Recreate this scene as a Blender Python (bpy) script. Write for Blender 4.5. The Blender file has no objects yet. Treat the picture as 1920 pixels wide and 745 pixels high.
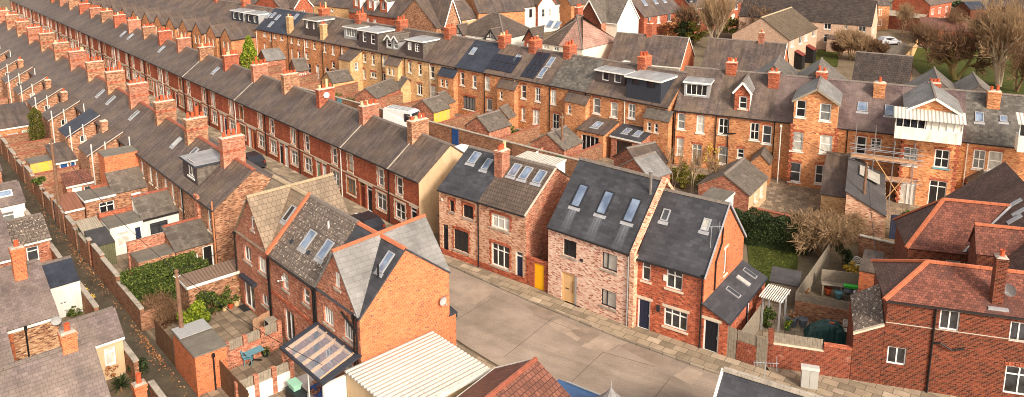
import bpy, math, random
from mathutils import Vector, Matrix
random.seed(7)
sc = bpy.context.scene
COL = sc.collection
# ------------------------------------------------------------------ camera model (drone lens, 28 mm equivalent, lower crop of the frame)
FPX, CX, CY, PITCH, CAMH = 1493.0, 960.0, 105.0, math.radians(11.5), 28.0
_c, _s = math.cos(PITCH), math.sin(PITCH)
def ray(x, y):
    dx, dy = (x - CX) / FPX, (y - CY) / FPX
    return (dx, _c - dy * _s, -_s - dy * _c)
def at(x, y, z=0.0):
    r = ray(x, y); t = (z - CAMH) / r[2]
    return (r[0] * t, r[1] * t, z)
class Fr:
    """a street frame: origin, x along the row, y into the depth, z up"""
    def __init__(s, p, az):
        s.p = (p[0], p[1]); s.az = az; a = math.radians(az)
        s.ex = (math.sin(a), math.cos(a)); s.ey = (-math.cos(a), math.sin(a)); s.rot = math.atan2(s.ex[1], s.ex[0])
    def loc(s, X, Y):
        d = (X - s.p[0], Y - s.p[1]); return (d[0] * s.ex[0] + d[1] * s.ex[1], d[0] * s.ey[0] + d[1] * s.ey[1])
    def at(s, x, y, z=0.0):
        q = at(x, y, z); return s.loc(q[0], q[1])
    def w(s, x, y):
        return (s.p[0] + s.ex[0] * x + s.ey[0] * y, s.p[1] + s.ex[1] * x + s.ey[1] * y)
    def lray(s, x, y):
        r = ray(x, y); o = s.loc(0, 0)
        return Vector((o[0], o[1], CAMH)), Vector((r[0] * s.ex[0] + r[1] * s.ex[1], r[0] * s.ey[0] + r[1] * s.ey[1], r[2]))
    def hit(s, x, y, p0, n):
        o, d = s.lray(x, y); n = Vector(n); t = (Vector(p0) - o).dot(n) / d.dot(n); return o + d * t
    def front(s, x, y, y0=0.0):
        q = s.hit(x, y, (0, y0, 0), (0, 1, 0)); return (q.x, q.z)
    def side(s, x, y, x0=0.0):
        q = s.hit(x, y, (x0, 0, 0), (1, 0, 0)); return (q.y, q.z)
    def sub(s, x, y, daz=0.0):
        return Fr(s.w(x, y), s.az + daz)
def frame_px(a, b, z):
    p, q = at(a[0], a[1], z), at(b[0], b[1], z)
    f = Fr(p, math.degrees(math.atan2(q[0] - p[0], q[1] - p[1])))
    return f, math.hypot(q[0] - p[0], q[1] - p[1])

# ------------------------------------------------------------------ materials
M = {}
def srgb(r, g, b):
    f = lambda v: (v / 255 / 12.92) if v <= 10.3 else ((v / 255 + .055) / 1.055) ** 2.4
    return (f(r), f(g), f(b))
def lin(c, k=1.0):
    return (c[0] * k, c[1] * k, c[2] * k, 1.0)
class NT:
    def __init__(s, name):
        m = bpy.data.materials.new(name); m.use_nodes = True
        s.m = m; s.t = m.node_tree; s.n = s.t.nodes; s.l = s.t.links
        s.b = s.n['Principled BSDF']; s.b.inputs['Roughness'].default_value = .85
        s.b.inputs['Specular IOR Level'].default_value = .25
        M[name] = m
    def new(s, typ, **kw):
        n = s.n.new(typ)
        for k, v in kw.items(): setattr(n, k, v)
        return n
    def put(s, sock, v):
        if hasattr(v, 'is_linked') or hasattr(v, 'node'): s.l.new(v, sock)
        else: sock.default_value = v
    def uv(s, sx=1, sy=1, sz=1, off=0):
        a = s.new('ShaderNodeUVMap'); mp = s.new('ShaderNodeMapping'); s.l.new(a.outputs[0], mp.inputs[0])
        mp.inputs['Scale'].default_value = (sx, sy, sz); mp.inputs['Location'].default_value = (off, off * .7, 0); return mp.outputs[0]
    def pos(s, sx=1, sy=1, sz=1):
        a = s.new('ShaderNodeNewGeometry'); mp = s.new('ShaderNodeMapping'); s.l.new(a.outputs['Position'], mp.inputs[0])
        mp.inputs['Scale'].default_value = (sx, sy, sz); return mp.outputs[0]
    def noise(s, vec, scale, detail=3, rough=.55):
        n = s.new('ShaderNodeTexNoise'); s.l.new(vec, n.inputs['Vector']); n.inputs['Scale'].default_value = scale
        n.inputs['Detail'].default_value = detail; n.inputs['Roughness'].default_value = rough; return n.outputs[0]
    def ramp(s, fac, stops, interp='LINEAR'):
        n = s.new('ShaderNodeValToRGB'); n.color_ramp.interpolation = interp; e = n.color_ramp.elements
        while len(e) > 1: e.remove(e[-1])
        for i, (p, c) in enumerate(stops):
            if isinstance(c, (int, float)): c = (c, c, c, 1)
            if len(c) == 3: c = (*c, 1)
            q = e[0] if i == 0 else e.new(p); q.position = p; q.color = c
        s.l.new(fac, n.inputs[0]); return n.outputs[0]
    def mix(s, fac, a, b, blend='MIX'):
        n = s.new('ShaderNodeMix', data_type='RGBA', blend_type=blend)
        s.put(n.inputs[0], fac); 
        for i, v in ((6, a), (7, b)):
            if isinstance(v, tuple) and len(v) == 3: v = (*v, 1)
            s.put(n.inputs[i], v)
        return n.outputs[2]
    def math(s, op, a, b=0.0, clamp=False):
        n = s.new('ShaderNodeMath', operation=op, use_clamp=clamp); s.put(n.inputs[0], a); s.put(n.inputs[1], b); return n.outputs[0]
    def rnd(s):
        return s.new('ShaderNodeObjectInfo').outputs['Random']
    def brick(s, vec, w, h, mortar, off=.5, smooth=.1):
        n = s.new('ShaderNodeTexBrick'); s.l.new(vec, n.inputs['Vector']); n.offset = off; n.squash = 1
        n.inputs['Scale'].default_value = 1; n.inputs['Brick Width'].default_value = w; n.inputs['Row Height'].default_value = h
        n.inputs['Mortar Size'].default_value = mortar; n.inputs['Mortar Smooth'].default_value = smooth; n.inputs['Bias'].default_value = 0
        n.inputs['Color1'].default_value = (0, 0, 0, 1); n.inputs['Color2'].default_value = (1, 1, 1, 1); n.inputs['Mortar'].default_value = (.5, .5, .5, 1)
        return n.outputs['Color'], n.outputs['Fac']
    def bump(s, h, st=.3, d=.02):
        n = s.new('ShaderNodeBump'); n.inputs['Strength'].default_value = st; n.inputs['Distance'].default_value = d
        s.l.new(h, n.inputs['Height']); s.l.new(n.outputs[0], s.b.inputs['Normal'])
    def out(s, col, rough=None, spec=None, metal=None):
        s.put(s.b.inputs['Base Color'], (*col, 1) if isinstance(col, tuple) and len(col) == 3 else col)
        if rough is not None: s.put(s.b.inputs['Roughness'], rough)
        if spec is not None: s.b.inputs['Specular IOR Level'].default_value = spec
        if metal is not None: s.b.inputs['Metallic'].default_value = metal
        return s.m
def rgb(*a): return srgb(*a)

def m_plain(name, c, rough=.6, var=.12, scale=2.5, spec=.3, metal=0, dirt=None):
    n = NT(name); f = n.noise(n.pos(), scale, 4)
    k = n.ramp(f, [(.3, lin(c, 1 - var)), (.7, lin(c, 1 + var))])
    if dirt:
        f2 = n.noise(n.pos(1, 1, .35), 1.7, 5, .65); k = n.mix(n.ramp(f2, [(.48, 0), (.72, .75)]), k, dirt)
    return n.out(k, rough, spec, metal)
def m_brick(name, stops, mortar, bw=.235, bh=.078, ms=.009, patch=.25, soot=None, stain=None, mfade=0.35):
    n = NT(name); v = n.uv(); c, f = n.brick(v, bw, bh, ms)
    k = n.ramp(c, stops)
    big = n.noise(n.uv(.6, .9), 1.0, 5, .62)
    k = n.mix(1.0, k, n.ramp(big, [(.28, 1 - patch), (.5, 1.0), (.72, 1 + patch * .6)]), 'MULTIPLY')
    small = n.noise(n.uv(2.2, 6), 1.5, 3)
    k = n.mix(1.0, k, n.ramp(small, [(.3, .82), (.7, 1.14)]), 'MULTIPLY')
    if soot:
        s2 = n.noise(n.uv(.35, .16, 1, 3.1), 1.6, 5, .6); k = n.mix(n.ramp(s2, [(.46, 0), (.75, .65)]), k, soot)
    k = n.mix(n.math('MULTIPLY', f, 1 - mfade), k, mortar)
    if stain:
        s3 = n.noise(n.uv(.8, 1.1, 1, 7.7), 1.3, 6, .72); k = n.mix(n.ramp(s3, [(.58, 0), (.68, .55)]), k, stain)
    r = n.rnd(); k = n.mix(1.0, k, n.ramp(r, [(0, .88), (1, 1.1)]), 'MULTIPLY')
    n.bump(n.math('SUBTRACT', 1.0, f), .35, .012)
    hs = n.new('ShaderNodeHueSaturation'); hs.inputs['Saturation'].default_value = 1.0; n.l.new(k, hs.inputs['Color'])
    return n.out(hs.outputs[0], .9, .15)
def m_slate(name, base, var=.25, w=.3, h=.22, ms=.008, streak=.3, lichen=None, lamt=.62, warm=None, rough=.62, gap=.35, tint=.16, spec=.35, wet=None):
    n = NT(name); c, f = n.brick(n.uv(), w, h, ms)
    var *= 1.35; streak *= 1.25
    k = n.ramp(c, [(0, lin(base, 1 - var)), (.5, lin(base)), (1, lin(base, 1 + var))])
    if warm:
        wv = n.noise(n.uv(.25, .2, 1, 2.2), 1.4, 5, .6); k = n.mix(n.ramp(wv, [(.4, 0), (.66, .8)]), k, warm)
    st = n.noise(n.uv(2.2, .22), 1.0, 5, .65)
    k = n.mix(1.0, k, n.ramp(st, [(.25, 1 - streak), (.5, 1.0), (.75, 1 + streak)]), 'MULTIPLY')
    bl = n.noise(n.uv(.5, .5, 1, 5), 1.1, 5, .6)
    k = n.mix(1.0, k, n.ramp(bl, [(.3, .7), (.7, 1.26)]), 'MULTIPLY')
    if wet:
        wn = n.noise(n.uv(.9, .5, 1, 8), .9, 5, .7); k = n.mix(n.ramp(wn, [(.5, 0), (.66, .85)]), k, wet)
    if lichen:
        ln = n.noise(n.uv(1, 1, 1, 9), 5.5, 4, .7); k = n.mix(n.ramp(ln, [(lamt, 0), (lamt + .05, .85)]), k, lichen)
    k = n.mix(n.math('MULTIPLY', f, 1 - gap), k, lin(base, .25))
    r = n.rnd(); k = n.mix(1.0, k, n.ramp(r, [(0, 1 - tint), (1, 1 + tint)]), 'MULTIPLY')
    n.bump(n.math('SUBTRACT', n.math('MULTIPLY', c, .5), f), .5, .015)
    return n.out(k, rough, spec)

# bricks
m_brick('brick_red', [(0, rgb(94, 44, 34)), (.3, rgb(160, 72, 48)), (.75, rgb(184, 92, 62)), (1, rgb(204, 120, 86))], rgb(160, 130, 108), patch=.22, soot=rgb(116, 62, 46))
m_brick('brick_street', [(0, rgb(122, 60, 44)), (.5, rgb(160, 78, 53)), (1, rgb(184, 102, 72))], rgb(170, 122, 98), patch=.16)
m_brick('brick_bright', [(0, rgb(110, 70, 60)), (.17, rgb(176, 94, 58)), (.6, rgb(190, 102, 63)), (1, rgb(200, 118, 78))], rgb(200, 150, 116), patch=.14)
m_brick('brick_multi', [(0, rgb(98, 50, 38)), (.25, rgb(156, 80, 58)), (.6, rgb(176, 104, 78)), (.85, rgb(206, 146, 116)), (1, rgb(110, 78, 68))], rgb(190, 160, 136), patch=.2, soot=rgb(104, 66, 50))
m_brick('brick_reclaimed', [(0, rgb(120, 62, 50)), (.13, rgb(176, 106, 86)), (.3, rgb(208, 160, 138)), (.7, rgb(224, 188, 166)), (1, rgb(234, 208, 190))], rgb(214, 190, 170), patch=.1)
m_brick('brick_pale', [(0, rgb(126, 70, 54)), (.2, rgb(186, 126, 98)), (.55, rgb(208, 160, 130)), (1, rgb(226, 190, 162))], rgb(200, 168, 140), patch=.18)
m_brick('brick_orange', [(0, rgb(124, 68, 44)), (.22, rgb(184, 114, 74)), (.7, rgb(204, 138, 92)), (1, rgb(218, 164, 116))], rgb(190, 150, 114), patch=.26, soot=rgb(128, 90, 66))
m_brick('brick_buff', [(0, rgb(156, 108, 72)), (.3, rgb(204, 158, 108)), (1, rgb(224, 186, 138))], rgb(196, 160, 120), patch=.22, soot=rgb(128, 96, 70))
m_brick('brick_brown', [(0, rgb(78, 52, 44)), (.3, rgb(140, 92, 70)), (.65, rgb(176, 124, 94)), (1, rgb(202, 160, 126))], rgb(170, 134, 104), patch=.26, soot=rgb(96, 66, 52))
m_brick('brick_dark', [(0, rgb(50, 28, 24)), (.3, rgb(84, 38, 29)), (.7, rgb(106, 47, 33)), (1, rgb(130, 63, 44))], rgb(168, 126, 98), patch=.3, mfade=.5, ms=.01)
m_brick('brick_stained', [(0, rgb(80, 38, 30)), (.4, rgb(118, 52, 37)), (1, rgb(144, 72, 50))], rgb(170, 130, 106), patch=.25, stain=rgb(196, 160, 138))
m_brick('brick_yard', [(0, rgb(104, 68, 52)), (.4, rgb(146, 98, 74)), (1, rgb(176, 132, 102))], rgb(160, 128, 104), patch=.3, soot=rgb(92, 74, 58), stain=rgb(170, 140, 116))
m_brick('brick_old', [(0, rgb(80, 50, 40)), (.35, rgb(150, 104, 76)), (.7, rgb(186, 148, 112)), (1, rgb(204, 170, 134))], rgb(150, 118, 94), patch=.25)
m_brick('brick_flats', [(0, rgb(176, 140, 118)), (.5, rgb(196, 160, 134)), (1, rgb(206, 172, 148))], rgb(200, 170, 148), patch=.08)
# roofs
m_slate('slate_street', rgb(82, 71, 67), .16, .28, .2, streak=.42, tint=.14, warm=rgb(104, 86, 72), lichen=rgb(160, 146, 128), lamt=.66)
m_slate('slate_brown', rgb(83, 70, 66), .2, .3, .24, streak=.42, tint=.14, warm=rgb(106, 88, 72), lichen=rgb(166, 150, 130), lamt=.655)
m_slate('slate_near', rgb(108, 93, 89), .18, .26, .2, ms=.007, streak=.16, tint=.05, warm=rgb(128, 112, 100), lichen=rgb(176, 164, 150), lamt=.72)
m_slate('slate_mottled', rgb(92, 86, 79), .28, .34, .26, streak=.15, tint=.06, wet=rgb(70, 64, 60), lichen=rgb(150, 144, 128), lamt=.66)
m_slate('slate_new', rgb(60, 59, 63), .17, .5, .25, ms=.006, streak=.1, tint=.05, gap=.5)
m_slate('slate_blue', rgb(50, 53, 64), .12, .4, .25, ms=.006, streak=.16, tint=.06)
m_slate('slate_grey', rgb(118, 114, 111), .08, .5, .3, ms=.006, streak=.1, tint=.05, rough=.7)
m_slate('slate_moss', rgb(100, 90, 81), .2, .3, .24, streak=.25, tint=.1, wet=rgb(96, 88, 78), lichen=rgb(170, 160, 140), lamt=.68)
m_slate('slate_purple', rgb(92, 74, 72), .2, .34, .24, ms=.008, streak=.18, tint=.05, warm=rgb(122, 104, 96), lichen=rgb(150, 136, 124), lamt=.72)
m_slate('tile_speckled', rgb(104, 90, 80), .16, .33, .34, ms=.018, streak=.16, tint=.02, lichen=rgb(206, 192, 174), lamt=.575, gap=.15)
m_slate('tile_brown', rgb(90, 76, 66), .14, .22, .34, ms=.02, streak=.12, tint=.05, lichen=rgb(160, 146, 124), lamt=.7, gap=.1)
m_slate('tile_mossy', rgb(88, 72, 54), .2, .3, .3, ms=.016, streak=.2, tint=.03, lichen=rgb(150, 130, 92), lamt=.6, gap=.2)
m_slate('tile_dark', rgb(66, 55, 49), .2, .4, .36, ms=.03, streak=.2, tint=.03, lichen=rgb(150, 136, 116), lamt=.66, gap=.1)
m_slate('tile_beige', rgb(128, 109, 90), .1, .33, .36, ms=.016, streak=.1, tint=.03, gap=.25)
m_slate('tile_clay', rgb(114, 66, 52), .28, .2, .16, ms=.012, streak=.12, tint=.02, wet=rgb(82, 56, 50), gap=.25, rough=.8)
m_slate('tile_clay_shaded', rgb(92, 68, 60), .2, .2, .16, ms=.012, streak=.15, tint=.02, lichen=rgb(130, 110, 100), lamt=.7, gap=.25, rough=.85)  # clay tile darkened for the slopes turned from the sun, shade in the colour
m_slate('tile_rust', rgb(118, 74, 59), .16, .26, .3, ms=.02, streak=.15, tint=.03, lichen=rgb(196, 150, 120), lamt=.68, gap=.1)
m_slate('tile_pink', rgb(168, 128, 112), .1, .3, .34, ms=.02, streak=.08, tint=.02, gap=.2)
m_slate('roof_felt', rgb(112, 104, 94), .06, 1.0, 2.0, ms=.01, streak=.15, tint=.15, wet=rgb(92, 86, 76), rough=.85)
m_slate('roof_dark', rgb(70, 66, 66), .08, .6, .3, ms=.006, streak=.15, tint=.15)
m_slate('lead_roof', rgb(142, 140, 140), .06, .6, 3.0, ms=.012, streak=.12, tint=.08, rough=.5)
# plain
m_plain('stone_cream', rgb(208, 190, 166), .8, .1)
m_plain('stone_grey', rgb(166, 154, 140), .85, .14, dirt=rgb(110, 100, 88))
m_plain('render_cream', rgb(198, 170, 134), .9, .07, .8, dirt=rgb(168, 140, 104))
m_plain('render_white', rgb(224, 218, 206), .85, .05, 1.2, dirt=rgb(190, 180, 164))
m_plain('render_flat', rgb(222, 210, 190), .9, .05, 1.0)
m_plain('pvc_white', rgb(232, 228, 220), .35, .03, spec=.4)
m_plain('paint_white', rgb(224, 219, 208), .55, .05, dirt=rgb(176, 166, 150))
m_plain('frame_dark', rgb(44, 44, 48), .45, .1)
m_plain('frame_wood', rgb(150, 106, 62), .6, .14, 6)
m_plain('door_black', rgb(30, 30, 38), .4, .1)
m_plain('door_red', rgb(112, 46, 34), .5, .1)
m_plain('door_green', rgb(146, 160, 130), .5, .1)
m_plain('door_blue', rgb(40, 76, 130), .5, .15)
m_plain('door_navy', rgb(34, 40, 62), .6, .12)
m_plain('door_teal', rgb(96, 150, 160), .5, .1)
m_plain('door_yellow', rgb(236, 170, 24), .5, .06, 8)
m_plain('door_ply', rgb(214, 172, 122), .6, .06, 4)
m_plain('paint_yellow', rgb(226, 178, 72), .8, .12, 3, dirt=rgb(196, 160, 120))
m_plain('pipe_black', rgb(30, 28, 28), .45, .2)
m_plain('pipe_white', rgb(214, 206, 194), .5, .05)
m_plain('pipe_copper', rgb(186, 122, 84), .6, .1)
m_plain('gutter', rgb(44, 40, 40), .5, .2)
m_plain('terracotta', rgb(178, 82, 50), .8, .16, 6)
m_plain('pot_buff', rgb(206, 176, 132), .8, .12, 6)
m_plain('ridge_clay', rgb(182, 106, 74), .8, .14, 4)
m_plain('ridge_red', rgb(150, 86, 66), .85, .2, 4)
m_plain('ridge_grey', rgb(116, 104, 96), .85, .2, 4)
m_plain('ridge_beige', rgb(168, 146, 118), .85, .14, 4)
m_plain('lead', rgb(152, 150, 152), .5, .14, 3, spec=.5)
m_plain('cement', rgb(184, 168, 150), .9, .15, 4)
m_plain('metal', rgb(170, 170, 172), .35, .1, metal=.7)
m_plain('steel', rgb(190, 186, 180), .3, .1, metal=.85)
m_plain('aluminium', rgb(150, 150, 152), .4, .08)
m_plain('clad_dark', rgb(52, 54, 62), .6, .1, 5)
m_plain('clad_grey', rgb(150, 148, 146), .6, .1, 5)
m_plain('clad_tile', rgb(74, 62, 60), .75, .2, 7)
m_plain('dish_grey', rgb(160, 158, 156), .5, .06)
m_plain('dish_white', rgb(226, 222, 214), .5, .04)
m_plain('wood_grey', rgb(140, 128, 112), .9, .2, 5)
m_plain('wood_brown', rgb(104, 74, 52), .85, .25, 4)
m_plain('wood_pale', rgb(198, 156, 108), .8, .14, 5)
m_plain('wood_board', rgb(178, 138, 108), .85, .18, 4)
m_plain('wood_pole', rgb(120, 88, 68), .9, .25, 5)
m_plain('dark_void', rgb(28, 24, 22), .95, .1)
m_plain('plastic_teal', rgb(96, 142, 156), .5, .1)
m_plain('plastic_grey', rgb(92, 98, 104), .5, .1)
m_plain('plastic_green', rgb(60, 110, 60), .5, .1)
m_plain('plastic_lime', rgb(70, 200, 70), .5, .06)
m_plain('plastic_mint', rgb(150, 196, 170), .5, .06)
m_plain('tarp_green', rgb(32, 66, 62), .45, .25, 3)
m_plain('cloth_white', rgb(226, 218, 208), .9, .05)
m_plain('cloth_orange', rgb(226, 130, 84), .9, .06)
m_plain('paint_van', rgb(230, 228, 224), .3, .03, spec=.5)
m_plain('paint_blue', rgb(52, 82, 122), .25, .08, spec=.6)
m_plain('paint_car', rgb(40, 40, 46), .25, .1, spec=.6)
m_plain('paint_silver', rgb(166, 168, 172), .25, .05, spec=.6)
m_plain('rubber', rgb(28, 28, 28), .8, .1)
m_plain('cabinet', rgb(176, 172, 164), .6, .05)
m_plain('bin_dark', rgb(40, 44, 46), .5, .1)
m_plain('sofa_blue', rgb(60, 84, 140), .9, .1)
m_plain('floor_lino', rgb(190, 180, 176), .6, .05)
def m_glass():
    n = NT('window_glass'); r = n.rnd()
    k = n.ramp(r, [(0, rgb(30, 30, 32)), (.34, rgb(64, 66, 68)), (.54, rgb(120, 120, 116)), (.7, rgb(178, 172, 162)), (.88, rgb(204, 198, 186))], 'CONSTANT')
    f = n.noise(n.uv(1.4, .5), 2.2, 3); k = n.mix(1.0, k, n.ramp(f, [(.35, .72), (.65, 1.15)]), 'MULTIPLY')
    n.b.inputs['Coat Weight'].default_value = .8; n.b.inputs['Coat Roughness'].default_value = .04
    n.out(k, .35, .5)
    n = NT('dark_glass'); f = n.noise(n.pos(), 1.6, 3)
    n.b.inputs['Coat Weight'].default_value = 1; n.out(n.ramp(f, [(.35, rgb(20, 20, 22)), (.7, rgb(64, 66, 70))]), .1, .6)
    n = NT('sky_glass'); f = n.noise(n.pos(), .9, 2)
    n.b.inputs['Coat Weight'].default_value = 1; n.out(n.ramp(f, [(.35, rgb(84, 98, 122)), (.7, rgb(140, 154, 174))]), .08, .8)
    n = NT('clear_glass'); n.b.inputs['Alpha'].default_value = .15; n.out(rgb(190, 198, 214), .05, .8)
m_glass()
def m_stain():
    n = NT('lead_stain'); u = n.uv(); x = n.new('ShaderNodeSeparateXYZ'); n.l.new(u, x.inputs[0])
    e = n.math('MULTIPLY', n.math('SINE', n.math('MULTIPLY', x.outputs[0], 3.14159)), n.math('ADD', .15, x.outputs[1]), True); f = n.noise(n.uv(7, .5), 1.0, 2, .5)
    n.l.new(n.math('MULTIPLY', e, n.ramp(f, [(.3, .1), (.65, .75)])), n.b.inputs['Alpha']); n.out(rgb(132, 134, 140), .6, .3)
m_stain()
def m_solar():
    n = NT('solar_cells'); c, f = n.brick(n.uv(), .16, .16, .006, off=0)
    n.b.inputs['Coat Weight'].default_value = .6
    n.out(n.mix(f, rgb(20, 22, 36), rgb(48, 52, 70)), .35, .4)
m_solar()
def m_corr(name, c, pitch=.3, dirt=None, rough=.6):
    n = NT(name); w = n.new('ShaderNodeTexWave', wave_type='BANDS', bands_direction='X'); n.l.new(n.uv(), w.inputs['Vector'])
    w.inputs['Scale'].default_value = .314 / pitch; w.inputs['Distortion'].default_value = 0
    k = n.noise(n.uv(2, .3), 1.2, 4); k = n.ramp(k, [(.3, lin(c, .85)), (.7, lin(c, 1.08))])
    if dirt: k = n.mix(n.ramp(n.noise(n.pos(), 3, 5, .7), [(.55, 0), (.75, .6)]), k, dirt)
    n.bump(w.outputs['Fac'], 1.0, .05); return n.out(k, rough, .3)
m_corr('corrugated_white', rgb(196, 187, 174), .3, rgb(170, 158, 138))
m_corr('corrugated_brown', rgb(128, 104, 88), .18)
m_corr('corrugated_rust', rgb(132, 86, 66), .3)
m_corr('corrugated_grey', rgb(170, 156, 136), .15, rgb(120, 108, 90))
m_corr('planks_grey', rgb(150, 140, 126), .13, rgb(110, 100, 84), .9)
m_corr('planks_brown', rgb(112, 84, 58), .13, rgb(84, 66, 46), .9)
m_corr('planks_pale', rgb(184, 156, 112), .13, None, .9)
m_corr('planks_green', rgb(110, 108, 80), .13, None, .9)
m_corr('planks_white', rgb(222, 218, 208), .5, None, .7)
def m_ground():
    n = NT('earth'); a = n.noise(n.pos(), .25, 6, .65); k = n.ramp(a, [(.3, rgb(96, 82, 66)), (.55, rgb(122, 106, 86)), (.7, rgb(104, 100, 70))])
    b = n.noise(n.pos(), 3, 5, .7); k = n.mix(1, k, n.ramp(b, [(.3, .75), (.7, 1.2)]), 'MULTIPLY'); n.out(k, .95, .1)
    n = NT('concrete_road'); a = n.noise(n.pos(1, 1, 1), .35, 6, .62)
    k = n.ramp(a, [(.3, rgb(130, 115, 102)), (.5, rgb(148, 131, 116)), (.72, rgb(164, 147, 131))])
    b = n.noise(n.pos(), 9, 6, .8); k = n.mix(1, k, n.ramp(b, [(.3, .76), (.7, 1.18)]), 'MULTIPLY')
    w = n.noise(n.uv(.12, 1.6), .8, 5, .6); k = n.mix(1, k, n.ramp(w, [(.3, .82), (.5, 1.0), (.7, 1.1)]), 'MULTIPLY')
    d = n.noise(n.pos(.55, 1.3, 1), .5, 5, .7); k = n.mix(n.ramp(d, [(.55, 0), (.75, .5)]), k, rgb(112, 98, 84)); n.out(k, .85, .2)
    n = NT('asphalt'); a = n.noise(n.pos(), .6, 6, .65); k = n.ramp(a, [(.3, rgb(88, 82, 74)), (.7, rgb(116, 106, 94))]); n.out(k, .9, .15)
    n = NT('alley_ground'); a = n.noise(n.pos(), .7, 7, .7); k = n.ramp(a, [(.28, rgb(58, 52, 42)), (.5, rgb(80, 71, 58)), (.72, rgb(96, 87, 70))])
    b = n.noise(n.pos(), 6, 4, .7); k = n.mix(n.ramp(b, [(.6, 0), (.72, .45)]), k, rgb(78, 78, 50)); n.out(k, .9, .2)
    n = NT('paving_slabs'); c, f = n.brick(n.uv(), .9, .6, .02); k = n.ramp(c, [(0, rgb(126, 112, 94)), (.5, rgb(156, 138, 116)), (.9, rgb(164, 145, 123)), (1, rgb(184, 165, 142))])
    b = n.noise(n.pos(), 1.1, 6, .7); k = n.mix(1, k, n.ramp(b, [(.3, .7), (.7, 1.15)]), 'MULTIPLY')
    k = n.mix(n.math('MULTIPLY', f, .8), k, rgb(76, 70, 56)); n.out(k, .9, .15)
    n = NT('patio_slabs'); c, f = n.brick(n.uv(), .6, .6, .025, off=.3); k = n.ramp(c, [(0, rgb(120, 104, 88)), (1, rgb(160, 140, 118))])
    b = n.noise(n.pos(), 1.4, 6, .7); k = n.mix(1, k, n.ramp(b, [(.3, .7), (.7, 1.15)]), 'MULTIPLY'); k = n.mix(n.math('MULTIPLY', f, .7), k, rgb(80, 72, 58)); n.out(k, .9, .15)
    n = NT('kerb_stone'); c, f = n.brick(n.uv(), .9, .4, .02); k = n.ramp(c, [(0, rgb(126, 114, 100)), (1, rgb(162, 146, 128))]); n.out(n.mix(f, k, rgb(80, 72, 60)), .9, .15)
    n = NT('lawn_green'); a = n.noise(n.pos(), 1.2, 6, .7); k = n.ramp(a, [(.3, rgb(50, 54, 22)), (.55, rgb(70, 74, 31)), (.75, rgb(90, 90, 44))]); n.out(k, .95, .1)

    n = NT('tar_line'); n.out(rgb(92, 79, 68), .8, .2)
    n = NT('concrete_patch'); a = n.noise(n.pos(), .9, 6, .7); k = n.ramp(a, [(.3, rgb(140, 122, 107)), (.7, rgb(172, 152, 134))]); n.out(k, .85, .15)
    n = NT('patch_dark'); a = n.noise(n.pos(), .9, 6, .7); k = n.ramp(a, [(.3, rgb(122, 106, 93)), (.7, rgb(148, 130, 114))]); n.out(k, .85, .15)
m_ground()
def m_leaf(name, stops, rough=.7):
    n = NT(name); g = n.new('ShaderNodeNewGeometry'); k = n.ramp(g.outputs['Random Per Island'], stops)
    n.b.inputs['Subsurface Weight'].default_value = 0
    return n.out(k, rough, .25)
m_leaf('leaf_green', [(0, rgb(36, 46, 18)), (.5, rgb(62, 76, 28)), (.85, rgb(92, 104, 40)), (1, rgb(130, 134, 62))])
m_leaf('leaf_dark', [(0, rgb(26, 34, 16)), (.6, rgb(44, 56, 26)), (1, rgb(72, 82, 40))])
m_leaf('leaf_lime', [(0, rgb(64, 82, 18)), (.5, rgb(110, 126, 30)), (1, rgb(160, 166, 54))])
m_leaf('leaf_cypress', [(0, rgb(44, 48, 16)), (.6, rgb(78, 78, 26)), (1, rgb(116, 108, 40))])
m_leaf('leaf_gold', [(0, rgb(150, 124, 40)), (.6, rgb(196, 160, 60)), (1, rgb(214, 184, 96))])
m_leaf('leaf_olive', [(0, rgb(86, 80, 30)), (.6, rgb(124, 116, 46)), (1, rgb(158, 144, 70))])
m_leaf('leaf_dead', [(0, rgb(104, 64, 40)), (.5, rgb(150, 98, 62)), (1, rgb(184, 132, 88))])
m_leaf('twig_pale', [(0, rgb(120, 94, 68)), (1, rgb(168, 138, 104))], .9)
m_leaf('twig_brown', [(0, rgb(88, 64, 46)), (1, rgb(136, 104, 76))], .9)
m_leaf('bark_pale', [(0, rgb(176, 154, 128)), (1, rgb(200, 180, 154))], .9)
m_leaf('bark_brown', [(0, rgb(108, 86, 62)), (1, rgb(130, 104, 76))], .9)
m_leaf('bark_green', [(0, rgb(116, 104, 62)), (1, rgb(146, 128, 80))], .9)

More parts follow.
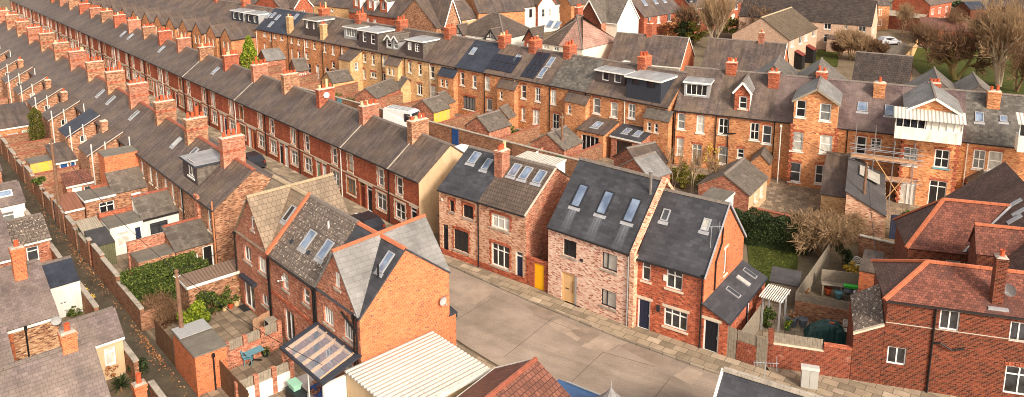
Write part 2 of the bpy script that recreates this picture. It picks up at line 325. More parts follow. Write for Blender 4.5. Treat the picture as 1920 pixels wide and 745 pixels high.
# ------------------------------------------------------------------ mesh builder
Z = Vector((0, 0, 1))
class MB:
    def __init__(s): s.v, s.f, s.uv = [], [], []
    def poly(s, pts, uv=None):
        pts = [Vector(p) for p in pts]; b = len(s.v); s.v += [tuple(p) for p in pts]; s.f.append(list(range(b, b + len(pts))))
        if uv is None:
            n = Vector((0, 0, 0))
            for i in range(len(pts)): n += pts[i].cross(pts[(i + 1) % len(pts)])
            if n.length < 1e-9: n = Vector((0, 0, 1))
            n.normalize()
            t = Vector((1, 0, 0)) if abs(n.z) > .995 else Z.cross(n).normalized()
            bt = n.cross(t); uv = [(p.dot(t), p.dot(bt)) for p in pts]
        s.uv += uv
    def hexa(s, p):      # p: 8 corners, bottom ring 0-3 ccw seen from above, top ring 4-7
        for q in ((0, 3, 2, 1), (4, 5, 6, 7), (0, 1, 5, 4), (1, 2, 6, 5), (2, 3, 7, 6), (3, 0, 4, 7)): s.poly([p[i] for i in q])
        return s
    def box(s, x0, x1, y0, y1, z0, z1):
        return s.hexa([(x0, y0, z0), (x1, y0, z0), (x1, y1, z0), (x0, y1, z0), (x0, y0, z1), (x1, y0, z1), (x1, y1, z1), (x0, y1, z1)])
    def slab(s, pts, t):  # a plate: top polygon pts (ccw seen from outside) thickened by t along its inner normal
        pts = [Vector(p) for p in pts]; n = Vector((0, 0, 0))
        for i in range(len(pts)): n += pts[i].cross(pts[(i + 1) % len(pts)])
        n.normalize(); lo = [p - n * t for p in pts]; s.poly(pts); s.poly(lo[::-1])
        for i in range(len(pts)):
            j = (i + 1) % len(pts); s.poly([pts[i], lo[i], lo[j], pts[j]])
        return s
    def beam(s, p, q, w, h=None):
        p, q = Vector(p), Vector(q); d = (q - p).normalized(); h = h or w
        a = d.cross(Z); a = Vector((1, 0, 0)) if a.length < 1e-4 else a.normalized(); b = a.cross(d)
        a *= w / 2; b *= h / 2
        return s.hexa([p - a - b, p + a - b, q + a - b, q - a - b, p - a + b, p + a + b, q + a + b, q - a + b])
    def tube(s, p, q, r, r2=None, n=8, cap=True):
        p, q = Vector(p), Vector(q); r2 = r if r2 is None else r2; d = (q - p).normalized()
        a = d.cross(Z); a = Vector((1, 0, 0)) if a.length < 1e-4 else a.normalized(); b = d.cross(a)
        ra = [p + (a * math.cos(t) + b * math.sin(t)) * r for t in (6.28319 * i / n for i in range(n))]
        rb = [q + (a * math.cos(t) + b * math.sin(t)) * r2 for t in (6.28319 * i / n for i in range(n))]
        for i in range(n):
            j = (i + 1) % n; s.poly([ra[i], ra[j], rb[j], rb[i]])
        if cap:
            s.poly(ra[::-1])
            if r2 > 1e-4: s.poly(rb)
        return s
    def path(s, pts, r, n=6):
        for a, b in zip(pts, pts[1:]): s.tube(a, b, r, n=n)
        return s
    def lathe(s, prof, c=(0, 0, 0), n=10):
        c = Vector(c)
        for (r0, z0), (r1, z1) in zip(prof, prof[1:]):
            for i in range(n):
                t0, t1 = 6.28319 * i / n, 6.28319 * (i + 1) / n
                P = lambda r, t, z: c + Vector((r * math.cos(t), r * math.sin(t), z))
                pts = [P(r0, t0, z0), P(r0, t1, z0), P(r1, t1, z1), P(r1, t0, z1)]
                if r0 < 1e-5: pts = pts[1:] if False else [pts[0], pts[2], pts[3]]
                elif r1 < 1e-5: pts = pts[:3]
                s.poly(pts)
        return s
    def extrude(s, prof, axis, a0, a1):
        """prof: 2-D polygon; axis 'x': prof=(y,z) swept from x=a0 to a1; 'y': prof=(x,z)"""
        g = (lambda u, v, a: (a, u, v)) if axis == 'x' else (lambda u, v, a: (u, a, v))
        A = [g(u, v, a0) for u, v in prof]; B = [g(u, v, a1) for u, v in prof]; n = len(prof)
        flip = axis == 'x'
        s.poly(A[::-1] if flip else A); s.poly(B if flip else B[::-1])
        for i in range(n):
            j = (i + 1) % n; q = [A[i], A[j], B[j], B[i]]; s.poly(q if flip else q[::-1])
        return s
    def mesh(s, name, mat):
        me = bpy.data.meshes.new(name); me.from_pydata(s.v, [], s.f); u = me.uv_layers.new(name='UVMap')
        flat = [c for p in s.uv for c in p]
        u.data.foreach_set('uv', flat); me.materials.append(M[mat]); me.update(); return me
    def build(s, name, mat, parent=None, loc=(0, 0, 0), rz=0.0):
        return obj(name, s.mesh(name, mat), parent, loc, rz)
def obj(name, me, parent=None, loc=(0, 0, 0), rz=0.0):
    o = bpy.data.objects.new(name, me); COL.objects.link(o); o.location = loc; o.rotation_euler = (0, 0, rz)
    if parent is not None: o.parent = parent
    return o
def smooth(o):
    for p in o.data.polygons: p.use_smooth = True
    return o
CACHE = {}
def cached(key, fn):
    if key not in CACHE: CACHE[key] = fn()
    return CACHE[key]
def tag(o, label, cat, group=None, kind=None):
    if kind: o['kind'] = kind
    if label: o['label'] = label
    if cat: o['category'] = cat
    if group: o['group'] = group
    return o
def thing(name, label, cat, F, x=0.0, y=0.0, z=0.0, group=None, rz=0.0):
    o = bpy.data.objects.new(name, None); COL.objects.link(o); p = F.w(x, y)
    o.empty_display_size = .3; o.location = (p[0], p[1], z); o.rotation_euler = (0, 0, F.rot + rz); return tag(o, label, cat, group)
WORLD = Fr((0, 0), 90)

# ------------------------------------------------------------------ walls with real openings
def clip(poly, f):
    out = []
    for i in range(len(poly)):
        a, b = poly[i], poly[(i + 1) % len(poly)]; fa, fb = f(a), f(b)
        if fa >= 0: out.append(a)
        if fa * fb < 0:
            t = fa / (fa - fb); out.append((a[0] + (b[0] - a[0]) * t, a[1] + (b[1] - a[1]) * t))
    return out
def wallface(mb, o, ex, poly, holes=(), depth=.11):
    P = lambda a, z, d=0.0: (o[0] + ex[0] * a - ex[1] * d, o[1] + ex[1] * a + ex[0] * d, z)
    xs = sorted({round(h[0], 3) for h in holes} | {round(h[0] + h[2], 3) for h in holes}); zs = sorted({round(h[1], 3) for h in holes} | {round(h[1] + h[3], 3) for h in holes})
    X = [-1e3] + xs + [1e3]; Y = [-1e3] + zs + [1e3]
    for i in range(len(X) - 1):
        for j in range(len(Y) - 1):
            cx, cz = (X[i] + X[i + 1]) / 2, (Y[j] + Y[j + 1]) / 2
            if any(h[0] < cx < h[0] + h[2] and h[1] < cz < h[1] + h[3] for h in holes): continue
            p = clip(clip(clip(clip(poly, lambda q: q[0] - X[i]), lambda q: X[i + 1] - q[0]), lambda q: q[1] - Y[j]), lambda q: Y[j + 1] - q[1])
            if len(p) > 2: mb.poly([P(a, z) for a, z in p])
    for h in holes:
        x0, z0, x1, z1 = h[0], h[1], h[0] + h[2], h[1] + h[3]
        mb.poly([P(x0, z0), P(x1, z0), P(x1, z0, depth), P(x0, z0, depth)]); mb.poly([P(x0, z1, depth), P(x1, z1, depth), P(x1, z1), P(x0, z1)])
        mb.poly([P(x0, z0), P(x0, z0, depth), P(x0, z1, depth), P(x0, z1)]); mb.poly([P(x1, z0, depth), P(x1, z0), P(x1, z1), P(x1, z1, depth)])
FACE = {'f': lambda w, d: ((0, 0), (1, 0)), 'r': lambda w, d: ((w, 0), (0, 1)), 'b': lambda w, d: ((w, d), (-1, 0)), 'l': lambda w, d: ((0, d), (0, -1))}

def r05(v): return max(.3, round(v * 10) / 10) if v > .55 else max(.3, round(v * 20) / 20)
BAR = {'s': ([], [.5]), 'c2': ([.5], []), 'c2t': ([.5], [.7]), 'c3': ([.333, .667], []), 'c3t': ([.333, .667], [.72]), 'g': ([.5], [.333, .667]), 'c1t': ([], [.7]), 'p': ([], []),
       's4': ([.5], [.5]), 'c4': ([.25, .5, .75], []), 'fd': ([.5], []), 'fdt': ([.5], [.78]), 'c1': ([], []), 'c13': ([.36], []), 'ds': ([.5], [.28])}
def window(parent, pos, ang, w, h, style='s', mat='pvc_white', glass='window_glass', sill='stone_cream', head=None, name='window', inset=.09):
    fr = .105 if style in ('s', 's4', 'p') else .08
    def mk():
        mb = MB(); d0, d1 = 0, .06
        mb.box(0, fr, d0, d1, 0, h).box(w - fr, w, d0, d1, 0, h).box(fr, w - fr, d0, d1, 0, fr).box(fr, w - fr, d0, d1, h - fr, h)
        vs, hs = BAR[style]; b = .05 if style in ('g', 'c3', 'c4') else .07
        for k in vs: mb.box(w * k - b / 2, w * k + b / 2, d0 - .004, d1 - .004, fr, h - fr)
        for k in hs: mb.box(fr, w - fr, d0 + .004, d1 - .008, h * k - b / 2, h * k + b / 2)
        return mb.mesh('window', mat)
    o = obj(name, cached(('win', w, h, style, mat), mk), parent, pos, ang)
    off = Matrix.Rotation(ang, 3, 'Z') @ Vector((0, inset, 0)); o.location = Vector(pos) + off
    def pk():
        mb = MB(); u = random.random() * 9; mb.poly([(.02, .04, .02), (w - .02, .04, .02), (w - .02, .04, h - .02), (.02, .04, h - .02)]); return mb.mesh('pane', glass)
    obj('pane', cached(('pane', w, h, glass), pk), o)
    if sill:
        obj('sill', cached(('sill', w, sill), lambda: MB().box(-.1, w + .1, -inset - .07, -inset + .1, -.13, -.003).mesh('sill', sill)), o)
    if head == 'stone':
        obj('lintel', cached(('lint', w), lambda: MB().box(-.12, w + .12, -inset - .012, -inset + .05, h + .003, h + .2).mesh('lintel', 'stone_cream')), o)
    elif head == 'arch':
        def ak():
            mb = MB(); n = 9
            for i in range(n):
                t = (i + .5) / n - .5; x = w / 2 + t * (w + .16); zz = h + .03 - .14 * t * t * 2
                tw = (w + .16) / n * .42
                mb.hexa([(x - tw, -inset - .015, zz), (x + tw, -inset - .015, zz), (x + tw, -inset + .03, zz), (x - tw, -inset + .03, zz),
                         (x - tw + t * .08, -inset - .015, zz + .24), (x + tw + t * .08, -inset - .015, zz + .24), (x + tw + t * .08, -inset + .03, zz + .24), (x - tw + t * .08, -inset + .03, zz + .24)])
            return mb.mesh('arch', 'brick_red')
        obj('brick_arch', cached(('arch', w, h), ak), o)
    elif head == 'quoin':
        def qk():
            mb = MB(); n = max(3, int(h / .28)); dh = (h + .13) / n
            for sx in (-1, 1):
                for i in range(n):
                    ww = .2 if i % 2 else .11; x0 = -ww if sx < 0 else w + .002; mb.box(x0, x0 + ww - .002, -inset - .014, -inset + .04, -.1 + i * dh, -.1 + (i + 1) * dh - .012)
            mb.box(-.14, w + .14, -inset - .014, -inset + .04, h + .04, h + .22); return mb.mesh('surround', 'stone_cream')
        obj('surround', cached(('quoin', w, h), qk), o)
    elif head == 'redquoin':
        def rk():
            mb = MB(); n = max(3, int(h / .22)); dh = h / n
            for sx in (-1, 1):
                for i in range(n):
                    ww = .22 if i % 2 else .11; x0 = -ww if sx < 0 else w + .002; mb.box(x0, x0 + ww - .002, -inset - .012, -inset + .04, i * dh, (i + 1) * dh - .006)
            n = 11
            for i in range(n):
                t = (i + .5) / n - .5; x = w / 2 + t * (w + .4); zz = h + .02 - .3 * t * t; tw = (w + .4) / n * .46
                mb.box(x - tw, x + tw, -inset - .012, -inset + .04, zz, zz + .24)
            return mb.mesh('surround', 'brick_red')
        obj('surround', cached(('rq', w, h), rk), o)
    return o
def door(parent, pos, ang, w, h, mat='door_black', frame='pvc_white', kind='panel', name='door', inset=.09, lintel=None, transom=True):
    th = .32 if (h > 2.15 and transom) else 0; fr = .1; hl = h - th
    def mk():
        mb = MB(); mb.box(fr, w - fr, .02, .07, .02, hl - fr)
        if kind == 'panel':
            for (a, b, c, e) in ((.2, .46, .12, .42), (.54, .8, .12, .42), (.2, .46, .5, .9), (.54, .8, .5, .9)): mb.box(w * a, w * b, .008, .03, hl * c, hl * e)
        elif kind == 'plank':
            n = max(3, int(w / .15))
            for i in range(n): mb.box(fr + (w - 2 * fr) * (i + .06) / n, fr + (w - 2 * fr) * (i + .94) / n, .006, .03, .03, hl - fr - .01)
        return mb.mesh('door', mat)
    off = Matrix.Rotation(ang, 3, 'Z') @ Vector((0, inset, 0))
    o = obj(name, cached(('door', w, h, mat, kind, th), mk), parent, Vector(pos) + off, ang)
    def fk():
        mb = MB(); mb.box(0, fr, 0, .075, 0, h).box(w - fr, w, 0, .075, 0, h).box(fr, w - fr, 0, .075, h - fr, h)
        if th: mb.box(fr, w - fr, 0, .075, hl - fr, hl)
        mb.box(0, w, -.06, .075, -.05, .018); return mb.mesh('frame', frame)
    obj('frame', cached(('dfr', w, h, frame, th), fk), o)
    if th: obj('pane', cached(('dp', w, h), lambda: MB().box(fr, w - fr, .03, .05, hl, h - fr).mesh('pane', 'dark_glass')), o)
    if kind == 'panel': obj('handle', cached(('hd', w, hl), lambda: MB().box(w * .86 - .02, w * .86 + .02, -.035, .02, hl * .44, hl * .52).mesh('handle', 'metal')), o)
    if lintel: obj('lintel', cached(('dl', w, h), lambda: MB().box(-.14, w + .14, -inset - .012, -inset + .05, h + .003, h + .2).mesh('lintel', 'stone_cream')), o)
    return o
def openings(parent, w, d, ops, dx=0, dy=0):
    """ops: dicts f(ace) x z w h and style; builds the windows and doors of a block"""
    for p in ops:
        o, ex = FACE[p['f']](w, d); a = math.atan2(ex[1], ex[0]); pos = (o[0] + ex[0] * p['x'] + dx, o[1] + ex[1] * p['x'] + dy, p['z'])
        kw = {k: v for k, v in p.items() if k not in 'fxzwh' and k not in ('t',)}
        if p.get('t') == 'door': door(parent, pos, a, p['w'], p['h'], **kw)
        elif p.get('t') == 'hole': pass
        else: window(parent, pos, a, p['w'], p['h'], **kw)
def holes(ops, f): return [(p['x'], p['z'], p['w'], p['h']) for p in ops if p['f'] == f]
def W(x, z, w, h, style='s', f='f', **kw): return dict(f=f, x=round(x, 2), z=round(z, 2), w=r05(w), h=r05(h), style=style, **kw)
def D(x, z, w, h, f='f', **kw): return dict(f=f, x=round(x, 2), z=round(z, 2), w=r05(w), h=r05(h), t='door', **kw)

# ------------------------------------------------------------------ chimneys, pots, pipes, dishes, aerials
def pot_mesh(h, mat, r=.14):
    return cached(('pot', h, mat, r), lambda: MB().lathe([(r * 1.15, 0), (r * 1.1, .05), (r * .95, .08), (r * .85, h - .08), (r * 1.02, h - .06), (r * 1.02, h), (r * .7, h), (r * .66, h - .2), (0, h - .2)], n=9).mesh('chimney_pot', mat))
def chimney(parent, x, y, z0, z1, lx, ly, npots=4, mat='brick_red', cap='cement', flash=True, pots=None, rows=1):
    mb = MB(); a, b = lx / 2, ly / 2
    mb.box(-a, a, -b, b, z0, z1 - .42).box(-a - .035, a + .035, -b - .035, b + .035, z1 - .42, z1 - .3).box(-a, a, -b, b, z1 - .3, z1 - .2).box(-a - .05, a + .05, -b - .05, b + .05, z1 - .2, z1 - .06)
    o = mb.build('chimney', mat, parent, (x, y, 0))
    mb = MB(); mb.hexa([(-a - .03, -b - .03, z1 - .06), (a + .03, -b - .03, z1 - .06), (a + .03, b + .03, z1 - .06), (-a - .03, b + .03, z1 - .06), (-a * .6, -b * .85, z1 + .03), (a * .6, -b * .85, z1 + .03), (a * .6, b * .85, z1 + .03), (-a * .6, b * .85, z1 + .03)])
    mb.build('cap', cap, o)
    for i in range(npots):
        t = (i + .5) / npots - .5
        px, py = (0, t * ly * .88) if ly >= lx else (t * lx * .88, 0)
        if npots > 4 and ly > lx: px = .13 if i % 2 else -.13
        h = random.choice([.3, .36, .36, .4, .5]) if random.random() < .93 else .9
        m = 'pot_buff' if random.random() < .12 else 'terracotta'
        obj('chimney_pot', pot_mesh(h, m), o, (px + random.uniform(-.02, .02), py, z1))
    return o
def pipe(parent, x, y, z0, z1, mat='pipe_black', r=.05, shoe=True):
    mb = MB().tube((x, y, z0), (x, y, z1), r, n=7)
    if shoe: mb.box(x - .09, x + .09, y - .08, y + .08, z1 - .2, z1)
    return mb.build('drainpipe', mat, parent)
def dish(parent, pos, az=0.0, r=.32, mat='dish_grey'):
    def mk():
        mb = MB(); n = 14
        rim = [(r * math.cos(6.283 * i / n), -.12 - .07, r * 1.08 * math.sin(6.283 * i / n)) for i in range(n)]
        mid = [(r * .6 * math.cos(6.283 * i / n), -.12 - .02, r * .65 * math.sin(6.283 * i / n)) for i in range(n)]
        for i in range(n):
            j = (i + 1) % n; mb.poly([rim[i], rim[j], mid[j], mid[i]]); mb.poly([mid[i], mid[j], (0, -.12, 0)])
        mb.tube((0, -.12, 0), (0, 0, -.1), .025, n=5); mb.tube((0, -.15, -r), (0, -.5, -.08), .012, n=4); mb.box(-.04, .04, -.54, -.46, -.12, -.04)
        return mb.mesh('satellite_dish', mat)
    return obj('satellite_dish', cached(('dish', r, mat), mk), parent, pos, az)
def aerial(parent, pos, h=1.6, az=0.0):
    def mk():
        mb = MB().tube((0, 0, 0), (0, 0, h), .02, n=5); mb.tube((-.55, 0, h - .05), (.6, 0, h + .05), .014, n=4)
        for i in range(8): x = -.5 + i * .14; mb.tube((x, -.22, h - .04 + x * .09), (x, .22, h - .04 + x * .09), .008, n=4)
        mb.tube((.5, -.25, h - .2), (.5, .25, h + .25), .012, n=4); return mb.mesh('aerial', 'aluminium')
    return obj('aerial', cached(('aer', h), mk), parent, pos, az)

# ------------------------------------------------------------------ roofs
def gable_roof(parent, x0, x1, d, he, hr, ry, mat, ovf=.18, ovb=.18, t=.1, ridge='ridge_grey', y0=0.0, back_mat=None, name='roof', he2=None):
    tf = (hr - he) / ry; he2 = he if he2 is None else he2; tb = (hr - he2) / (d - ry); mb = MB()
    mb.slab([(x0, y0 - ovf, he - ovf * tf), (x1, y0 - ovf, he - ovf * tf), (x1, y0 + ry, hr), (x0, y0 + ry, hr)], t)
    mb.slab([(x1, y0 + d + ovb, he2 - ovb * tb), (x0, y0 + d + ovb, he2 - ovb * tb), (x0, y0 + ry, hr), (x1, y0 + ry, hr)], t)
    o = mb.build(name, mat, parent)
    if ridge:
        mb = MB(); n = max(2, int((x1 - x0) / .45))
        for i in range(n):
            a, b = x0 + (x1 - x0) * i / n, x0 + (x1 - x0) * (i + 1) / n - .012
            mb.extrude([(y0 + ry - .16, hr - .08), (y0 + ry + .16, hr - .08), (y0 + ry + .07, hr + .05), (y0 + ry - .07, hr + .05)], 'x', a, b)
        mb.build('ridge_tiles', ridge, o)
    return o
def ridge_line(parent, p, q, mat='ridge_grey', w=.3, name='ridge_tiles', step=.45):
    p, q = Vector(p), Vector(q); L = (q - p).length; n = max(1, int(L / step)); mb = MB()
    for i in range(n):
        a, b = p.lerp(q, i / n), p.lerp(q, (i + 1) / n - .012 / L)
        mb.beam(a + Vector((0, 0, .02)), b + Vector((0, 0, .02)), w * .55, .1); mb.beam(a - Vector((0, 0, .03)), b - Vector((0, 0, .03)), w, .06)
    return mb.build(name, mat, parent)
def house_walls(parent, w, d, he, hr, ry, ops, mat, side=None, back=None, drop=.1, z0=-.4, name='wall', left=True, right=True, he2=None):
    he2 = he if he2 is None else he2
    e, e2, r = he - drop, he2 - drop, hr - drop; one = not side or side == mat; mb = MB(); ms = [mb] * 4 if one else [mb, MB(), MB(), MB()]
    wallface(ms[0], (0, 0), (1, 0), [(0, z0), (w, z0), (w, e), (0, e)], holes(ops, 'f'))
    wallface(ms[1], (w, d), (-1, 0), [(0, z0), (w, z0), (w, e2), (0, e2)], holes(ops, 'b'))
    if right: wallface(ms[2], (w, 0), (0, 1), [(0, z0), (d, z0), (d, e2), (ry, r), (0, e)], holes(ops, 'r'))
    if left: wallface(ms[3], (0, d), (0, -1), [(0, z0), (d, z0), (d, e), (d - ry, r), (0, e2)], holes(ops, 'l'))
    o = mb.build(name, mat, parent)
    if not one:
        for q, m2 in zip(ms[1:], (mat, side, side)):
            if q.f: q.build('gable_wall' if m2 == side else name, m2, parent)
    openings(parent, w, d, ops); return o
def gutter(parent, x0, x1, y, z, mat='gutter'):
    return MB().box(x0, x1, y - .13, y - .01, z - .1, z).build('gutter', mat, parent)
def skylight(parent, F0, plane, cx, cy, w=.8, l=1.2, glass='sky_glass', frame='aluminium', lead=True):
    """plane: (he, tan, y0): front roof plane z = he + (y - y0) * tan; cx, cy = local centre"""
    he, tn, y0 = plane; ang = math.atan(tn); z = he + (cy - y0) * tn
    def mk():
        f = .07; mb = MB().box(-w / 2, -w / 2 + f, -l / 2, l / 2, -.03, .09).box(w / 2 - f, w / 2, -l / 2, l / 2, -.03, .09).box(-w / 2 + f, w / 2 - f, -l / 2, -l / 2 + f, -.03, .09).box(-w / 2 + f, w / 2 - f, l / 2 - f, l / 2, -.03, .09); return mb.mesh('skylight', frame)
    o = obj('skylight', cached(('sky', w, l, frame), mk), parent, (cx, cy, z)); o.rotation_euler = (ang, 0, 0)
    obj('pane', cached(('skp', w, l, glass), lambda: MB().box(-w / 2 + .06, w / 2 - .06, -l / 2 + .06, l / 2 - .06, -.02, .05).mesh('pane', glass)), o)
    if lead: obj('flashing', cached(('skl', w, l), lambda: MB().box(-w / 2 - .1, w / 2 + .1, -l / 2 - .25, -l / 2 - .003, -.02, .012).mesh('flashing', 'lead')), o)
    return o
def box_dormer(parent, x0, x1, yf, zt, plane, ops, face='clad_tile', side=None, roof='lead_roof', trim='pvc_white', over=.18, fall=.06, lip=.0):
    he, tn, y0 = plane; rz = lambda y: he + (y - y0) * tn; zb = rz(yf) - .08; yb = y0 + (zt - he) / tn; mb = MB(); w = x1 - x0
    wallface(mb, (x0, yf), (1, 0), [(0, zb), (w, zb), (w, zt), (0, zt)], [(p['x'], p['z'], p['w'], p['h']) for p in ops], .08)
    ck = []
    for k, xx in ((1, x1), (-1, x0)):
        sm = MB() if side else mb; ck.append(sm); p = [(xx, yf, zb), (xx, yb, zt - .05), (xx, yb, zt), (xx, yf, zt)]; sm.poly(p if k > 0 else p[::-1])
    o = mb.build('dormer', face, parent)
    for sm in ck if side else (): sm.build('cheek', side, o)
    MB().slab([(x0 - .12, yf - over, zt + .08), (x1 + .12, yf - over, zt + .08), (x1 + .12, yb + .25, zt + .08 + fall), (x0 - .12, yb + .25, zt + .08 + fall)], .08).build('dormer_roof', roof, o)
    MB().box(x0 - .13, x1 + .13, yf - over - .03, yf - over - .003, zt - .1, zt + .06).box(x1 + .123, x1 + .15, yf - over, yb, zt - .1, zt + .06).build('fascia', trim, o)
    for p in ops:
        kw = {k: v for k, v in p.items() if k not in 'fxzwh' and k != 't'}; kw['inset'] = .06
        window(o, (x0 + p['x'], yf, p['z']), 0, p['w'], p['h'], **kw)
    return o
def gable_dormer(parent, x0, x1, yf, ze, zp, plane, ops, face='brick_red', side='clad_grey', roof='slate_grey', trim='pvc_white', over=.25, zb=None, ridge='ridge_grey', sops=(), barge=.2):
    he, tn, y0 = plane; rz = lambda y: he + (y - y0) * tn; w = x1 - x0; xc = (x0 + x1) / 2
    zb = rz(yf) - .08 if zb is None else zb; ybe, ybp = y0 + (ze - he) / tn + .1, y0 + (zp - he) / tn + .15; mb = MB()
    wallface(mb, (x0, yf), (1, 0), [(0, zb), (w, zb), (w, ze - .06), (w / 2, zp - .06), (0, ze - .06)], [(p['x'], p['z'], p['w'], p['h']) for p in ops], .1)
    o = mb.build('gable_dormer' if rz(yf) - .1 < zb + .2 else 'gable_wing', face, parent); sm = MB()
    zs = min(zb, rz(yf) - .08)
    for k, xx in ((1, x1), (-1, x0)):
        sm = MB(); p = [(xx, yf, zs), (xx, ybe, ze - .1), (xx, ybe, ze), (xx, yf, ze)]
        if zb < rz(yf) - .5: p = [(xx, yf, zb), (xx, max(y0, yf + .01), zb), (xx, max(y0, yf + .01), rz(max(y0, yf)) - .08), (xx, ybe, ze - .05), (xx, yf, ze - .05)]
        sm.poly(p if k > 0 else p[::-1]); sm.build('cheek', side, o)
    r = MB(); ov = .2; te = (zp - ze) / (w / 2)
    r.slab([(x0 - ov, yf - over, ze - ov * te), (xc, yf - over, zp), (xc, ybp, zp), (x0 - ov, ybe, ze - ov * te)], .07)
    r.slab([(x1 + ov, yf - over, ze - ov * te), (x1 + ov, ybe, ze - ov * te), (xc, ybp, zp), (xc, yf - over, zp)], .07)
    ro = r.build('dormer_roof', roof, o)
    if barge:
        b = MB()
        for k, xx in ((-1, x0 - ov), (1, x1 + ov)): b.beam((xx, yf - over - .025, ze - ov * te - .1), (xc, yf - over - .025, zp - .1), .04, barge)
        b.build('bargeboard', trim, o)
    if ridge: ridge_line(o, (xc, yf - over, zp + .03), (xc, ybp, zp + .03), ridge, .24)
    for p in ops:
        kw = {k: v for k, v in p.items() if k not in 'fxzwh' and k != 't'}; window(o, (x0 + p['x'], yf, p['z']), 0, p['w'], p['h'], **kw)
    return o
def ext(parent, x0, x1, y0, y1, zl, zh, low, wall, roof, ops=(), name='rear_extension', ridge=None, z0=-.3, ov=.1, fascia=None, t=.07):
    """a block with a flat ('flat'), single pitch (low edge on x+, x-, y-) or gabled (ridge along 'gx' / 'gy') roof, in the parent's local axes"""
    w, d = x1 - x0, y1 - y0; zc = {'flat': (zl, zl, zl, zl), 'x+': (zh, zl, zl, zh), 'x-': (zl, zh, zh, zl), 'y-': (zl, zl, zh, zh), 'y+': (zh, zh, zl, zl)}
    mb = MB(); e = .05; P = []
    if low in zc:
        a, b, c_, d_ = zc[low]
        P = [[(0, z0), (w, z0), (w, b - e), (0, a - e)], [(0, z0), (d, z0), (d, c_ - e), (0, b - e)], [(0, z0), (w, z0), (w, d_ - e), (0, c_ - e)], [(0, z0), (d, z0), (d, a - e), (0, d_ - e)]]
    elif low == 'gx': P = [[(0, z0), (w, z0), (w, zl - e), (0, zl - e)], [(0, z0), (d, z0), (d, zl - e), (d / 2, zh - e), (0, zl - e)]] * 2
    else: P = [[(0, z0), (w, z0), (w, zl - e), (w / 2, zh - e), (0, zl - e)], [(0, z0), (d, z0), (d, zl - e), (0, zl - e)]] * 2
    for f, p in zip('frbl', P):
        o, ex = FACE[f](w, d); wallface(mb, o, ex, p, holes(ops, f))
    o = mb.build(name, wall, parent, (x0, y0, 0)); r = MB(); v = ov
    if low in zc:
        gx = (zc[low][1] - zc[low][0]) / w; gy = (zc[low][3] - zc[low][0]) / d
        q = lambda x, y: (x, y, zc[low][0] + gx * x + gy * y + .02)
        r.slab([q(-v, -v), q(w + v, -v), q(w + v, d + (v if low == 'flat' else .0)), q(-v, d + (v if low == 'flat' else 0))], t)
    elif low == 'gx':
        k = (zh - zl) / (d / 2); r.slab([(-v, -v, zl - v * k), (w + v, -v, zl - v * k), (w + v, d / 2, zh), (-v, d / 2, zh)], t); r.slab([(w + v, d + v, zl - v * k), (-v, d + v, zl - v * k), (-v, d / 2, zh), (w + v, d / 2, zh)], t)
    else:
        k = (zh - zl) / (w / 2); r.slab([(w + v, -v, zl - v * k), (w + v, d + v, zl - v * k), (w / 2, d + v, zh), (w / 2, -v, zh)], t); r.slab([(-v, d + v, zl - v * k), (-v, -v, zl - v * k), (w / 2, -v, zh), (w / 2, d + v, zh)], t)
    r.build('extension_roof' if name == 'rear_extension' else 'roof', roof, o)
    if ridge:
        A, B = {'x+': ((0, 0, zh), (0, d, zh)), 'x-': ((w, 0, zh), (w, d, zh)), 'y-': ((0, d, zh), (w, d, zh)), 'gx': ((0, d / 2, zh), (w, d / 2, zh)), 'gy': ((w / 2, 0, zh), (w / 2, d, zh))}[low]
        ridge_line(o, Vector(A) + Vector((0, 0, .04)), Vector(B) + Vector((0, 0, .04)), ridge, .26)
    if fascia:
        f = MB()
        if low == 'flat': f.box(-v - .03, w + v + .03, -v - .03, -v - .003, zl - .16, zl + .035).box(w + v + .003, w + v + .03, -v, d, zl - .16, zl + .035)
        elif low == 'x+': f.box(w + v + .003, w + v + .035, -v, d, zl - .2, zl - .03)
        elif low == 'gx': f.box(-v, w + v, -v - .035, -v - .003, zl - .25, zl - .1)
        elif low == 'gy': f.box(w + v + .003, w + v + .035, -v, d + v, zl - .25, zl - .1)
        elif low == 'y-': f.box(-v, w + v, -v - .035, -v - .003, zl - .2, zl - .03)
        if f.f: f.build('fascia', fascia, o)
    openings(o, w, d, ops); return o
def free_ext(name, label, cat, F, x0, x1, y0, y1, zl, zh, low, wall, roof, ops=(), group=None, **kw):
    t = thing(name, label, cat, F, x0, y0, 0, group); e = ext(t, 0, x1 - x0, 0, y1 - y0, zl, zh, low, wall, roof, ops, name='wall', **kw); 
    for c in list(e.children):      # the shell's own pieces sit beside it as parts
        c.parent = t; c.location = c.location + e.location
    return t

# ------------------------------------------------------------------ pixel readings of the photograph turned into places on real facades
def px(crop, x, y): return (crop[0] + x / crop[2], crop[1] + y / crop[2])
def wp(F, x0, crop, b, style='s', y0=0.0, door_kw=None, **kw):
    a = px(crop, b[0], b[1]); c = px(crop, b[2], b[3]); (xa, za), (xb, zb) = F.front(*a, y0), F.front(*c, y0)
    x, w, z, h = xa - x0, max(.4, xb - xa), zb, max(.4, za - zb)
    if door_kw is not None: return D(x, max(z, 0.0) if z > .25 else .05, w, min(h + min(z, 0), 2.75) if z < .25 else h, **door_kw)
    return W(x, z, w, h, style, **kw)
def onroof(F, p, he, tn, y0=0.0): return F.hit(p[0], p[1], (0, y0, he), (0, -tn, 1))
ORD = ('first second third fourth fifth sixth seventh eighth ninth tenth eleventh twelfth thirteenth fourteenth fifteenth sixteenth seventeenth eighteenth nineteenth twentieth '
       'twenty-first twenty-second twenty-third twenty-fourth twenty-fifth twenty-sixth twenty-seventh twenty-eighth twenty-ninth thirtieth thirty-first thirty-second thirty-third thirty-fourth thirty-fifth '
       'thirty-sixth thirty-seventh thirty-eighth thirty-ninth fortieth forty-first forty-second forty-third forty-fourth forty-fifth forty-sixth').split()

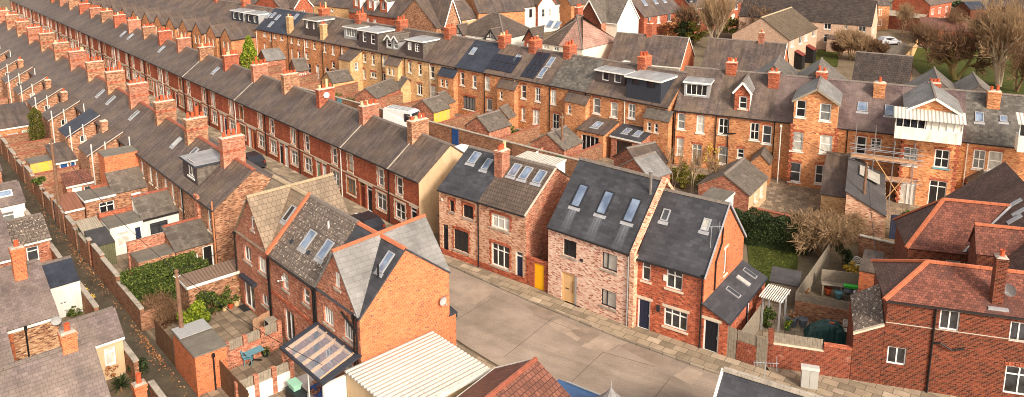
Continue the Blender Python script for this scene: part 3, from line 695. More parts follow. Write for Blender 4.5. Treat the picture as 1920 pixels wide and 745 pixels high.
# ---- the long red terrace on the street (front seen)
FL = Fr(at(785, 339, 5.04), 137.7)
def long_terrace():
    ch = [-4.3, -12.2, -20.4, -28, -35.6, -43.6, -51.4, -59.1, -66.3, -73, -79.8, -86.8, -93.8, -100.4, -107, -114, -120.6, -127.4, -134.2, -141, -148, -155]
    bd = [(-4.3, 0, 'l')]
    for a, b in zip(ch, ch[1:]): m = (a + b) / 2; bd += [(m, a, 'r'), (b, m, 'l')]
    doors = ['door_black', 'door_black', 'door_red', 'pvc_white', 'door_green', 'pvc_white', 'door_black', 'door_red', 'pvc_white', 'door_navy', 'pvc_white', 'door_red']
    colour = {'door_black': 'black', 'door_red': 'dark red', 'pvc_white': 'white', 'door_green': 'pale green', 'door_navy': 'navy'}
    frames = ['pvc_white', 'pvc_white', 'frame_wood', 'pvc_white', 'pvc_white', 'pvc_white', 'pvc_white', 'pvc_white', 'frame_wood', 'pvc_white', 'pvc_white', 'pvc_white', 'pvc_white', 'frame_wood']
    n = 0
    for i, (a, b, s) in enumerate(bd):
        w = b - a; dm = doors[i % len(doors)] if i > 0 else 'door_black'; fm = frames[i % len(frames)]
        lab = f'red terraced house, {colour[dm]} door, {ORD[i]} from the cream gable end' if i else 'end terraced house of the long red row with a cream rendered gable wall'
        t = thing('terraced_house', lab, 'house', FL, a, 0, 0, 'houses of the long red brick terrace')
        cx = w - 1.4 if s == 'r' else 1.45; dx = .14 if s == 'r' else w - .14 - .9
        if i == 0: ops = [W(1.0, 2.95, .9, 1.65, 's', mat=fm, head='quoin'), W(.7, .75, 1.5, 1.5, 's4', mat=fm, head='quoin'), D(3.0, .05, .9, 2.4, mat='door_black', lintel=True)]
        else:
            st = 's' if i % 5 else 'c13'
            ops = [W(cx - .45, 2.95, .9, 1.6, st, mat=fm, head='quoin'), W(cx - .75, .75, 1.5, 1.5, 's4' if i % 4 != 1 else 'c2t', mat=fm, head='quoin'), D(dx, .05, .9, 2.4, mat=dm, lintel=True, frame='pvc_white' if dm != 'door_red' else 'frame_wood')]
        house_walls(t, w, 6.6, 5.04, 7.45, 3.3, ops, 'brick_street', side='render_cream' if i == 0 else None)
        
        gable_roof(t, .0, w + (.1 if i == 0 else 0), 6.6, 5.04, 7.45, 3.3, 'slate_street')
        mb = MB().box(0, w, -.03, .02, 2.66, 2.76); 
        mb.build('string_course', 'stone_cream', t)
        gutter(t, 0, w, -.12, 4.95)
        if s == 'r': pipe(t, w - .1 if i % 4 else .12, -.07, 0, 4.9, 'pipe_white' if i % 6 == 3 else 'pipe_black')
        if s == 'r' or i == 0:
            if i: chimney(t, w, 3.1, 6.3, 8.7 + random.uniform(-.2, .2), .7, 1.8, random.choice([4, 4, 5, 6]), ('brick_multi', 'brick_brown', 'brick_red')[i % 3])
        if i in (1, 2, 8, 13): MB().beam((.05 if s == 'l' else w - .05, -.2, 4.93), (.05 if s == 'l' else w - .05, 3.2, 7.42), .09, .08).build('verge_flashing', 'stone_grey', t)
        if i in (11, 16, 20, 21): skylight(t, FL, (5.04, 2.41 / 3.3, 0), w / 2, 2.0, .7, 1.0)
        if i == 2: pass
        if i == 5: dish(t, (w + .38, 3.0, 8.0), 1.2, .3, 'dish_white')
    return bd
L_ROW = long_terrace()

# ---- the old terrace across the street, rear side seen, tall stacks
FT = Fr((-22.21, 55.85), 138.5)
TT = 2.42 / 3.27
def old_terrace():
    c = [-3.8 - 7.87 * k for k in range(14)]
    bd = [(c[0], 0.0, 0, 'r')]
    for k in range(13): m = (c[k] + c[k + 1]) / 2; bd += [(m, c[k], k, 'l'), (c[k + 1], m, k + 1, 'r')]
    R1, R4 = (310, 230, 4.382), (230, 320, 4.382)
    for i, (a, b, k, s) in enumerate(bd):
        w = b - a
        lab = {0: 'end house of the old terrace with a bare gable wall and one tall stack', 1: 'old terraced house with a grey slate box dormer facing the alley',
               2: 'old terraced house with a white rendered rear extension under a slate lean-to', 4: 'old terraced house with a flat roofed two-storey buff brick block at the rear'}.get(
               i, f'old terraced house {"with a sloping rear wing" if s == "r" else "without rear wing"}, {ORD[i]} from the bare gable end')
        t = thing('terraced_house', lab, 'house', FT, a, 0, 0, 'houses of the old terrace with tall stacks')
        if i == 0: ops = [wp(FT, a, R4, (690, 310, 735, 510)), W(2.9, .4, .8, 1.5, 's')]
        elif i == 1: ops = [wp(FT, a, R1, (38, 480, 80, 665)), wp(FT, a, R1, (110, 535, 155, 725))]
        else: ops = [W(.5, 2.9, .8, 1.5, 's'), W(2.2, 2.9, .7, 1.5, 's'), W(2.4, .7, .8, 1.4, 's')]
        house_walls(t, w, 6.54, 5.0, 7.36, 3.27, ops, 'brick_brown')
        gable_roof(t, 0, w + (.05 if i == 0 else 0), 6.54, 5.0, 7.36, 3.27, 'slate_brown', ridge='ridge_red')
        gutter(t, 0, w, -.1, 4.9)
        if s == 'r': chimney(t, 0, 3.2, 6.2, 9.1 + random.uniform(-.15, .2), .75, 1.8, 4 if i else 4, 'brick_brown' if i % 3 else 'brick_multi', rows=1); MB().box(-.41, .41, 2.26, 4.14, 7.9, 8.12).build('brick_band', 'brick_red', t)
        if s == 'r' and i >= 6:
            o = ext(t, .1, w - .1, -2.75, .45, 3.8, 5.45, 'y-', 'brick_brown', 'slate_brown' if i != 8 else 'slate_blue', [W(1.1, 3.0, .6, .7, 'c1', f='r'), W(2.2, .9, .7, 1.1, 'c2', f='r')], name='rear_wing')
            MB().beam((w - .15, -2.9, 3.75), (w - .15, .45, 5.5), .08, .08).build('verge', 'cement', o, (-.1, 2.75, 0))
            pipe(t, w + .0, -2.5, 0, 4.9, 'pipe_white', .06, False); pipe(t, w + .0, -1.3, 0, 4.9, 'pipe_white', .06, False)
            if i in (6, 10, 12, 16): chimney(t, .5, -.4, 4.5, 6.1, .6, .6, 0 if i == 6 else 1, 'brick_brown')
        if s == 'l' and i > 3: pipe(t, .15, -.08, 0, 4.9); pipe(t, w - .3, -.08, 0, 6.0, 'pipe_white', .05, False)
        if i in (1,): pipe(t, 1.15, -.08, 0, 4.9)
        if i in (2, 3, 6, 8, 9): skylight(t, FT, (5.0, TT, 0), w * .55, 2.1, .6, 1.0, 'window_glass')
        if i == 0:      # slate lean-to with a red ridge, and a flat roof beyond the parapet
            ext(t, w - 3.0, w - .5, -2.8, 0, 2.3, 3.4, 'x+', 'brick_brown', 'slate_moss', [W(.25, .9, 1.3, .7, 'c2t', f='r'), D(1.9, .05, .8, 1.95, f='r', mat='dark_void', transom=False)], ridge='ridge_red')
            ext(t, w - 2.5, w - .6, -5.4, -2.85, 2.25, 2.3, 'flat', 'brick_brown', 'roof_felt', [W(1.0, .9, 1.2, .7, 'c2t', f='r')], ov=.04)
            MB().box(w - 2.85, w - 2.6, -5.5, -2.85, -.2, 3.05).build('parapet_wall', 'brick_multi', t)
            pipe(t, w - .06, -.1, 0, 5.6, 'pipe_copper', .06, False)
            MB().box(.25, .95, -.22, .0, 1.6, 5.2).build('flue_breast', 'brick_multi', t)
        if i == 1:      # box dormer clad in slate
            p, q = onroof(FT, px(R1, 150, 440), 5.0, TT), onroof(FT, px(R1, 270, 520), 5.0, TT); yf = (p.y + q.y) / 2
            zt = FT.front(*px(R1, 150, 290), yf)[1]
            wa, wb = FT.front(*px(R1, 180, 305), yf), FT.front(*px(R1, 240, 462), yf)
            box_dormer(t, p.x - a, q.x - a, yf, zt, (5.0, TT, 0), [W(wa[0] - p.x, wb[1], wb[0] - wa[0], wa[1] - wb[1], 'c2t', sill='pvc_white')], face='clad_tile', side='slate_moss', roof='lead_roof', trim='clad_dark')
        if i == 2:      # white rendered extension
            ext(t, w - 2.65, w - .35, -2.8, 0, 2.4, 3.6, 'x+', 'render_white', 'slate_moss', [W(.5, .85, 1.4, 1.0, 'c2t', f='r', mat='frame_dark', sill=None)], ridge='ridge_red', fascia='gutter')
            ext(t, w - 3.0, w - .2, -5.3, -2.85, 2.4, 2.45, 'flat', 'render_white', 'roof_felt', [W(.45, .6, 1.0, 1.2, 'c1t', f='r', sill=None), D(1.75, .05, .6, 1.9, f='r', mat='door_navy', transom=False)], ov=.03)
            ext(t, w - 3.7, w - 3.05, -5.3, -2.9, 2.5, 2.6, 'x-', 'brick_multi', 'roof_dark', ov=.02); MB().box(w - 3.03, w - 2.8, -5.35, -2.85, 0, 2.75).build('parapet_wall', 'brick_red', t)
        if i == 4:      # buff two-storey flat roof block, slate lean-to and flat roof
            ext(t, -.4, w - 2.3, -2.8, 0, 5.15, 5.2, 'flat', 'brick_bright', 'roof_felt', ov=.04)
            ext(t, w - 2.25, w - .3, -2.8, 0, 2.3, 3.6, 'x+', 'brick_brown', 'slate_moss', [D(1.4, .05, .75, 1.9, f='r', mat='pvc_white', transom=False), W(2.25, .9, .45, .9, 'c1', f='r')])
            ext(t, w - 2.25, w + .5, -5.3, -2.85, 2.5, 2.55, 'flat', 'brick_brown', 'roof_felt', [W(1.05, .8, 1.2, 1.2, 'c2t', f='r')], fascia='paint_white', ov=.06)
            MB().box(w - 2.3, w - 2.1, -4.2, -2.82, 2.5, 2.75).build('parapet_wall', 'brick_red', t); pipe(t, w - .4, -2.95, 0, 2.4)
        if i == 5:
            ext(t, 1.0, 2.6, -5.4, -3.2, 2.2, 2.9, 'x+', 'brick_multi', 'tile_rust', [D(.4, .05, .8, 1.9, f='r', mat='pvc_white', transom=False), W(1.35, .8, .6, 1.0, 'c1', f='r')], fascia='paint_white')
old_terrace()

# ---- the block of three newer houses with crossed gables by the road
FM = Fr(at(441, 429, 5.4), 137.3)
C7, C42, C8 = (400, 320, 2.66), (420, 560, 4.029), (560, 380, 2.041)
def cross_gable(t, w, d, ze, zp, mat, ridge, over=.12, up=0.0, v=-.03):
    k = (zp - ze) / (w / 2); mb = MB(); e, z1 = ze - v * k, zp + up * .5
    mb.slab([(-v, d + over, e + up), (-v, -over, e), (w / 2, -over, zp), (w / 2, d + over, z1)], .09)
    mb.slab([(w + v, -over, e), (w + v, d + over, e + up), (w / 2, d + over, z1), (w / 2, -over, zp)], .09)
    o = mb.build('cross_roof', mat, t); ridge_line(o, (w / 2, -over, zp + .03), (w / 2, d + over, z1 + .03), ridge, .26); return o
def crossed_house(t, w, d, ze, zp, ops, wall, side, zr, up=0.0):
    mb = MB(); e, p = ze - .08, zp - .08
    wallface(mb, (0, 0), (1, 0), [(0, -.6), (w, -.6), (w, e), (w / 2, p), (0, e)], holes(ops, 'f'))
    wallface(mb, (w, d), (-1, 0), [(0, -.6), (w, -.6), (w, e + up), (w / 2, p + up / 2), (0, e + up)], holes(ops, 'b'))
    wallface(mb, (0, d), (0, -1), [(0, -.6), (d, -.6), (d, e), (d / 2, zr - .1), (0, e)])
    s = MB() if side else mb; wallface(s, (w, 0), (0, 1), [(0, -.6), (d, -.6), (d, e + up), (d / 2, zr - .1), (0, e)], holes(ops, 'r'))
    mb.build('wall', wall, t)
    if side: s.build('gable_wall', side, t)
    openings(t, w, d, ops)
def new_block():
    d = 6.2; G = 'houses of the crossed-gable block'
    t = thing('gabled_house', 'red brick house with beige tiled crossed gables beside the brown carport', 'house', FM, 0, 0, 0, G)
    F = FM; st = dict(sill='stone_grey')
    ops = [wp(F, 0, C7, (183, 220, 205, 303), 'c1t', **st), wp(F, 0, C7, (150, 368, 190, 468), 'c2', **st), wp(F, 0, C7, (222, 420, 265, 527), 'c2', **st),
           wp(F, 0, C7, (150, 535, 212, 710), door_kw=dict(kind='panel', mat='pvc_white')), wp(F, 0, C7, (240, 605, 277, 690), 'c2', **st)]
    ops[3] = W(ops[3]['x'], .05, ops[3]['w'], 2.1, 'fd', sill=None)
    crossed_house(t, 5.0, d, 5.3, 8.42, ops, 'brick_multi', None, 8.45)
    gable_roof(t, -.1, 4.96, d, 5.35, 8.45, 3.1, 'tile_beige', ridge='ridge_beige', ovf=.1, ovb=.1); cross_gable(t, 5.0, d, 5.3, 8.46, 'tile_beige', 'ridge_beige')
    q = onroof(F, px(C7, 380, 215), 5.35, 1.0); skylight(t, F, (5.35, 1.0, 0), q.x, q.y, .6, 1.15, 'window_glass')
    MB().box(.75, 2.9, -.32, -.003, 2.2, 2.42).build('canopy', 'clad_dark', t)
    for x in (-.04, 4.9): pipe(t, x, -.09, 0, 5.2)
    aerial(t, (-.25, 1.2, 4.6), 2.4, .5)
    # middle
    t = thing('terraced_house', 'red brick middle house with a dark roof speckled by pale lichen', 'house', FM, 5.03, 0, 0, G); w = 5.94
    ops = [wp(F, 5.03, C7, (342, 505, 377, 607), 's', **st), wp(F, 5.03, C7, (445, 582, 482, 680), 's', **st), wp(F, 5.03, C42, (605, 205, 657, 300), 's', **st)]
    fd = wp(F, 5.03, C42, (455, 85, 543, 350)); ops.append(W(fd['x'], .05, fd['w'], 2.15, 'fd', sill=None))
    house_walls(t, w, d, 5.4, 8.5, 3.1, ops, 'brick_multi', z0=-.6)
    gable_roof(t, .0, w, d, 5.4, 8.5, 3.1, 'tile_speckled', ridge='ridge_grey'); gutter(t, 0, w, -.1, 5.3)
    MB().hexa([(-.14, -.2, 5.1), (.12, -.2, 5.1), (.12, 3.1, 8.4), (-.14, 3.1, 8.4), (-.14, -.2, 5.42), (.12, -.2, 5.42), (.12, 3.1, 8.66), (-.14, 3.1, 8.66)]).build('parapet', 'ridge_clay', t)
    for b in ((475, 345), (560, 395)):
        q = onroof(F, px(C7, *b), 5.4, 1.0); skylight(t, F, (5.4, 1.0, 0), q.x - 5.03, q.y, .78, 1.25)
    q = onroof(F, px(C7, 575, 285), 5.4, 1.0); MB().tube((q.x - 5.03, q.y, q.z - .1), (q.x - 5.03, q.y, q.z + .4), .06).build('vent_pipe', 'paint_white', t)
    for b in ((390, 355), (475, 410)):
        q = onroof(F, px(C7, *b), 5.4, 1.0); o = MB().box(-.14, .14, -.14, .14, -.02, .05).build('roof_vent', 'slate_blue', t, (q.x - 5.03, q.y, q.z)); o.rotation_euler = (.785, 0, 0)
    for x in (.05, 5.75, 5.9): pipe(t, x, -.09, 0, 5.3)
    MB().box(0, w, -.05, -.003, 2.62, 2.84).build('string_course', 'brick_red', t); o = dish(t, (2.4, -.1, 4.6), 0, .16, 'dish_white')
    # right
    t = thing('gabled_house', 'slate crossed-gable house with a tall orange brick end wall by the road', 'house', FM, 11.0, 0, 0, G); w = 4.85
    ops = [wp(F, 11, C7, (602, 495, 633, 598), 'g', **st), wp(F, 11, C42, (750, 40, 830, 230), 'c4', **st), wp(F, 11, C42, (900, 150, 985, 350), 'c4', **st), W(.7, .8, .9, 1.2, 'g', **st)]
    ops.append(W(3.0, .05, 1.4, 2.05, 'fd', sill=None))
    crossed_house(t, w, d, 5.3, 8.4, ops, 'brick_multi', 'brick_bright', 8.45, .62)
    gable_roof(t, .02, w + .06, d, 5.35, 8.45, 3.1, 'slate_new', ridge='ridge_clay', ovf=.1, ovb=.1, he2=5.97); cross_gable(t, w, d, 5.3, 8.42, 'slate_grey', 'ridge_clay', up=.62)  # cross roof: same slate in paler grey, sunlit tone put into the colour
    MB().slab([(w - .1, -.1, 5.36), (2.75, 2.6, 8.0), (2.5, 2.6, 8.0), (w - .4, -.1, 5.36)][::-1], .04).build('valley_lead', 'lead', t)
    q = onroof(F, px(C8, 335, 228), 5.35, 1.0); skylight(t, F, (5.35, 1.0, 0), q.x - 11, q.y, .6, 1.25)
    q = onroof(F, px(C8, 305, 285), 5.35, 1.0); MB().tube((q.x - 11, q.y, q.z - .2), (q.x - 11, q.y, q.z + .75), .06).build('vent_pipe', 'pipe_black', t)
    for x, k in ((.1, 'pipe_black'), (4.3, 'pipe_black'), (4.6, 'pipe_black')): pipe(t, x, -.09, 0, 5.3, k)
    MB().path([(3.1, -.12, 5.0), (4.3, -.12, 4.5), (4.6, -.12, 4.3)], .07).build('waste_pipe', 'pipe_black', t)
    dish(t, (w + .12, 5.5, 4.4), math.pi / 2, .25, 'dish_grey')
    ext(t, .3, w - .02, d + .003, d + .5, 3.1, 3.2, 'flat', 'brick_bright', 'slate_new', name='front_bay', ov=.08)
new_block()
# conservatory roof with rafters, beside the orange gable house
def conservatory():
    a, b = FM.front(*px(C42, 700, 245)), FM.front(*px(C42, 1045, 530)); zt = 3.05; x0, x1 = a[0] + .1, b[0] - .05
    lo = FM.at(*px(C42, 470, 400), 2.3); hi = FM.at(*px(C42, 815, 730), 2.3); y = (lo[1] + hi[1]) / 2
    t = thing('conservatory', 'lean-to conservatory with a glass roof on pale timber rafters and grey trim', 'conservatory', FM, x0, 0); w = x1 - x0; k = (zt - 2.35) / -y
    P = lambda x, yy, dz=0: (x, yy, zt + k * yy + dz)
    g = MB(); g.beam(P(0, -.1), P(w, -.1), .3, .09)
    for s, e in ((0, .45), (w - .45, w)): g.slab([P(s, y, .05), P(e, y, .05), P(e, -.02, .05), P(s, -.02, .05)], .1)
    g.beam(P(0, y), P(w, y), .14, .14); g.build('trim', 'clad_dark', t)
    for i in range(5):
        x = .5 + (w - 1.0) * i / 4; MB().beam(P(x, y + .1, -.02), P(x, -.15, -.02), .12, .2).build('rafter', 'wood_pale', t)
    MB().beam(P(.45, -.3, -.03), P(w - .45, -.3, -.03), .1, .16).build('wall_plate', 'wood_pale', t)
    MB().slab([P(.45, y + .05, .1), P(w - .45, y + .05, .1), P(w - .45, -.25, .1), P(.45, -.25, .1)], .012).build('glass_roof', 'clear_glass', t)
    MB().box(.0, .22, y, y + .6, 0, 2.2).build('pier', 'brick_multi', t); MB().box(w - .14, w, y, -.05, 0, 2.3).build('side_wall', 'render_white', t)
    MB().box(.05, w - .15, y, -.02, 0, .06).build('floor', 'floor_lino', t); MB().tube((w * .62, y + .1, 0), (w * .62, y + .1, 2.2), .04).build('post', 'paint_white', t)
    s = thing('garden_sofa', 'blue covered corner sofa under the conservatory roof', 'sofa', FM, x0 + w * .58, y * .52, .06)
    MB().box(-.9, .9, -.45, .45, .02, .42).build('seat', 'sofa_blue', s); MB().box(-.9, .9, .46, .68, .02, .85).build('backrest', 'sofa_blue', s); MB().box(.92, 1.12, -.45, .68, .02, .62).build('armrest', 'sofa_blue', s)
    s = thing('storage_crate', 'mint green plastic crate on a black box under the conservatory edge', 'crate', FM, x0 + w * .35, y - .1, .62)
    mb = MB(); mb.hexa([(-.3, -.2, 0), (.3, -.2, 0), (.3, .2, 0), (-.3, .2, 0), (-.38, -.26, .36), (.38, -.26, .36), (.38, .26, .36), (-.38, .26, .36)]); mb.build('tub', 'plastic_mint', s); MB().box(-.41, .41, -.29, .29, .361, .39).build('rim', 'plastic_mint', s)
    s = thing('storage_box', 'black rattan storage box beneath the mint green crate', 'box', FM, x0 + w * .38, y - .1, .0)
    MB().box(-.6, .6, -.35, .35, .0, .55).build('body', 'bin_dark', s); MB().box(-.63, .63, -.38, .38, .553, .61).build('lid', 'bin_dark', s)
conservatory()

# ---- the three plots across the road: pair of cottages, reclaimed brick new house, red house with lean-to
FS = Fr(at(825, 475.5, 0), 127.9); FH = Fr(at(1027, 553.5, 0), 130.2); FK = Fr(at(1190, 613, 0), 125.0)
C3, C4, C2 = (800, 270, 2.569), (1010, 290, 2.258), (1160, 470, 3.547)
def cottages():
    G = 'pair of brick cottages'; tn = 2.45 / 3.73; rq = dict(head='redquoin', sill='stone_grey')
    t = thing('cottage', 'left cottage of the pair, dark slate roof and black framed windows', 'house', FS, 0, 0, 0, G); w = 4.1
    cap = lambda o: (o.update(h=min(o['h'], round(4.8 - o['z'], 2))), o)[1]
    ops = [wp(FS, 0, C3, (110, 235, 132, 330), 'c1t', mat='frame_dark', **rq), wp(FS, 0, C3, (175, 260, 222, 365), 'c2', mat='frame_dark', **rq), wp(FS, 0, C3, (130, 405, 202, 530), 'c3t', mat='frame_dark', **rq),
           wp(FS, 0, C3, (78, 385, 105, 525), door_kw=dict(mat='door_black', frame='frame_dark'))]
    ops = [cap(o) for o in ops]
    house_walls(t, w, 7.4, 5.52, 7.97, 3.73, ops, 'brick_pale', side=None); gable_roof(t, -.05, w, 7.4, 5.52, 7.97, 3.73, 'slate_new'); gutter(t, 0, w, -.12, 5.42)
    for b, s in (((230, 68), (.75, 1.15)), ((292, 100), (.6, 1.1))):
        q = onroof(FS, px(C3, *b), 5.52, tn); skylight(t, FS, (5.52, tn, 0), q.x, q.y, *s)
    pipe(t, w - .02, -.08, 0, 5.4); MB().box(-.03, w, -.05, -.003, -.1, .55).build('plinth', 'brick_red', t)
    MB().box(.25, .4, -.06, -.002, 4.55, 4.72).build('alarm_box', 'paint_white', t)
    ext(t, -1.2, -.02, 1.2, 5, 2.5, 2.55, 'flat', 'brick_red', 'roof_dark', [D(.15, .05, .9, 2.1, mat='door_black', transom=False)], name='side_porch')
    t = thing('cottage', 'right cottage of the pair, ribbed brown tile roof and white framed windows', 'house', FS, 4.1, 0, 0, G); w = 4.42
    ops = [wp(FS, 4.1, C3, (312, 300, 397, 425), 'c3t', **rq), wp(FS, 4.1, C3, (312, 470, 397, 610), 'c3t', **rq), wp(FS, 4.1, C3, (427, 515, 462, 690), door_kw=dict(mat='door_navy', lintel=None))]
    ops = [cap(o) for o in ops]
    house_walls(t, w, 7.4, 5.52, 7.97, 3.73, ops, 'brick_pale', side='brick_multi'); gable_roof(t, .0, w + .06, 7.4, 5.52, 7.97, 3.73, 'tile_brown', ridge='ridge_grey'); gutter(t, 0, w, -.12, 5.42)
    for b in ((425, 127), (478, 142), (545, 160)):
        q = onroof(FS, px(C3, *b), 5.52, tn); skylight(t, FS, (5.52, tn, 0), q.x - 4.1, q.y, .72, 1.2)
    q = onroof(FS, px(C3, 340, 158), 5.52, tn); chimney(t, q.x - 4.1 + .1, q.y + .45, 6.4, FS.front(*px(C3, 340, 40), q.y)[1] + .15, .75, .95, 4, 'brick_multi', cap='cement')
    MB().box(0, w, -.05, -.003, -.1, .55).build('plinth', 'brick_red', t); MB().beam((w + .02, -.2, 5.42), (w + .02, 3.73, 7.98), .12, .1).build('verge', 'cement', t)
    MB().path([(w + .06, 6.2, 7.0), (w + .12, 6.0, 6.2), (w + .06, 6.1, 4.6)], .035).build('vent_pipe', 'pipe_white', t)
    # yellow gate in its own brick wall
    x0, x1 = FS.front(*px(C3, 482, 600))[0], FS.front(*px(C3, 582, 700))[0]
    g = wp(FS, 0, C3, (519, 590, 551, 712)); t = thing('garden_wall', 'brick wall holding a bright yellow gate between cottage and pale new house', 'wall', FS, 8.53, -.02); L = x1 - 8.5
    mb = MB(); hx = g['x'] - 8.53; wallface(mb, (0, 0), (1, 0), [(0, -.3), (L, -.3), (L, 2.2), (0, 2.2)], [(hx, .02, .85, 2.0)], .1); wallface(mb, (L, .22), (-1, 0), [(0, -.3), (L, -.3), (L, 2.2), (0, 2.2)], [(L - hx - .85, .02, .85, 2.0)], .1); mb.build('wall', 'brick_red', t)
    MB().box(-.02, L, -.04, .26, 2.2, 2.28).build('coping', 'brick_red', t); MB().box(hx + .01, hx + .84, .06, .11, .05, 2.0).build('gate', 'door_yellow', t)
cottages()
def stain(t, x, y, tn):
    mb = MB(); z = lambda v: 5.3 + tn * v + .006; mb.poly([(x - .5, y - 1.3, z(y - 1.3)), (x + .5, y - 1.3, z(y - 1.3)), (x + .42, y, z(y)), (x - .42, y, z(y))], [(0, 0), (1, 0), (1, 1), (0, 1)]); mb.build('lead_stain', 'lead_stain', t)
def reclaimed_house():
    t = thing('detached_house', 'new pale reclaimed brick house with three tall roof windows and an oak door', 'house', FH, 0); w = 6.72; tn = 3.95 / 3.75
    ops = [wp(FH, 0, C4, (105, 352, 160, 443), 'c13', mat='frame_dark', sill='stone_grey'), wp(FH, 0, C4, (268, 407, 330, 503), 'c13', mat='frame_dark', sill='stone_grey'), wp(FH, 0, C4, (265, 567, 327, 660), 'c13', mat='frame_dark', sill='stone_grey'),
           wp(FH, 0, C4, (97, 507, 160, 640), door_kw=dict(mat='door_ply', frame='door_ply', transom=False, kind='flush'))]
    ops[3]['h'] = 2.2
    house_walls(t, w, 7.5, 5.3, 9.25, 3.75, ops, 'brick_reclaimed', side='brick_pale'); gable_roof(t, -.06, w, 7.5, 5.3, 9.25, 3.75, 'slate_new', ridge='ridge_grey', ovf=.12); gutter(t, 0, w, -.06, 5.2)
    for b in ((175, 175), (283, 205), (397, 237)):
        q = onroof(FH, px(C4, *b), 5.3, tn); skylight(t, FH, (5.3, tn, 0), q.x, q.y, .78, 1.75, frame='frame_dark'); stain(t, q.x, q.y - .78, tn)
    q = onroof(FH, px(C4, 473, 165), 5.3, tn); o = MB().tube((q.x, q.y, q.z - .3), (q.x, q.y, q.z + 1.35), .1).tube((q.x, q.y, q.z + 1.36), (q.x, q.y, q.z + 1.55), .15).build('flue', 'steel', t)
    MB().hexa([(w + .0, -.14, 5.05), (w + .34, -.14, 5.05), (w + .34, 3.75, 9.1), (w, 3.75, 9.1), (w, -.14, 5.36), (w + .34, -.14, 5.36), (w + .34, 3.75, 9.42), (w, 3.75, 9.42)]).build('parapet', 'brick_pale', t)
    MB().hexa([(w, 3.752, 9.1), (w + .34, 3.752, 9.1), (w + .34, 7.5, 5.15), (w, 7.5, 5.15), (w, 3.752, 9.42), (w + .34, 3.752, 9.42), (w + .34, 7.5, 5.46), (w, 7.5, 5.46)]).build('parapet', 'brick_pale', t)
    MB().box(w + .003, w + .33, -.1, 7.45, -.3, 5.1).build('party_wall', 'brick_pale', t)
    MB().tube((w - .12, -.08, 0), (w - .12, -.08, 5.2), .05).build('drainpipe', 'clad_grey', t); MB().box(1.55, 2.9, -.12, .02, -.02, .1).build('doorstep', 'stone_grey', t); x = ops[3]['x']; MB().tube((x + .95, .04, .85), (x + .95, .04, 1.75), .02, n=6).box(x + .3, x + .6, .085, .105, 1.0, 1.06).build('door_handle', 'frame_dark', t); MB().box(x + ops[3]['w'] - .17, x + ops[3]['w'] - .005, .0, .085, .05, 2.2).build('door_frame', 'clad_grey', t)
    MB().box(2.75, 3.0, -.07, -.002, 3.5, 3.66).build('house_light', 'frame_dark', t)
reclaimed_house()
def lean_to_house():
    t = thing('detached_house', 'red brick house with an orange side gable and a slate lean-to with three skylights', 'house', FK, 0); w = 4.58; tn = 3.5 / 3.6; st = dict(sill='stone_cream', head='stone', glass='dark_glass')
    ops = [wp(FK, 0, C2, (157, 72, 208, 210), 'c1t', **st), wp(FK, 0, C2, (318, 122, 417, 275), 'c2t', **st), wp(FK, 0, C2, (302, 375, 448, 545), 'c3t', **st), wp(FK, 0, C2, (128, 318, 200, 545), door_kw=dict(mat='door_navy', lintel=True, transom=False))]
    a, b = FK.side(*px(C2, 688, 15), w), FK.side(*px(C2, 712, 150), w)
    ops.append(W(b[0] - .45, b[1], .55, a[1] - b[1], 'c1', f='r', sill='stone_cream', head='stone'))
    house_walls(t, w, 7.15, 5.03, 8.53, 3.6, ops, 'brick_red', side='brick_bright'); gable_roof(t, .0, w + .1, 7.15, 5.03, 8.53, 3.6, 'slate_new', ridge='ridge_grey'); gutter(t, 0, w, -.14, 4.93)
    for p in ((1248, 404), (1324, 422)):
        q = onroof(FK, p, 5.03, tn); skylight(t, FK, (5.03, tn, 0), q.x, q.y, .5, .85, 'window_glass')
    MB().beam((w + .12, -.25, 4.88), (w + .12, 3.6, 8.56), .06, .14).beam((w + .12, 3.6, 8.56), (w + .12, 7.3, 4.88), .06, .14).build('bargeboard', 'lead', t)
    e = ext(t, w + .003, 6.22, -.02, 7.2, 2.42, 3.15, 'x+', 'brick_red', 'slate_new', [D(.1, .05, .95, 2.1, mat='door_black', lintel=True, transom=False), D(3.4, .05, .85, 2.0, f='r', mat='door_black', transom=False)], name='lean_to', ov=.12, fascia='clad_dark')
    for b in ((768, 230), (847, 140), (890, 88)):
        q = FK.hit(*px(C2, *b), (w, 0, 3.15), (.73 / 1.64, 0, 1)); q.y = {768: 3.0, 847: 4.9, 890: 6.2}[b[0]]; q.x = w + .85; q.z = 3.15 - .85 * .73 / 1.64; o = MB().box(-.5, .5, -.22, .22, -.02, .07).build('skylight', 'lead', t, (q.x, q.y, q.z + .03), 0); o.rotation_euler = (0, math.atan(.73 / 1.64), 0)
        MB().box(-.44, .44, -.17, .17, .071, .08).build('pane', 'window_glass', o)
    pipe(t, w - .08, -.1, 0, 5.0); MB().path([(w + .08, 1.7, 3.3), (w + .08, 1.7, 5.2), (w + .08, 2.6, 6.2), (w + .08, 2.7, 7.2)], .05).build('waste_pipe', 'pipe_black', t)
    aerial(t, (w - .2, 1.3, 6.2), 1.5, .4); MB().box(1.9, 2.15, -.06, -.002, 3.9, 4.3).build('alarm_box', 'paint_white', t); MB().box(1.55, 1.75, -.16, -.002, 1.7, 2.1).build('wall_lamp', 'frame_dark', t)
    MB().box(.15, 1.2, -.1, .0, -.05, .06).build('doorstep', 'paint_white', t)
lean_to_house()

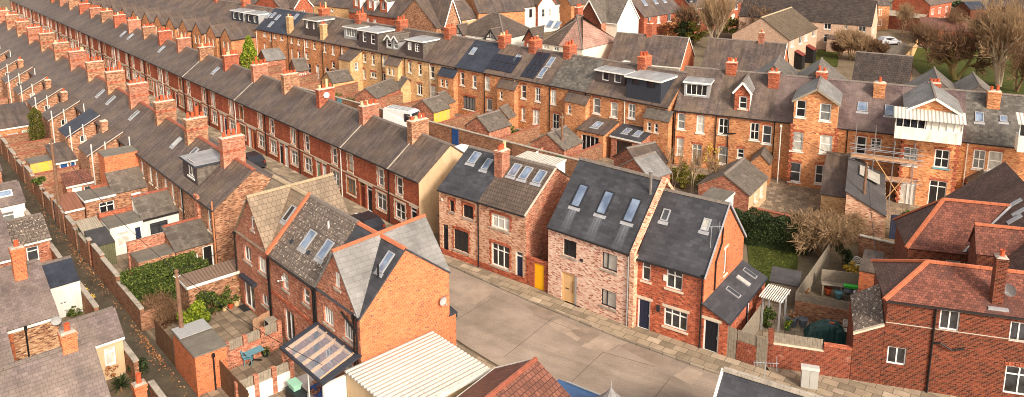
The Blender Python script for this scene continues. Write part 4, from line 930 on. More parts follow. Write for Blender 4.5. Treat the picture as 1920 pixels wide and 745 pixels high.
# ---- red corner house at the right, with its walled yard
FR = Fr((15.34, 43.29), 106.5)
CR = (1640, 560, 4.029)
def hip_roof(t, x0, x1, y0, y1, ze, zr, mat, ridge, left=True, right=True, ov=.12, name='roof', hipw=.3, lmat=None):
    d = (y1 - y0) / 2; yc = (y0 + y1) / 2; a = x0 + (d if left else 0); b = x1 - (d if right else 0); k = (zr - ze) / d; e = ze - ov * k; mb = MB()
    X0, X1, Y0, Y1 = x0 - (ov if left else 0), x1 + (ov if right else 0), y0 - ov, y1 + ov
    mb.slab([(X0, Y0, e), (X1, Y0, e), (b, yc, zr), (a, yc, zr)], .08); mb.slab([(X1, Y1, e), (X0, Y1, e), (a, yc, zr), (b, yc, zr)], .08)
    if left:
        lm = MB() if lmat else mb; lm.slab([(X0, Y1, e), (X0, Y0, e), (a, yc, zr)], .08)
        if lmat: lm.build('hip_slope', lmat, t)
    if right: mb.slab([(X1, Y0, e), (X1, Y1, e), (b, yc, zr)], .08)
    o = mb.build(name, mat, t)
    if ridge:
        ridge_line(o, (a, yc, zr + .02), (b, yc, zr + .02), ridge, hipw)
        if left:
            ridge_line(o, (X0, Y0, e + .03), (a, yc, zr + .03), ridge, hipw); ridge_line(o, (X0, Y1, e + .03), (a, yc, zr + .03), ridge, hipw)
        if right:
            ridge_line(o, (X1, Y0, e + .03), (b, yc, zr + .03), ridge, hipw); ridge_line(o, (X1, Y1, e + .03), (b, yc, zr + .03), ridge, hipw)
    return o
def corner_house():
    t = thing('corner_house', 'large red brick corner house with hipped clay tile roofs and a tall narrow stack', 'house', FR, 0, 0); F = FR; st = dict(sill=None)
    ops = [wp(F, 6.25, (0, 0, 1), (1764, 579, 1795, 622), 'c2', **st), wp(F, 6.25, (0, 0, 1), (1896, 602, 1925, 645), 'c2', **st), wp(F, 6.25, (0, 0, 1), (1665, 649, 1698, 687), 'c2', **st), wp(F, 6.25, (0, 0, 1), (1887, 684, 1932, 745), 'c2t', head='arch', **st)]
    ops.append(W(9.5, 3.9, .9, 1.2, 'c2', **st))
    he = 5.55; mb = MB(); L = 15.0
    wallface(mb, (6.25, 0), (1, 0), [(0, -.4), (L, -.4), (L, he - .05), (0, he - .05)], holes(ops, 'f'))
    wallface(mb, (6.25, 4.8), (0, -1), [(0, -.4), (4.8, -.4), (4.8, he - .05), (0, he - .05)]); wallface(mb, (12.5, 4.8), (-1, 0), [(0, -.4), (6.25, -.4), (6.25, he - .05), (0, he - .05)])
    wallface(mb, (12.55, 18), (0, -1), [(0, -.4), (13.2, -.4), (13.2, he - .3), (0, he - .3)]); mb.build('wall', 'brick_dark', t)
    for p in ops: window(t, (6.25 + p['x'], 0, p['z']), 0, p['w'], p['h'], p['style'], sill=None, head=p.get('head'), glass='dark_glass')
    MB().box(6.25, 21, -.025, -.002, 4.03, 4.08).build('string_course', 'cement', t)
    hip_roof(t, 6.15, 14.5, -.05, 4.85, he, 6.98, 'tile_clay', 'ridge_clay', right=False, name='wing_roof', lmat='tile_clay_shaded')
    m = MB(); k = (8.7 - he) / 5.2
    m.slab([(12.8, -.17, he - .07), (21, -.17, he - .07), (21, 5.38, 8.7), (16.5, 5.38, 8.7)], .08); MB().slab([(12.35, 18, 5.16), (12.35, .0, 5.16), (12.8, 0, 5.54), (16.5, 5.38, 8.7), (16.5, 18, 8.7)], .08).build('side_slope', 'tile_clay_shaded', t)
    o = m.build('main_roof', 'tile_clay', t); ridge_line(o, (14.45, 2.4, 7.02), (16.5, 5.38, 8.74), 'ridge_clay', .34); ridge_line(o, (16.5, 5.38, 8.74), (21, 5.38, 8.74), 'ridge_clay', .34)
    gutter(t, 6.1, 21, -.1, 5.45)
    q = onroof(F, (1870, 574), he, .585); chimney(t, q.x, q.y + .35, 5.3, F.front(1870, 478, q.y + .2)[1] - .1, .55, .6, 1, 'brick_dark', 'stone_grey')
    MB().box(q.x - .5, q.x + .5, q.y - .3, q.y - .02, q.z - .18, q.z - .02).build('flashing', 'lead', t)
    dish(t, (q.x + .7, q.y + .5, 6.6), -.6, .34)
    x = F.front(1755, 577)[0]; MB().tube((x, -.08, 0), (x, -.08, 5.4), .055).path([(x, -.1, 3.2), (x + .35, -.2, 3.35), (x + 1.0, -.14, 2.95), (x + 1.6, -.12, 3.15)], .05).build('drainpipe', 'pipe_black', t)
    # rear wing and its small gabled part
    mb = MB(); wallface(mb, (8.9, 9.2), (1, 0), [(0, -.4), (4.5, -.4), (4.5, 4.95), (0, 4.95)], [(2.3, 2.9, .9, 1.4), (3.4, 2.9, .6, 1.4)]); wallface(mb, (8.9, 13.8), (0, -1), [(0, -.4), (4.6, -.4), (4.6, 4.95), (0, 4.95)]); w2 = mb.build('rear_wing', 'brick_dark', t)
    window(w2, (11.2, 9.2, 2.9), 0, .9, 1.4, 'c1t', sill=None); window(w2, (12.3, 9.2, 2.9), 0, .6, 1.4, 'c1t', sill=None)
    hip_roof(t, 8.85, 15.9, 9.15, 13.85, 5.0, 7.65, 'tile_clay', 'ridge_clay', right=False, name='rear_roof', lmat='tile_clay_shaded')
    g = MB(); wallface(g, (12.1, 6), (1, 0), [(0, 0), (4, 0), (4, 6.35), (0, 6.35)]); wallface(g, (12.1, 7.8), (0, -1), [(0, 0), (1.8, 0), (1.8, 6.35), (.9, 7.8), (0, 6.35)]); gd = g.build('dormer', 'brick_dark', t)
    r = MB(); r.slab([(12.0, 5.9, 6.3), (16, 5.9, 6.3), (16, 6.9, 7.85), (12, 6.9, 7.85)], .07); r.slab([(16, 7.9, 6.3), (12, 7.9, 6.3), (12, 6.9, 7.85), (16, 6.9, 7.85)], .07); r.build('dormer_roof', 'tile_clay', gd); ridge_line(gd, (12, 6.9, 7.88), (16, 6.9, 7.88), 'ridge_clay', .26)
    MB().slab([(12.1, 9.1, 5.03), (12.3, 9.1, 5.03), (15.4, 11.4, 7.75), (15.2, 11.4, 7.75)], .03).build('valley_lead', 'lead', t)
    for p in ((1903, 382), (1912, 398), (1903, 412)):
        q = F.hit(*p, (12.4, 0, 5.2), (-.85, 0, 1)); o = MB().box(-.5, .5, -.2, .2, 0, .08).build('skylight', 'lead', t, (q.x, q.y, q.z)); o.rotation_euler = (0, -.705, 0)
    # single-storey side part with a dark roof behind a sloping coping
    a, b = F.front(1601, 626), F.front(1665, 611)
    mb = MB(); wallface(mb, (a[0], 0), (1, 0), [(0, -.3), (6.23 - a[0], -.3), (6.23 - a[0], b[1]), (0, a[1])]); wallface(mb, (a[0], 2.6), (0, -1), [(0, -.3), (2.6, -.3), (2.6, a[1] - .05), (0, a[1] + .9)])
    s = mb.build('side_part', 'brick_dark', t)
    MB().slab([(a[0], .1, a[1] + .02), (6.2, .1, b[1] + .02), (6.2, 2.6, b[1] + 1.3), (a[0], 2.6, a[1] + 1.1)], .08).build('side_roof', 'tile_speckled', s)
    MB().hexa([(a[0] - .03, -.04, a[1] - .06), (6.2, -.04, b[1] - .06), (6.2, .16, b[1] - .06), (a[0] - .03, .16, a[1] - .06), (a[0] - .03, -.04, a[1] + .07), (6.2, -.04, b[1] + .07), (6.2, .16, b[1] + .07), (a[0] - .03, .16, a[1] + .07)]).build('coping', 'stone_cream', s)
    return a
_ca = corner_house()
def panel(parent, x0, x1, z0, z1, mat, y=0.0, n=None, name='fence_panel'):
    mb = MB(); n = n or max(2, int((x1 - x0) / .14))
    for i in range(n): a = x0 + (x1 - x0) * i / n; mb.box(a, a + (x1 - x0) / n - .012, y, y + .03, z0, z1 + random.uniform(-.02, .02))
    mb.box(x0, x1, y + .033, y + .08, z0 + .2, z0 + .3).box(x0, x1, y + .033, y + .08, z1 - .3, z1 - .2); return mb.build(name, mat, parent)
def yard_right():
    t = thing('garden_wall', 'stained red brick yard wall topped by a grey board panel beside the corner house', 'wall', FR, 0, 0); L = _ca[0] - .02
    MB().box(0, 3.1, 0, .24, -.2, 1.62).box(3.1, L, 0, .24, -.2, 2.0).build('wall', 'brick_stained', t); MB().box(.3, 3.1, -.03, .27, 1.62, 1.7).build('ledge', 'stone_cream', t); panel(t, .32, 3.05, 1.7, 2.35, 'wood_grey', .08)
    MB().box(3.12, L, -.04, .28, 2.003, 2.1).build('coping', 'brick_red', t); MB().box(-.02, .3, -.03, .27, -.2, 2.5).build('pier', 'brick_stained', t)
    xa, xb, xc, xd = FK.front(1360, 660)[0], FK.front(1380, 668)[0], FK.front(1416, 680)[0], FK.front(1439, 690)[0]
    g = thing('garden_gate', 'grey board gate against the slate lean-to', 'gate', FK, xa + .02, .02); panel(g, 0, xb - xa - .05, .05, 2.1, 'wood_grey', 0, name='boards')
    g = thing('garden_gate', 'grey board gate beside the stained yard wall', 'gate', FK, xc + .02, .02); panel(g, 0, xd - xc - .1, .05, 2.1, 'wood_grey', 0, name='boards')
    t = thing('garden_wall', 'short red brick wall with grey boards between two grey gates', 'wall', FK, xb, 0); MB().box(0, xc - xb, 0, .22, -.2, 1.35).build('wall', 'brick_stained', t); panel(t, 0, xc - xb, 1.36, 2.05, 'wood_grey', .08)
    c = at(1516, 728, 0); q = FR.loc(c[0], c[1]); t = thing('street_cabinet', 'white street cabinet standing on the pavement by the stained wall', 'cabinet', FR, q[0], q[1])
    MB().box(-.46, .46, -.2, .2, .06, 1.25).build('body', 'cabinet', t); MB().hexa([(-.5, -.24, 1.253), (.5, -.24, 1.253), (.5, .22, 1.253), (-.5, .22, 1.253), (-.5, -.12, 1.38), (.5, -.12, 1.38), (.5, .22, 1.38), (-.5, .22, 1.38)]).build('lid', 'cabinet', t)
    MB().box(-.44, -.01, -.225, -.203, .12, 1.18).build('door', 'cabinet', t); MB().box(.01, .44, -.225, -.203, .12, 1.18).build('door', 'cabinet', t); MB().box(-.5, .5, -.24, .24, -.05, .057).build('plinth', 'cement', t)
yard_right()

# ---- the long back row behind (rear seen): two straight runs
FB1, LB1 = frame_px((480, 53), (1255, 201), 6.2); FB2, LB2 = frame_px((1270, 205), (1905, 274), 6.0)
K3, K4, K5, K6, K7, K8, KL, KR = (480, 0, 6.208), (720, 0, 6.208), (820, 120, 4.383), (1060, 120, 4.383), (1260, 170, 4.383), (1460, 180, 3.104), (600, 100, 6.208), (1440, 0, 2.979)
GB = 'houses of the tall back row'
def back_row_one():
    bd = [0, 4.4, 8.9, 13.3, 17.8, 22.3, 26.9, 31.5, 36.3, 41.2, 46.0, 51.0, 56.0, 61.3, 66.4, 71.6, 77.0]; tn = 3.0 / 4.0
    wins = [(K3, b, 's') for b in ((80, 345, 115, 428), (155, 365, 180, 478), (200, 340, 232, 450), (278, 360, 312, 472), (398, 392, 425, 502), (478, 412, 510, 525), (575, 438, 605, 552), (660, 460, 690, 575), (785, 492, 815, 612), (880, 518, 912, 640), (985, 535, 1015, 630), (405, 570, 430, 690), (480, 590, 515, 700), (575, 618, 610, 690), (88, 508, 115, 580))]
    wins += [(KL, b, 's') for b in ((500, 0, 535, 105), (600, 10, 635, 140), (722, 18, 765, 155), (1025, 95, 1062, 228), (1145, 125, 1182, 258), (1268, 140, 1320, 295), (500, 185, 532, 300), (722, 230, 768, 350), (1025, 320, 1065, 460), (1280, 372, 1335, 520), (135, 95, 175, 180))] + [(KL, (590, 210, 655, 290), 'fdt'), (KL, (1130, 350, 1190, 490), 'fdt')]
    wins += [(K5, b, 's') for b in ((187, 68, 222, 180), (287, 90, 323, 200), (388, 102, 430, 218), (688, 168, 730, 290), (690, 355, 722, 470))] + [(K5, b, 's4') for b in ((803, 190, 847, 315), (930, 210, 973, 335), (785, 375, 838, 505), (945, 405, 1000, 545))] + [(K5, (210, 258, 312, 388), 'c4d'), (K5, (403, 282, 452, 388), 'p')]
    wins += [(K6, b, 's') for b in ((228, 272, 285, 415), (373, 308, 425, 445))] + [(K6, (517, 318, 570, 455), 's4')]
    per = [[] for _ in bd]
    for c, b, s in wins:
        o = wp(FB1, 0, c, b, 's'); xc = o['x'] + o['w'] / 2; o['w'] = min(o['w'], 2.4)
        i = max([k for k in range(len(bd) - 1) if bd[k] <= xc] or [0]); o['style'] = 'c4' if s == 'c4d' else s; o['mat'] = 'frame_dark' if s == 'c4d' else 'pvc_white'
        o['head'] = 'arch'; o['sill'] = 'paint_white'; o['x'] -= bd[i]
        if o['x'] < .1: o['x'] = .1
        if o['x'] + o['w'] > bd[i + 1] - bd[i] - .08: o['x'] = bd[i + 1] - bd[i] - .08 - o['w']
        o['z'] = max(o['z'], .1); o['h'] = min(o['h'], 5.75 - o['z'])
        if all(o['x'] + o['w'] < p['x'] or p['x'] + p['w'] < o['x'] or o['z'] + o['h'] < p['z'] or p['z'] + p['h'] < o['z'] for p in per[i]): per[i].append(o)
    D4 = lambda box: tuple(box)
    desc = {0: 'slate blue roof with small skylights', 1: 'slate blue roof and brick rear', 2: 'dark roof beside the buff stack', 3: 'grey box dormer and buff stack', 4: 'plain dark roof right of the buff stack', 5: 'long slope of dark slate',
            6: 'wide white dormer window', 7: 'dark tile-hung box dormer with two white windows', 8: 'twin little gabled dormers', 9: 'dark tile-hung box dormer under a white flat roof', 10: 'fresh blue slate roof', 11: 'worn brown slates left of the first solar array',
            12: 'two solar arrays on its roof', 13: 'plain mottled slate roof', 14: 'flat grey dormer with two windows', 15: 'big black box dormer'}
    wall = lambda i: 'brick_buff' if 6 <= i <= 9 else ('brick_orange' if i not in (2, 3, 4, 5) else 'brick_orange')
    ty = {}
    for i in range(16):
        a, b = bd[i], bd[i + 1]; w = b - a; t = thing('terraced_house', f'tall back row house, {desc[i]}', 'house', FB1, a, 0, 0, GB); ty[i] = t
        ops = per[i] or [W(.8, 3.4, .9, 1.7), W(2.8, 3.4, .9, 1.7), W(.8, .7, .9, 1.7), D(2.8, .05, .9, 2.2, mat='pvc_white')]
        if not any(p['z'] < 2 for p in ops): ops = ops + [W(.5, .6, .9, 1.6, 's'), D(2.6, .05, .9, 2.2, mat='pvc_white')]
        ro = {0: 'slate_blue', 1: 'slate_blue', 10: 'slate_blue', 13: 'slate_mottled'}.get(i, 'slate_brown')
        house_walls(t, w, 8, 6.2, 9.2, 4, ops, wall(i)); gable_roof(t, 0, w, 8, 6.2, 9.2, 4, ro); gutter(t, 0, w, -.1, 6.1); pipe(t, .12, -.08, 0, 6.1, 'pipe_black' if i % 3 else 'pipe_white')
        if i in (3, 5, 7, 9, 11, 13, 15, 12): chimney(t, 0, 4.0, 8.2, 10.35, .95, 1.5, 5, 'brick_red', 'brick_bright')
        if i == 2 or i == 3: chimney(t, .1 if i == 2 else w - .1, .5, 5.6, 9.0 if i == 2 else 8.7, .8, .8, 2, 'brick_buff')
    def dorm(i, c, bl, br, top, ops, **k):
        p, q = onroof(FB1, px(c, *bl), 6.2, tn), onroof(FB1, px(c, *br), 6.2, tn); yf = max(.15, (p.y + q.y) / 2); zt = FB1.front(*px(c, *top), yf)[1]
        W2 = [wp(FB1, p.x, c, b, s, y0=yf, sill=None, **kw) for b, s, kw in ops]; return box_dormer(ty[i], p.x - bd[i], q.x - bd[i], yf, zt, (6.2, tn, 0), W2, **k)
    dorm(3, K3, (575, 400), (712, 440), (575, 225), [((575, 245, 615, 335), 'c2', {}), ((658, 265, 685, 345), 'c2', {})], face='clad_tile', side='slate_moss', roof='roof_felt')
    dorm(6, K3, (1030, 440), (1170, 475), (1035, 310), [((1048, 325, 1165, 440), 'c4', {})], face='clad_grey', side='clad_tile', roof='roof_felt')
    dorm(7, K3, (1190, 560), (1405, 605), (1190, 345), [((1238, 378, 1285, 495), 's', {}), ((1335, 400, 1385, 520), 's', {})], face='clad_tile', side='slate_moss', roof='lead_roof')
    dorm(9, K4, (240, 680), (435, 718), (240, 455), [((273, 485, 325, 590), 'g', {}), ((355, 505, 408, 608), 'g', {})], face='clad_tile', side='slate_moss', roof='lead_roof')
    dorm(14, K6, (250, 145), (490, 185), (250, 45), [((305, 50, 358, 142), 'c1', {}), ((403, 68, 455, 160), 'c1', {})], face='clad_tile', side='clad_tile', roof='lead_roof')
    dorm(15, K6, (497, 280), (778, 335), (490, 95), [((550, 105, 610, 180), 'c1', dict(mat='frame_dark', glass='dark_glass')), ((668, 125, 730, 205), 'c1', dict(mat='frame_dark', glass='dark_glass'))], face='clad_dark', side='clad_dark', roof='lead_roof', over=.3)
    p = onroof(FB1, px(K4, 20, 560), 6.2, tn)
    for k in (0, 1):
        x = p.x - bd[8] + k * 1.35 + .1; z = p.z; gable_dormer(ty[8], x, x + 1.2, p.y, z + 1.45, z + 2.05, (6.2, tn, 0), [W(.17, z + .15, .86, 1.2, 's', sill=None)], face='clad_grey', roof='slate_moss')
    def sky(i, c, b, s=(.7, 1.1), g='sky_glass'):
        q = onroof(FB1, px(c, *b), 6.2, tn); skylight(ty[i], FB1, (6.2, tn, 0), q.x - bd[i], q.y, s[0], s[1], g)
    for i, c, b in ((0, K3, (85, 155)), (0, K3, (150, 180)), (1, K3, (205, 175)), (1, K3, (260, 200)), (1, K3, (180, 280)), (2, K3, (470, 190)), (11, K4, (1045, 590)), (12, (960, 0, 2.979), (30, 325)), (13, (960, 0, 2.979), (172, 405)), (13, (960, 0, 2.979), (218, 345))): sky(i, c, b, (.7, 1.4 if i == 13 else 1.0))
    # solar arrays
    for i, c, bl, br, tl, n, m in ((12, (480, 0, 2.979), (1280, 385), (1425, 415), (1345, 300), 5, 2), (13, (960, 0, 2.979), (45, 430), (120, 445), (145, 290), 3, 4)):
        a, b, d = onroof(FB1, px(c, *bl), 6.2, tn), onroof(FB1, px(c, *br), 6.2, tn), onroof(FB1, px(c, *tl), 6.2, tn); wd, hy = b.x - a.x, d.y - a.y
        for u in range(n):
            for v in range(m):
                x, y = a.x - bd[i] + wd * (u + .5) / n, a.y + hy * (v + .5) / m; l = hy / m / math.cos(math.atan(tn))
                o = MB().box(-wd / n / 2 + .045, wd / n / 2 - .045, -l / 2 + .045, l / 2 - .045, .05, .09).build('solar_panel', 'solar_cells', ty[i], (x, y, 6.2 + tn * y)); o.rotation_euler = (math.atan(tn), 0, 0)
    # rear outshots
    def out(c, l, r, depth, zl, zh, wallm, roofm, ops=()):
        A, B = FB1.at(*px(c, *l), zl), FB1.at(*px(c, *r), zl); y = min(-.8, (A[1] + B[1]) / 2); xm = (A[0] + B[0]) / 2; i = max([k for k in range(16) if bd[k] <= xm] or [0])
        return ext(ty[i], A[0] - bd[i], B[0] - bd[i], y, 0, zl, zh, 'y-', wallm, roofm, ops, name='outshot')
    sm = [W(.4, 3.4, .5, 1.0, 's'), W(1.25, 3.4, .5, 1.0, 's')]
    out(K3, (965, 682), (1090, 712), 2, 4.7, 5.9, 'brick_buff', 'slate_brown', [W(.8, 3.2, .6, 1.1, 's', f='r')]); out(KL, (805, 112), (950, 142), 2, 4.9, 5.9, 'brick_buff', 'slate_brown', sm)
    out(K5, (12, 85), (142, 110), 2, 4.9, 5.8, 'brick_orange', 'slate_blue', sm); out(K5, (490, 186), (632, 214), 2, 4.9, 5.8, 'brick_orange', 'slate_brown', sm[:1]); out(K6, (5, 296), (178, 330), 2, 4.9, 5.8, 'brick_orange', 'slate_brown', sm[:1])
    out(K6, (675, 420), (888, 456), 2, 4.9, 5.8, 'brick_orange', 'slate_moss', sm)
    e = ext(ty[14], 67.5 - bd[14], 71.0 - bd[14], -3.0, 0, 2.65, 3.5, 'y-', 'brick_orange', 'slate_brown', [W(.6, .1, 2.3, 2.1, 'c4', sill=None)], name='rear_extension'); skylight(ty[14], FB1, (2.67, .28, -3.0), 69.2 - bd[14], -1.5, .9, 1.2)
    e = ext(ty[15], 71.7 - bd[15], 75.4 - bd[15], -2.6, 0, 2.7, 3.4, 'y-', 'brick_multi', 'slate_new', [W(.7, .1, 1.9, 2.2, 'c2', sill=None, mat='frame_dark')], name='rear_extension', fascia='paint_white'); 
    for x in (72.9, 74.3): skylight(ty[15], FB1, (2.72, .27, -2.6), x - bd[15], -1.3, .7, 1.0)
    dish(ty[15], (76.7 - bd[15], -.2, 3.6), 0, .45)
back_row_one()
def back_row_two():
    F = FB2; bd = [-.3, 3.9, 9.6, 16.3, 21.0, 26.4, 33.5, 40]; tn = 3.7 / 4.4; he, hr, ry = 6.0, 9.7, 4.4; st = dict(head='arch', sill='paint_white')
    desc = ['white framed box dormer on a dark roof', 'little brick gabled dormer', 'tall gabled brick rear wing', 'purple slates with two skylights behind the scaffold', 'white timber balcony room on its rear wing', 'mottled grey slates and lean-tos', 'row end with a white balcony at the picture edge']
    OPS = [[wp(F, bd[0], K7, (48, 177, 105, 322), 's', **st), wp(F, bd[0], K7, (205, 203, 262, 352), 's', **st), wp(F, bd[0], K7, (42, 392, 88, 530), 's', **st), wp(F, bd[0], K7, (168, 418, 240, 630), 'fdt', head='arch', sill=None)],
           [wp(F, bd[1], K7, b, s, **st) for b, s in (((385, 225, 460, 365), 's4'), ((382, 455, 455, 610), 's'), ((645, 262, 712, 412), 's4'), ((747, 283, 817, 442), 's'), ((537, 475, 592, 560), 's'), ((845, 530, 905, 685), 's'))], [],
           [wp(F, bd[3], K8, b, s, **st) for b, s in (((455, 235, 507, 345), 's'), ((540, 245, 593, 310), 'g'), ((365, 400, 410, 460), 's'))], [],
           [wp(F, bd[5], K8, b, s, **st) for b, s in (((1137, 312, 1198, 430), 's4'), ((1225, 322, 1290, 440), 's'), ((1040, 497, 1088, 600), 's4'), ((1305, 530, 1355, 590), 's'))], [W(1, 3.4, .9, 1.6)]]
    T = []
    for i in range(7):
        a, b = bd[i], bd[i + 1]; w = b - a; t = thing('terraced_house', f'tall orange back row house, {desc[i]}', 'house', F, a, 0, 0, GB); T.append(t); ops = []
        for o in OPS[i]:
            o['w'] = min(o['w'], 1.5); o['x'] = min(max(o['x'], .08), w - .08 - o['w']); o['h'] = min(o['h'], 5.6 - o['z'], 2.4)
            if all(o['x'] + o['w'] < p['x'] or p['x'] + p['w'] < o['x'] or o['z'] + o['h'] < p['z'] or p['z'] + p['h'] < o['z'] for p in ops): ops.append(o)
        house_walls(t, w, 8.8, he, hr, ry, ops, 'brick_orange'); gable_roof(t, 0, w, 8.8, he, hr, ry, 'slate_mottled' if i >= 5 else ('slate_purple' if i in (2, 3, 4) else 'slate_brown')); gutter(t, 0, w, -.1, he - .1)
        pipe(t, .15, -.1, 0, he - .1, 'pipe_black' if i != 5 else 'pipe_white')
    for i, p, x, n in ((0, (1371, 118), 3.9, 4), (1, (1451, 137), 8.5, 2), (2, (1541, 136), 13.6, 2), (3, (1650, 157), 19.0, 1), (4, (1753, 157), 24.2, 3), (5, (1866, 173), 29.0, 2)): y = 3.4 if i in (1, 3, 5) else 4.3; x, h = F.front(*p, y - .5); chimney(T[i], x - bd[i], y, 7.8, h + .05, 1.05, .95, n, 'brick_orange' if i in (3, 5) else 'brick_red')
    on = lambda c, p: onroof(F, px(c, *p), he, tn)
    for i, xc, zr, w in ((1, 8.9, 10.5, 5), (2, 13.2, 10.6, 5.5), (4, 24.0, 10.5, 5.5), (5, 27.5, 10.3, 4)):
        x = xc - bd[i]; k = .8; r = MB(); r.slab([(x + w / 2, 4.5, zr - k * w / 2), (x + w / 2, 10.5, zr - k * w / 2), (x, 10.5, zr), (x, 4.5, zr)], .1); r.slab([(x - w / 2, 10.5, zr - k * w / 2), (x - w / 2, 4.5, zr - k * w / 2), (x, 4.5, zr), (x, 10.5, zr)], .1)
        r.poly([(x - w / 2, 4.5, zr - k * w / 2), (x + w / 2, 4.5, zr - k * w / 2), (x, 4.5, zr)]); o = r.build('front_gable_roof', 'slate_moss', T[i]); ridge_line(o, (x, 4.5, zr + .03), (x, 10.5, zr + .03), 'ridge_grey', .24)
    p, q = on((960, 0, 2.979), (960, 535)), on((960, 0, 2.979), (1100, 555)); yf = p.y; zt = F.front(*px((960, 0, 2.979), 958, 455), yf)[1]
    box_dormer(T[0], p.x - bd[0], q.x - bd[0], yf, zt, (he, tn, 0), [W(.2, p.z + .15, q.x - p.x - .4, zt - p.z - .3, 'c4', sill=None)], face='clad_grey', side='clad_grey', roof='lead_roof')
    p = on((960, 0, 2.979), (1240, 615)); q = on((960, 0, 2.979), (1325, 625)); gable_dormer(T[1], p.x - bd[1], q.x - bd[1], max(p.y, .1), F.front(*px((960, 0, 2.979), 1235, 500), p.y)[1], F.front(*px((960, 0, 2.979), 1275, 470), p.y)[1] + .3, (he, tn, 0), [W(.45, p.z + .2, .8, 1.3, 's')], face='brick_red', side='pvc_white', roof='slate_grey')
    # gabled wings
    def wing(i, xl, xr, y, ze, zp, ops, face, barge='paint_white', roof='slate_grey'):
        return gable_dormer(T[i], xl - bd[i], xr - bd[i], y, ze, zp, (he, tn, 0), ops, face=face, side='brick_buff', roof=roof, trim=barge, zb=-.3, over=.35)
    y = -1.5; xl, xr = F.front(*px(K8, 70, 330), y)[0], F.front(*px(K8, 325, 340), y)[0]; ze = F.front(*px(KR, 135, 550), y)[1]; zp = F.front(*px(KR, 262, 490), y)[1]
    ops = [wp(F, xl, K8, b, s, y0=y, **st) for b, s in (((75, 207, 137, 325), 's'), ((243, 225, 308, 340), 's'), ((62, 385, 122, 505), 's'), ((215, 398, 295, 520), 's4'))] + [wp(F, xl, K8, b, 's', y0=y, sill='paint_white') for b in ((105, 22, 158, 128), (243, 40, 300, 150))]
    wing(2, xl, xr, y, ze, zp, ops, 'brick_orange', 'wood_grey')
    mb = MB(); n = 24
    for i in range(n):
        for xx in (xl, xr): mb.box(xx - bd[2] - (.2 if i % 2 else .1), xx - bd[2] + (.2 if i % 2 else .1), y - .02, y - .002, i * .26, i * .26 + .24)
    mb.build('quoins', 'brick_red', T[2])
    y = -2.3; xl, xr = F.front(*px(K8, 712, 400), y)[0], F.front(*px(K8, 1030, 400), y)[0]; ze = F.front(*px(KR, 785, 610), y - .3)[1]; zp = F.front(*px(KR, 910, 545), y - .3)[1]
    ops = [wp(F, xl, K8, b, s, y0=y, **kw) for b, s, kw in (((727, 293, 802, 410), 's4', st), ((912, 310, 988, 425), 's4', dict(head='arch', sill='door_teal')), ((705, 480, 790, 640), 'fdt', dict(head='arch', sill=None)), ((880, 492, 968, 655), 'fdt', dict(head='arch', sill=None)))]
    wing(4, xl, xr, y, ze, zp, ops, 'brick_orange'); mb = MB()
    for i in range(24):
        for xx in (xl, xr): mb.box(xx - bd[4] - (.2 if i % 2 else .1), xx - bd[4] + (.2 if i % 2 else .1), y - .02, y - .002, i * .26, i * .26 + .24)
    mb.build('quoins', 'brick_red', T[4])
    # balcony room
    def balcony(i, x0, x1, y, zb, zm, zt, name='balcony_room'):
        x0 -= bd[i]; x1 -= bd[i]; d = 1.4; o = MB().box(x0, x1, y - d, y - .003, zb, zm).build(name, 'paint_white', T[i]); mb = MB(); n = max(3, int((x1 - x0) / .55))
        for k in range(n + 1): x = x0 + (x1 - x0 - .06) * k / n; mb.box(x, x + .06, y - d, y - d + .06, zm, zt)
        mb.box(x0, x1, y - d - .02, y - d + .08, zm, zm + .06).box(x0, x1, y - d - .02, y - d + .08, zt - .08, zt).box(x1 - .06, x1, y - d, y, zt - .08, zt).box(x0, x0 + .06, y - d, y, zt - .08, zt); mb.build('balusters', 'pvc_white', o)
        xm = (x0 + x1) / 2 - .2; MB().box(x0 + .1, xm, y - d + .09, y - d + .11, zm + .05, zt - .08).build('pane', 'dark_glass', o); MB().box(xm + .02, x1 - .1, y - d + .09, y - d + .11, zm + .05, zt - .08).build('blind', 'render_white', o)
        MB().slab([(x0 - .2, y - d - .35, zt + .02), (x1 + .2, y - d - .35, zt + .02), (x1 + .2, y + .1, zt + .6), (x0 - .2, y + .1, zt + .6)], .05).build('balcony_roof', 'corrugated_white', o)
    yb = y - 1.4; f = lambda xx, yy: F.front(*px(K8, xx, yy), yb); balcony(4, f(672, 240)[0], f(1062, 290)[0], y, f(672, 245)[1], f(672, 178)[1], f(685, 122)[1])
    yb = -2.9; balcony(6, f(1385, 325)[0], f(1385, 325)[0] + 3, -1.5, f(1385, 325)[1], f(1390, 235)[1], f(1395, 160)[1])
    for i, c, b, s in ((3, KR, (528, 598), (.9, 1.1)), (3, KR, (678, 618), (.8, 1.2)), (5, KR, (1180, 655), (.7, 1.1)), (5, KR, (1315, 665), (.6, .7))): q = on(c, b); skylight(T[i], F, (he, tn, 0), q.x - bd[i], q.y, *s)
    ext(T[5], .4, 2.7, -2.6, 0, 2.6, 3.5, 'gy', 'brick_orange', 'slate_mottled', name='outshot'); ext(T[5], .9, 2.6, -3.9, -2.62, 1.9, 2.6, 'gy', 'brick_orange', 'slate_grey', name='outshot')
    ext(T[1], 4.1, 5.9, -2.7, 0, 2.3, 3.2, 'gy', 'brick_orange', 'slate_moss', [W(1.6, .1, .7, 1.9, 'p', f='r', sill=None)], name='outshot')
    MB().tube((1.4, -.1, 0.2), (1.4, -.1, 5.6), .05).path([(.9, -.15, 4.0), (2.2, -.2, 4.2)], .06).build('waste_pipe', 'pipe_black', T[1])
    pipe(T[2], xl - bd[2] if False else .9, -1.6, 0, 6, 'pipe_white')
back_row_two()
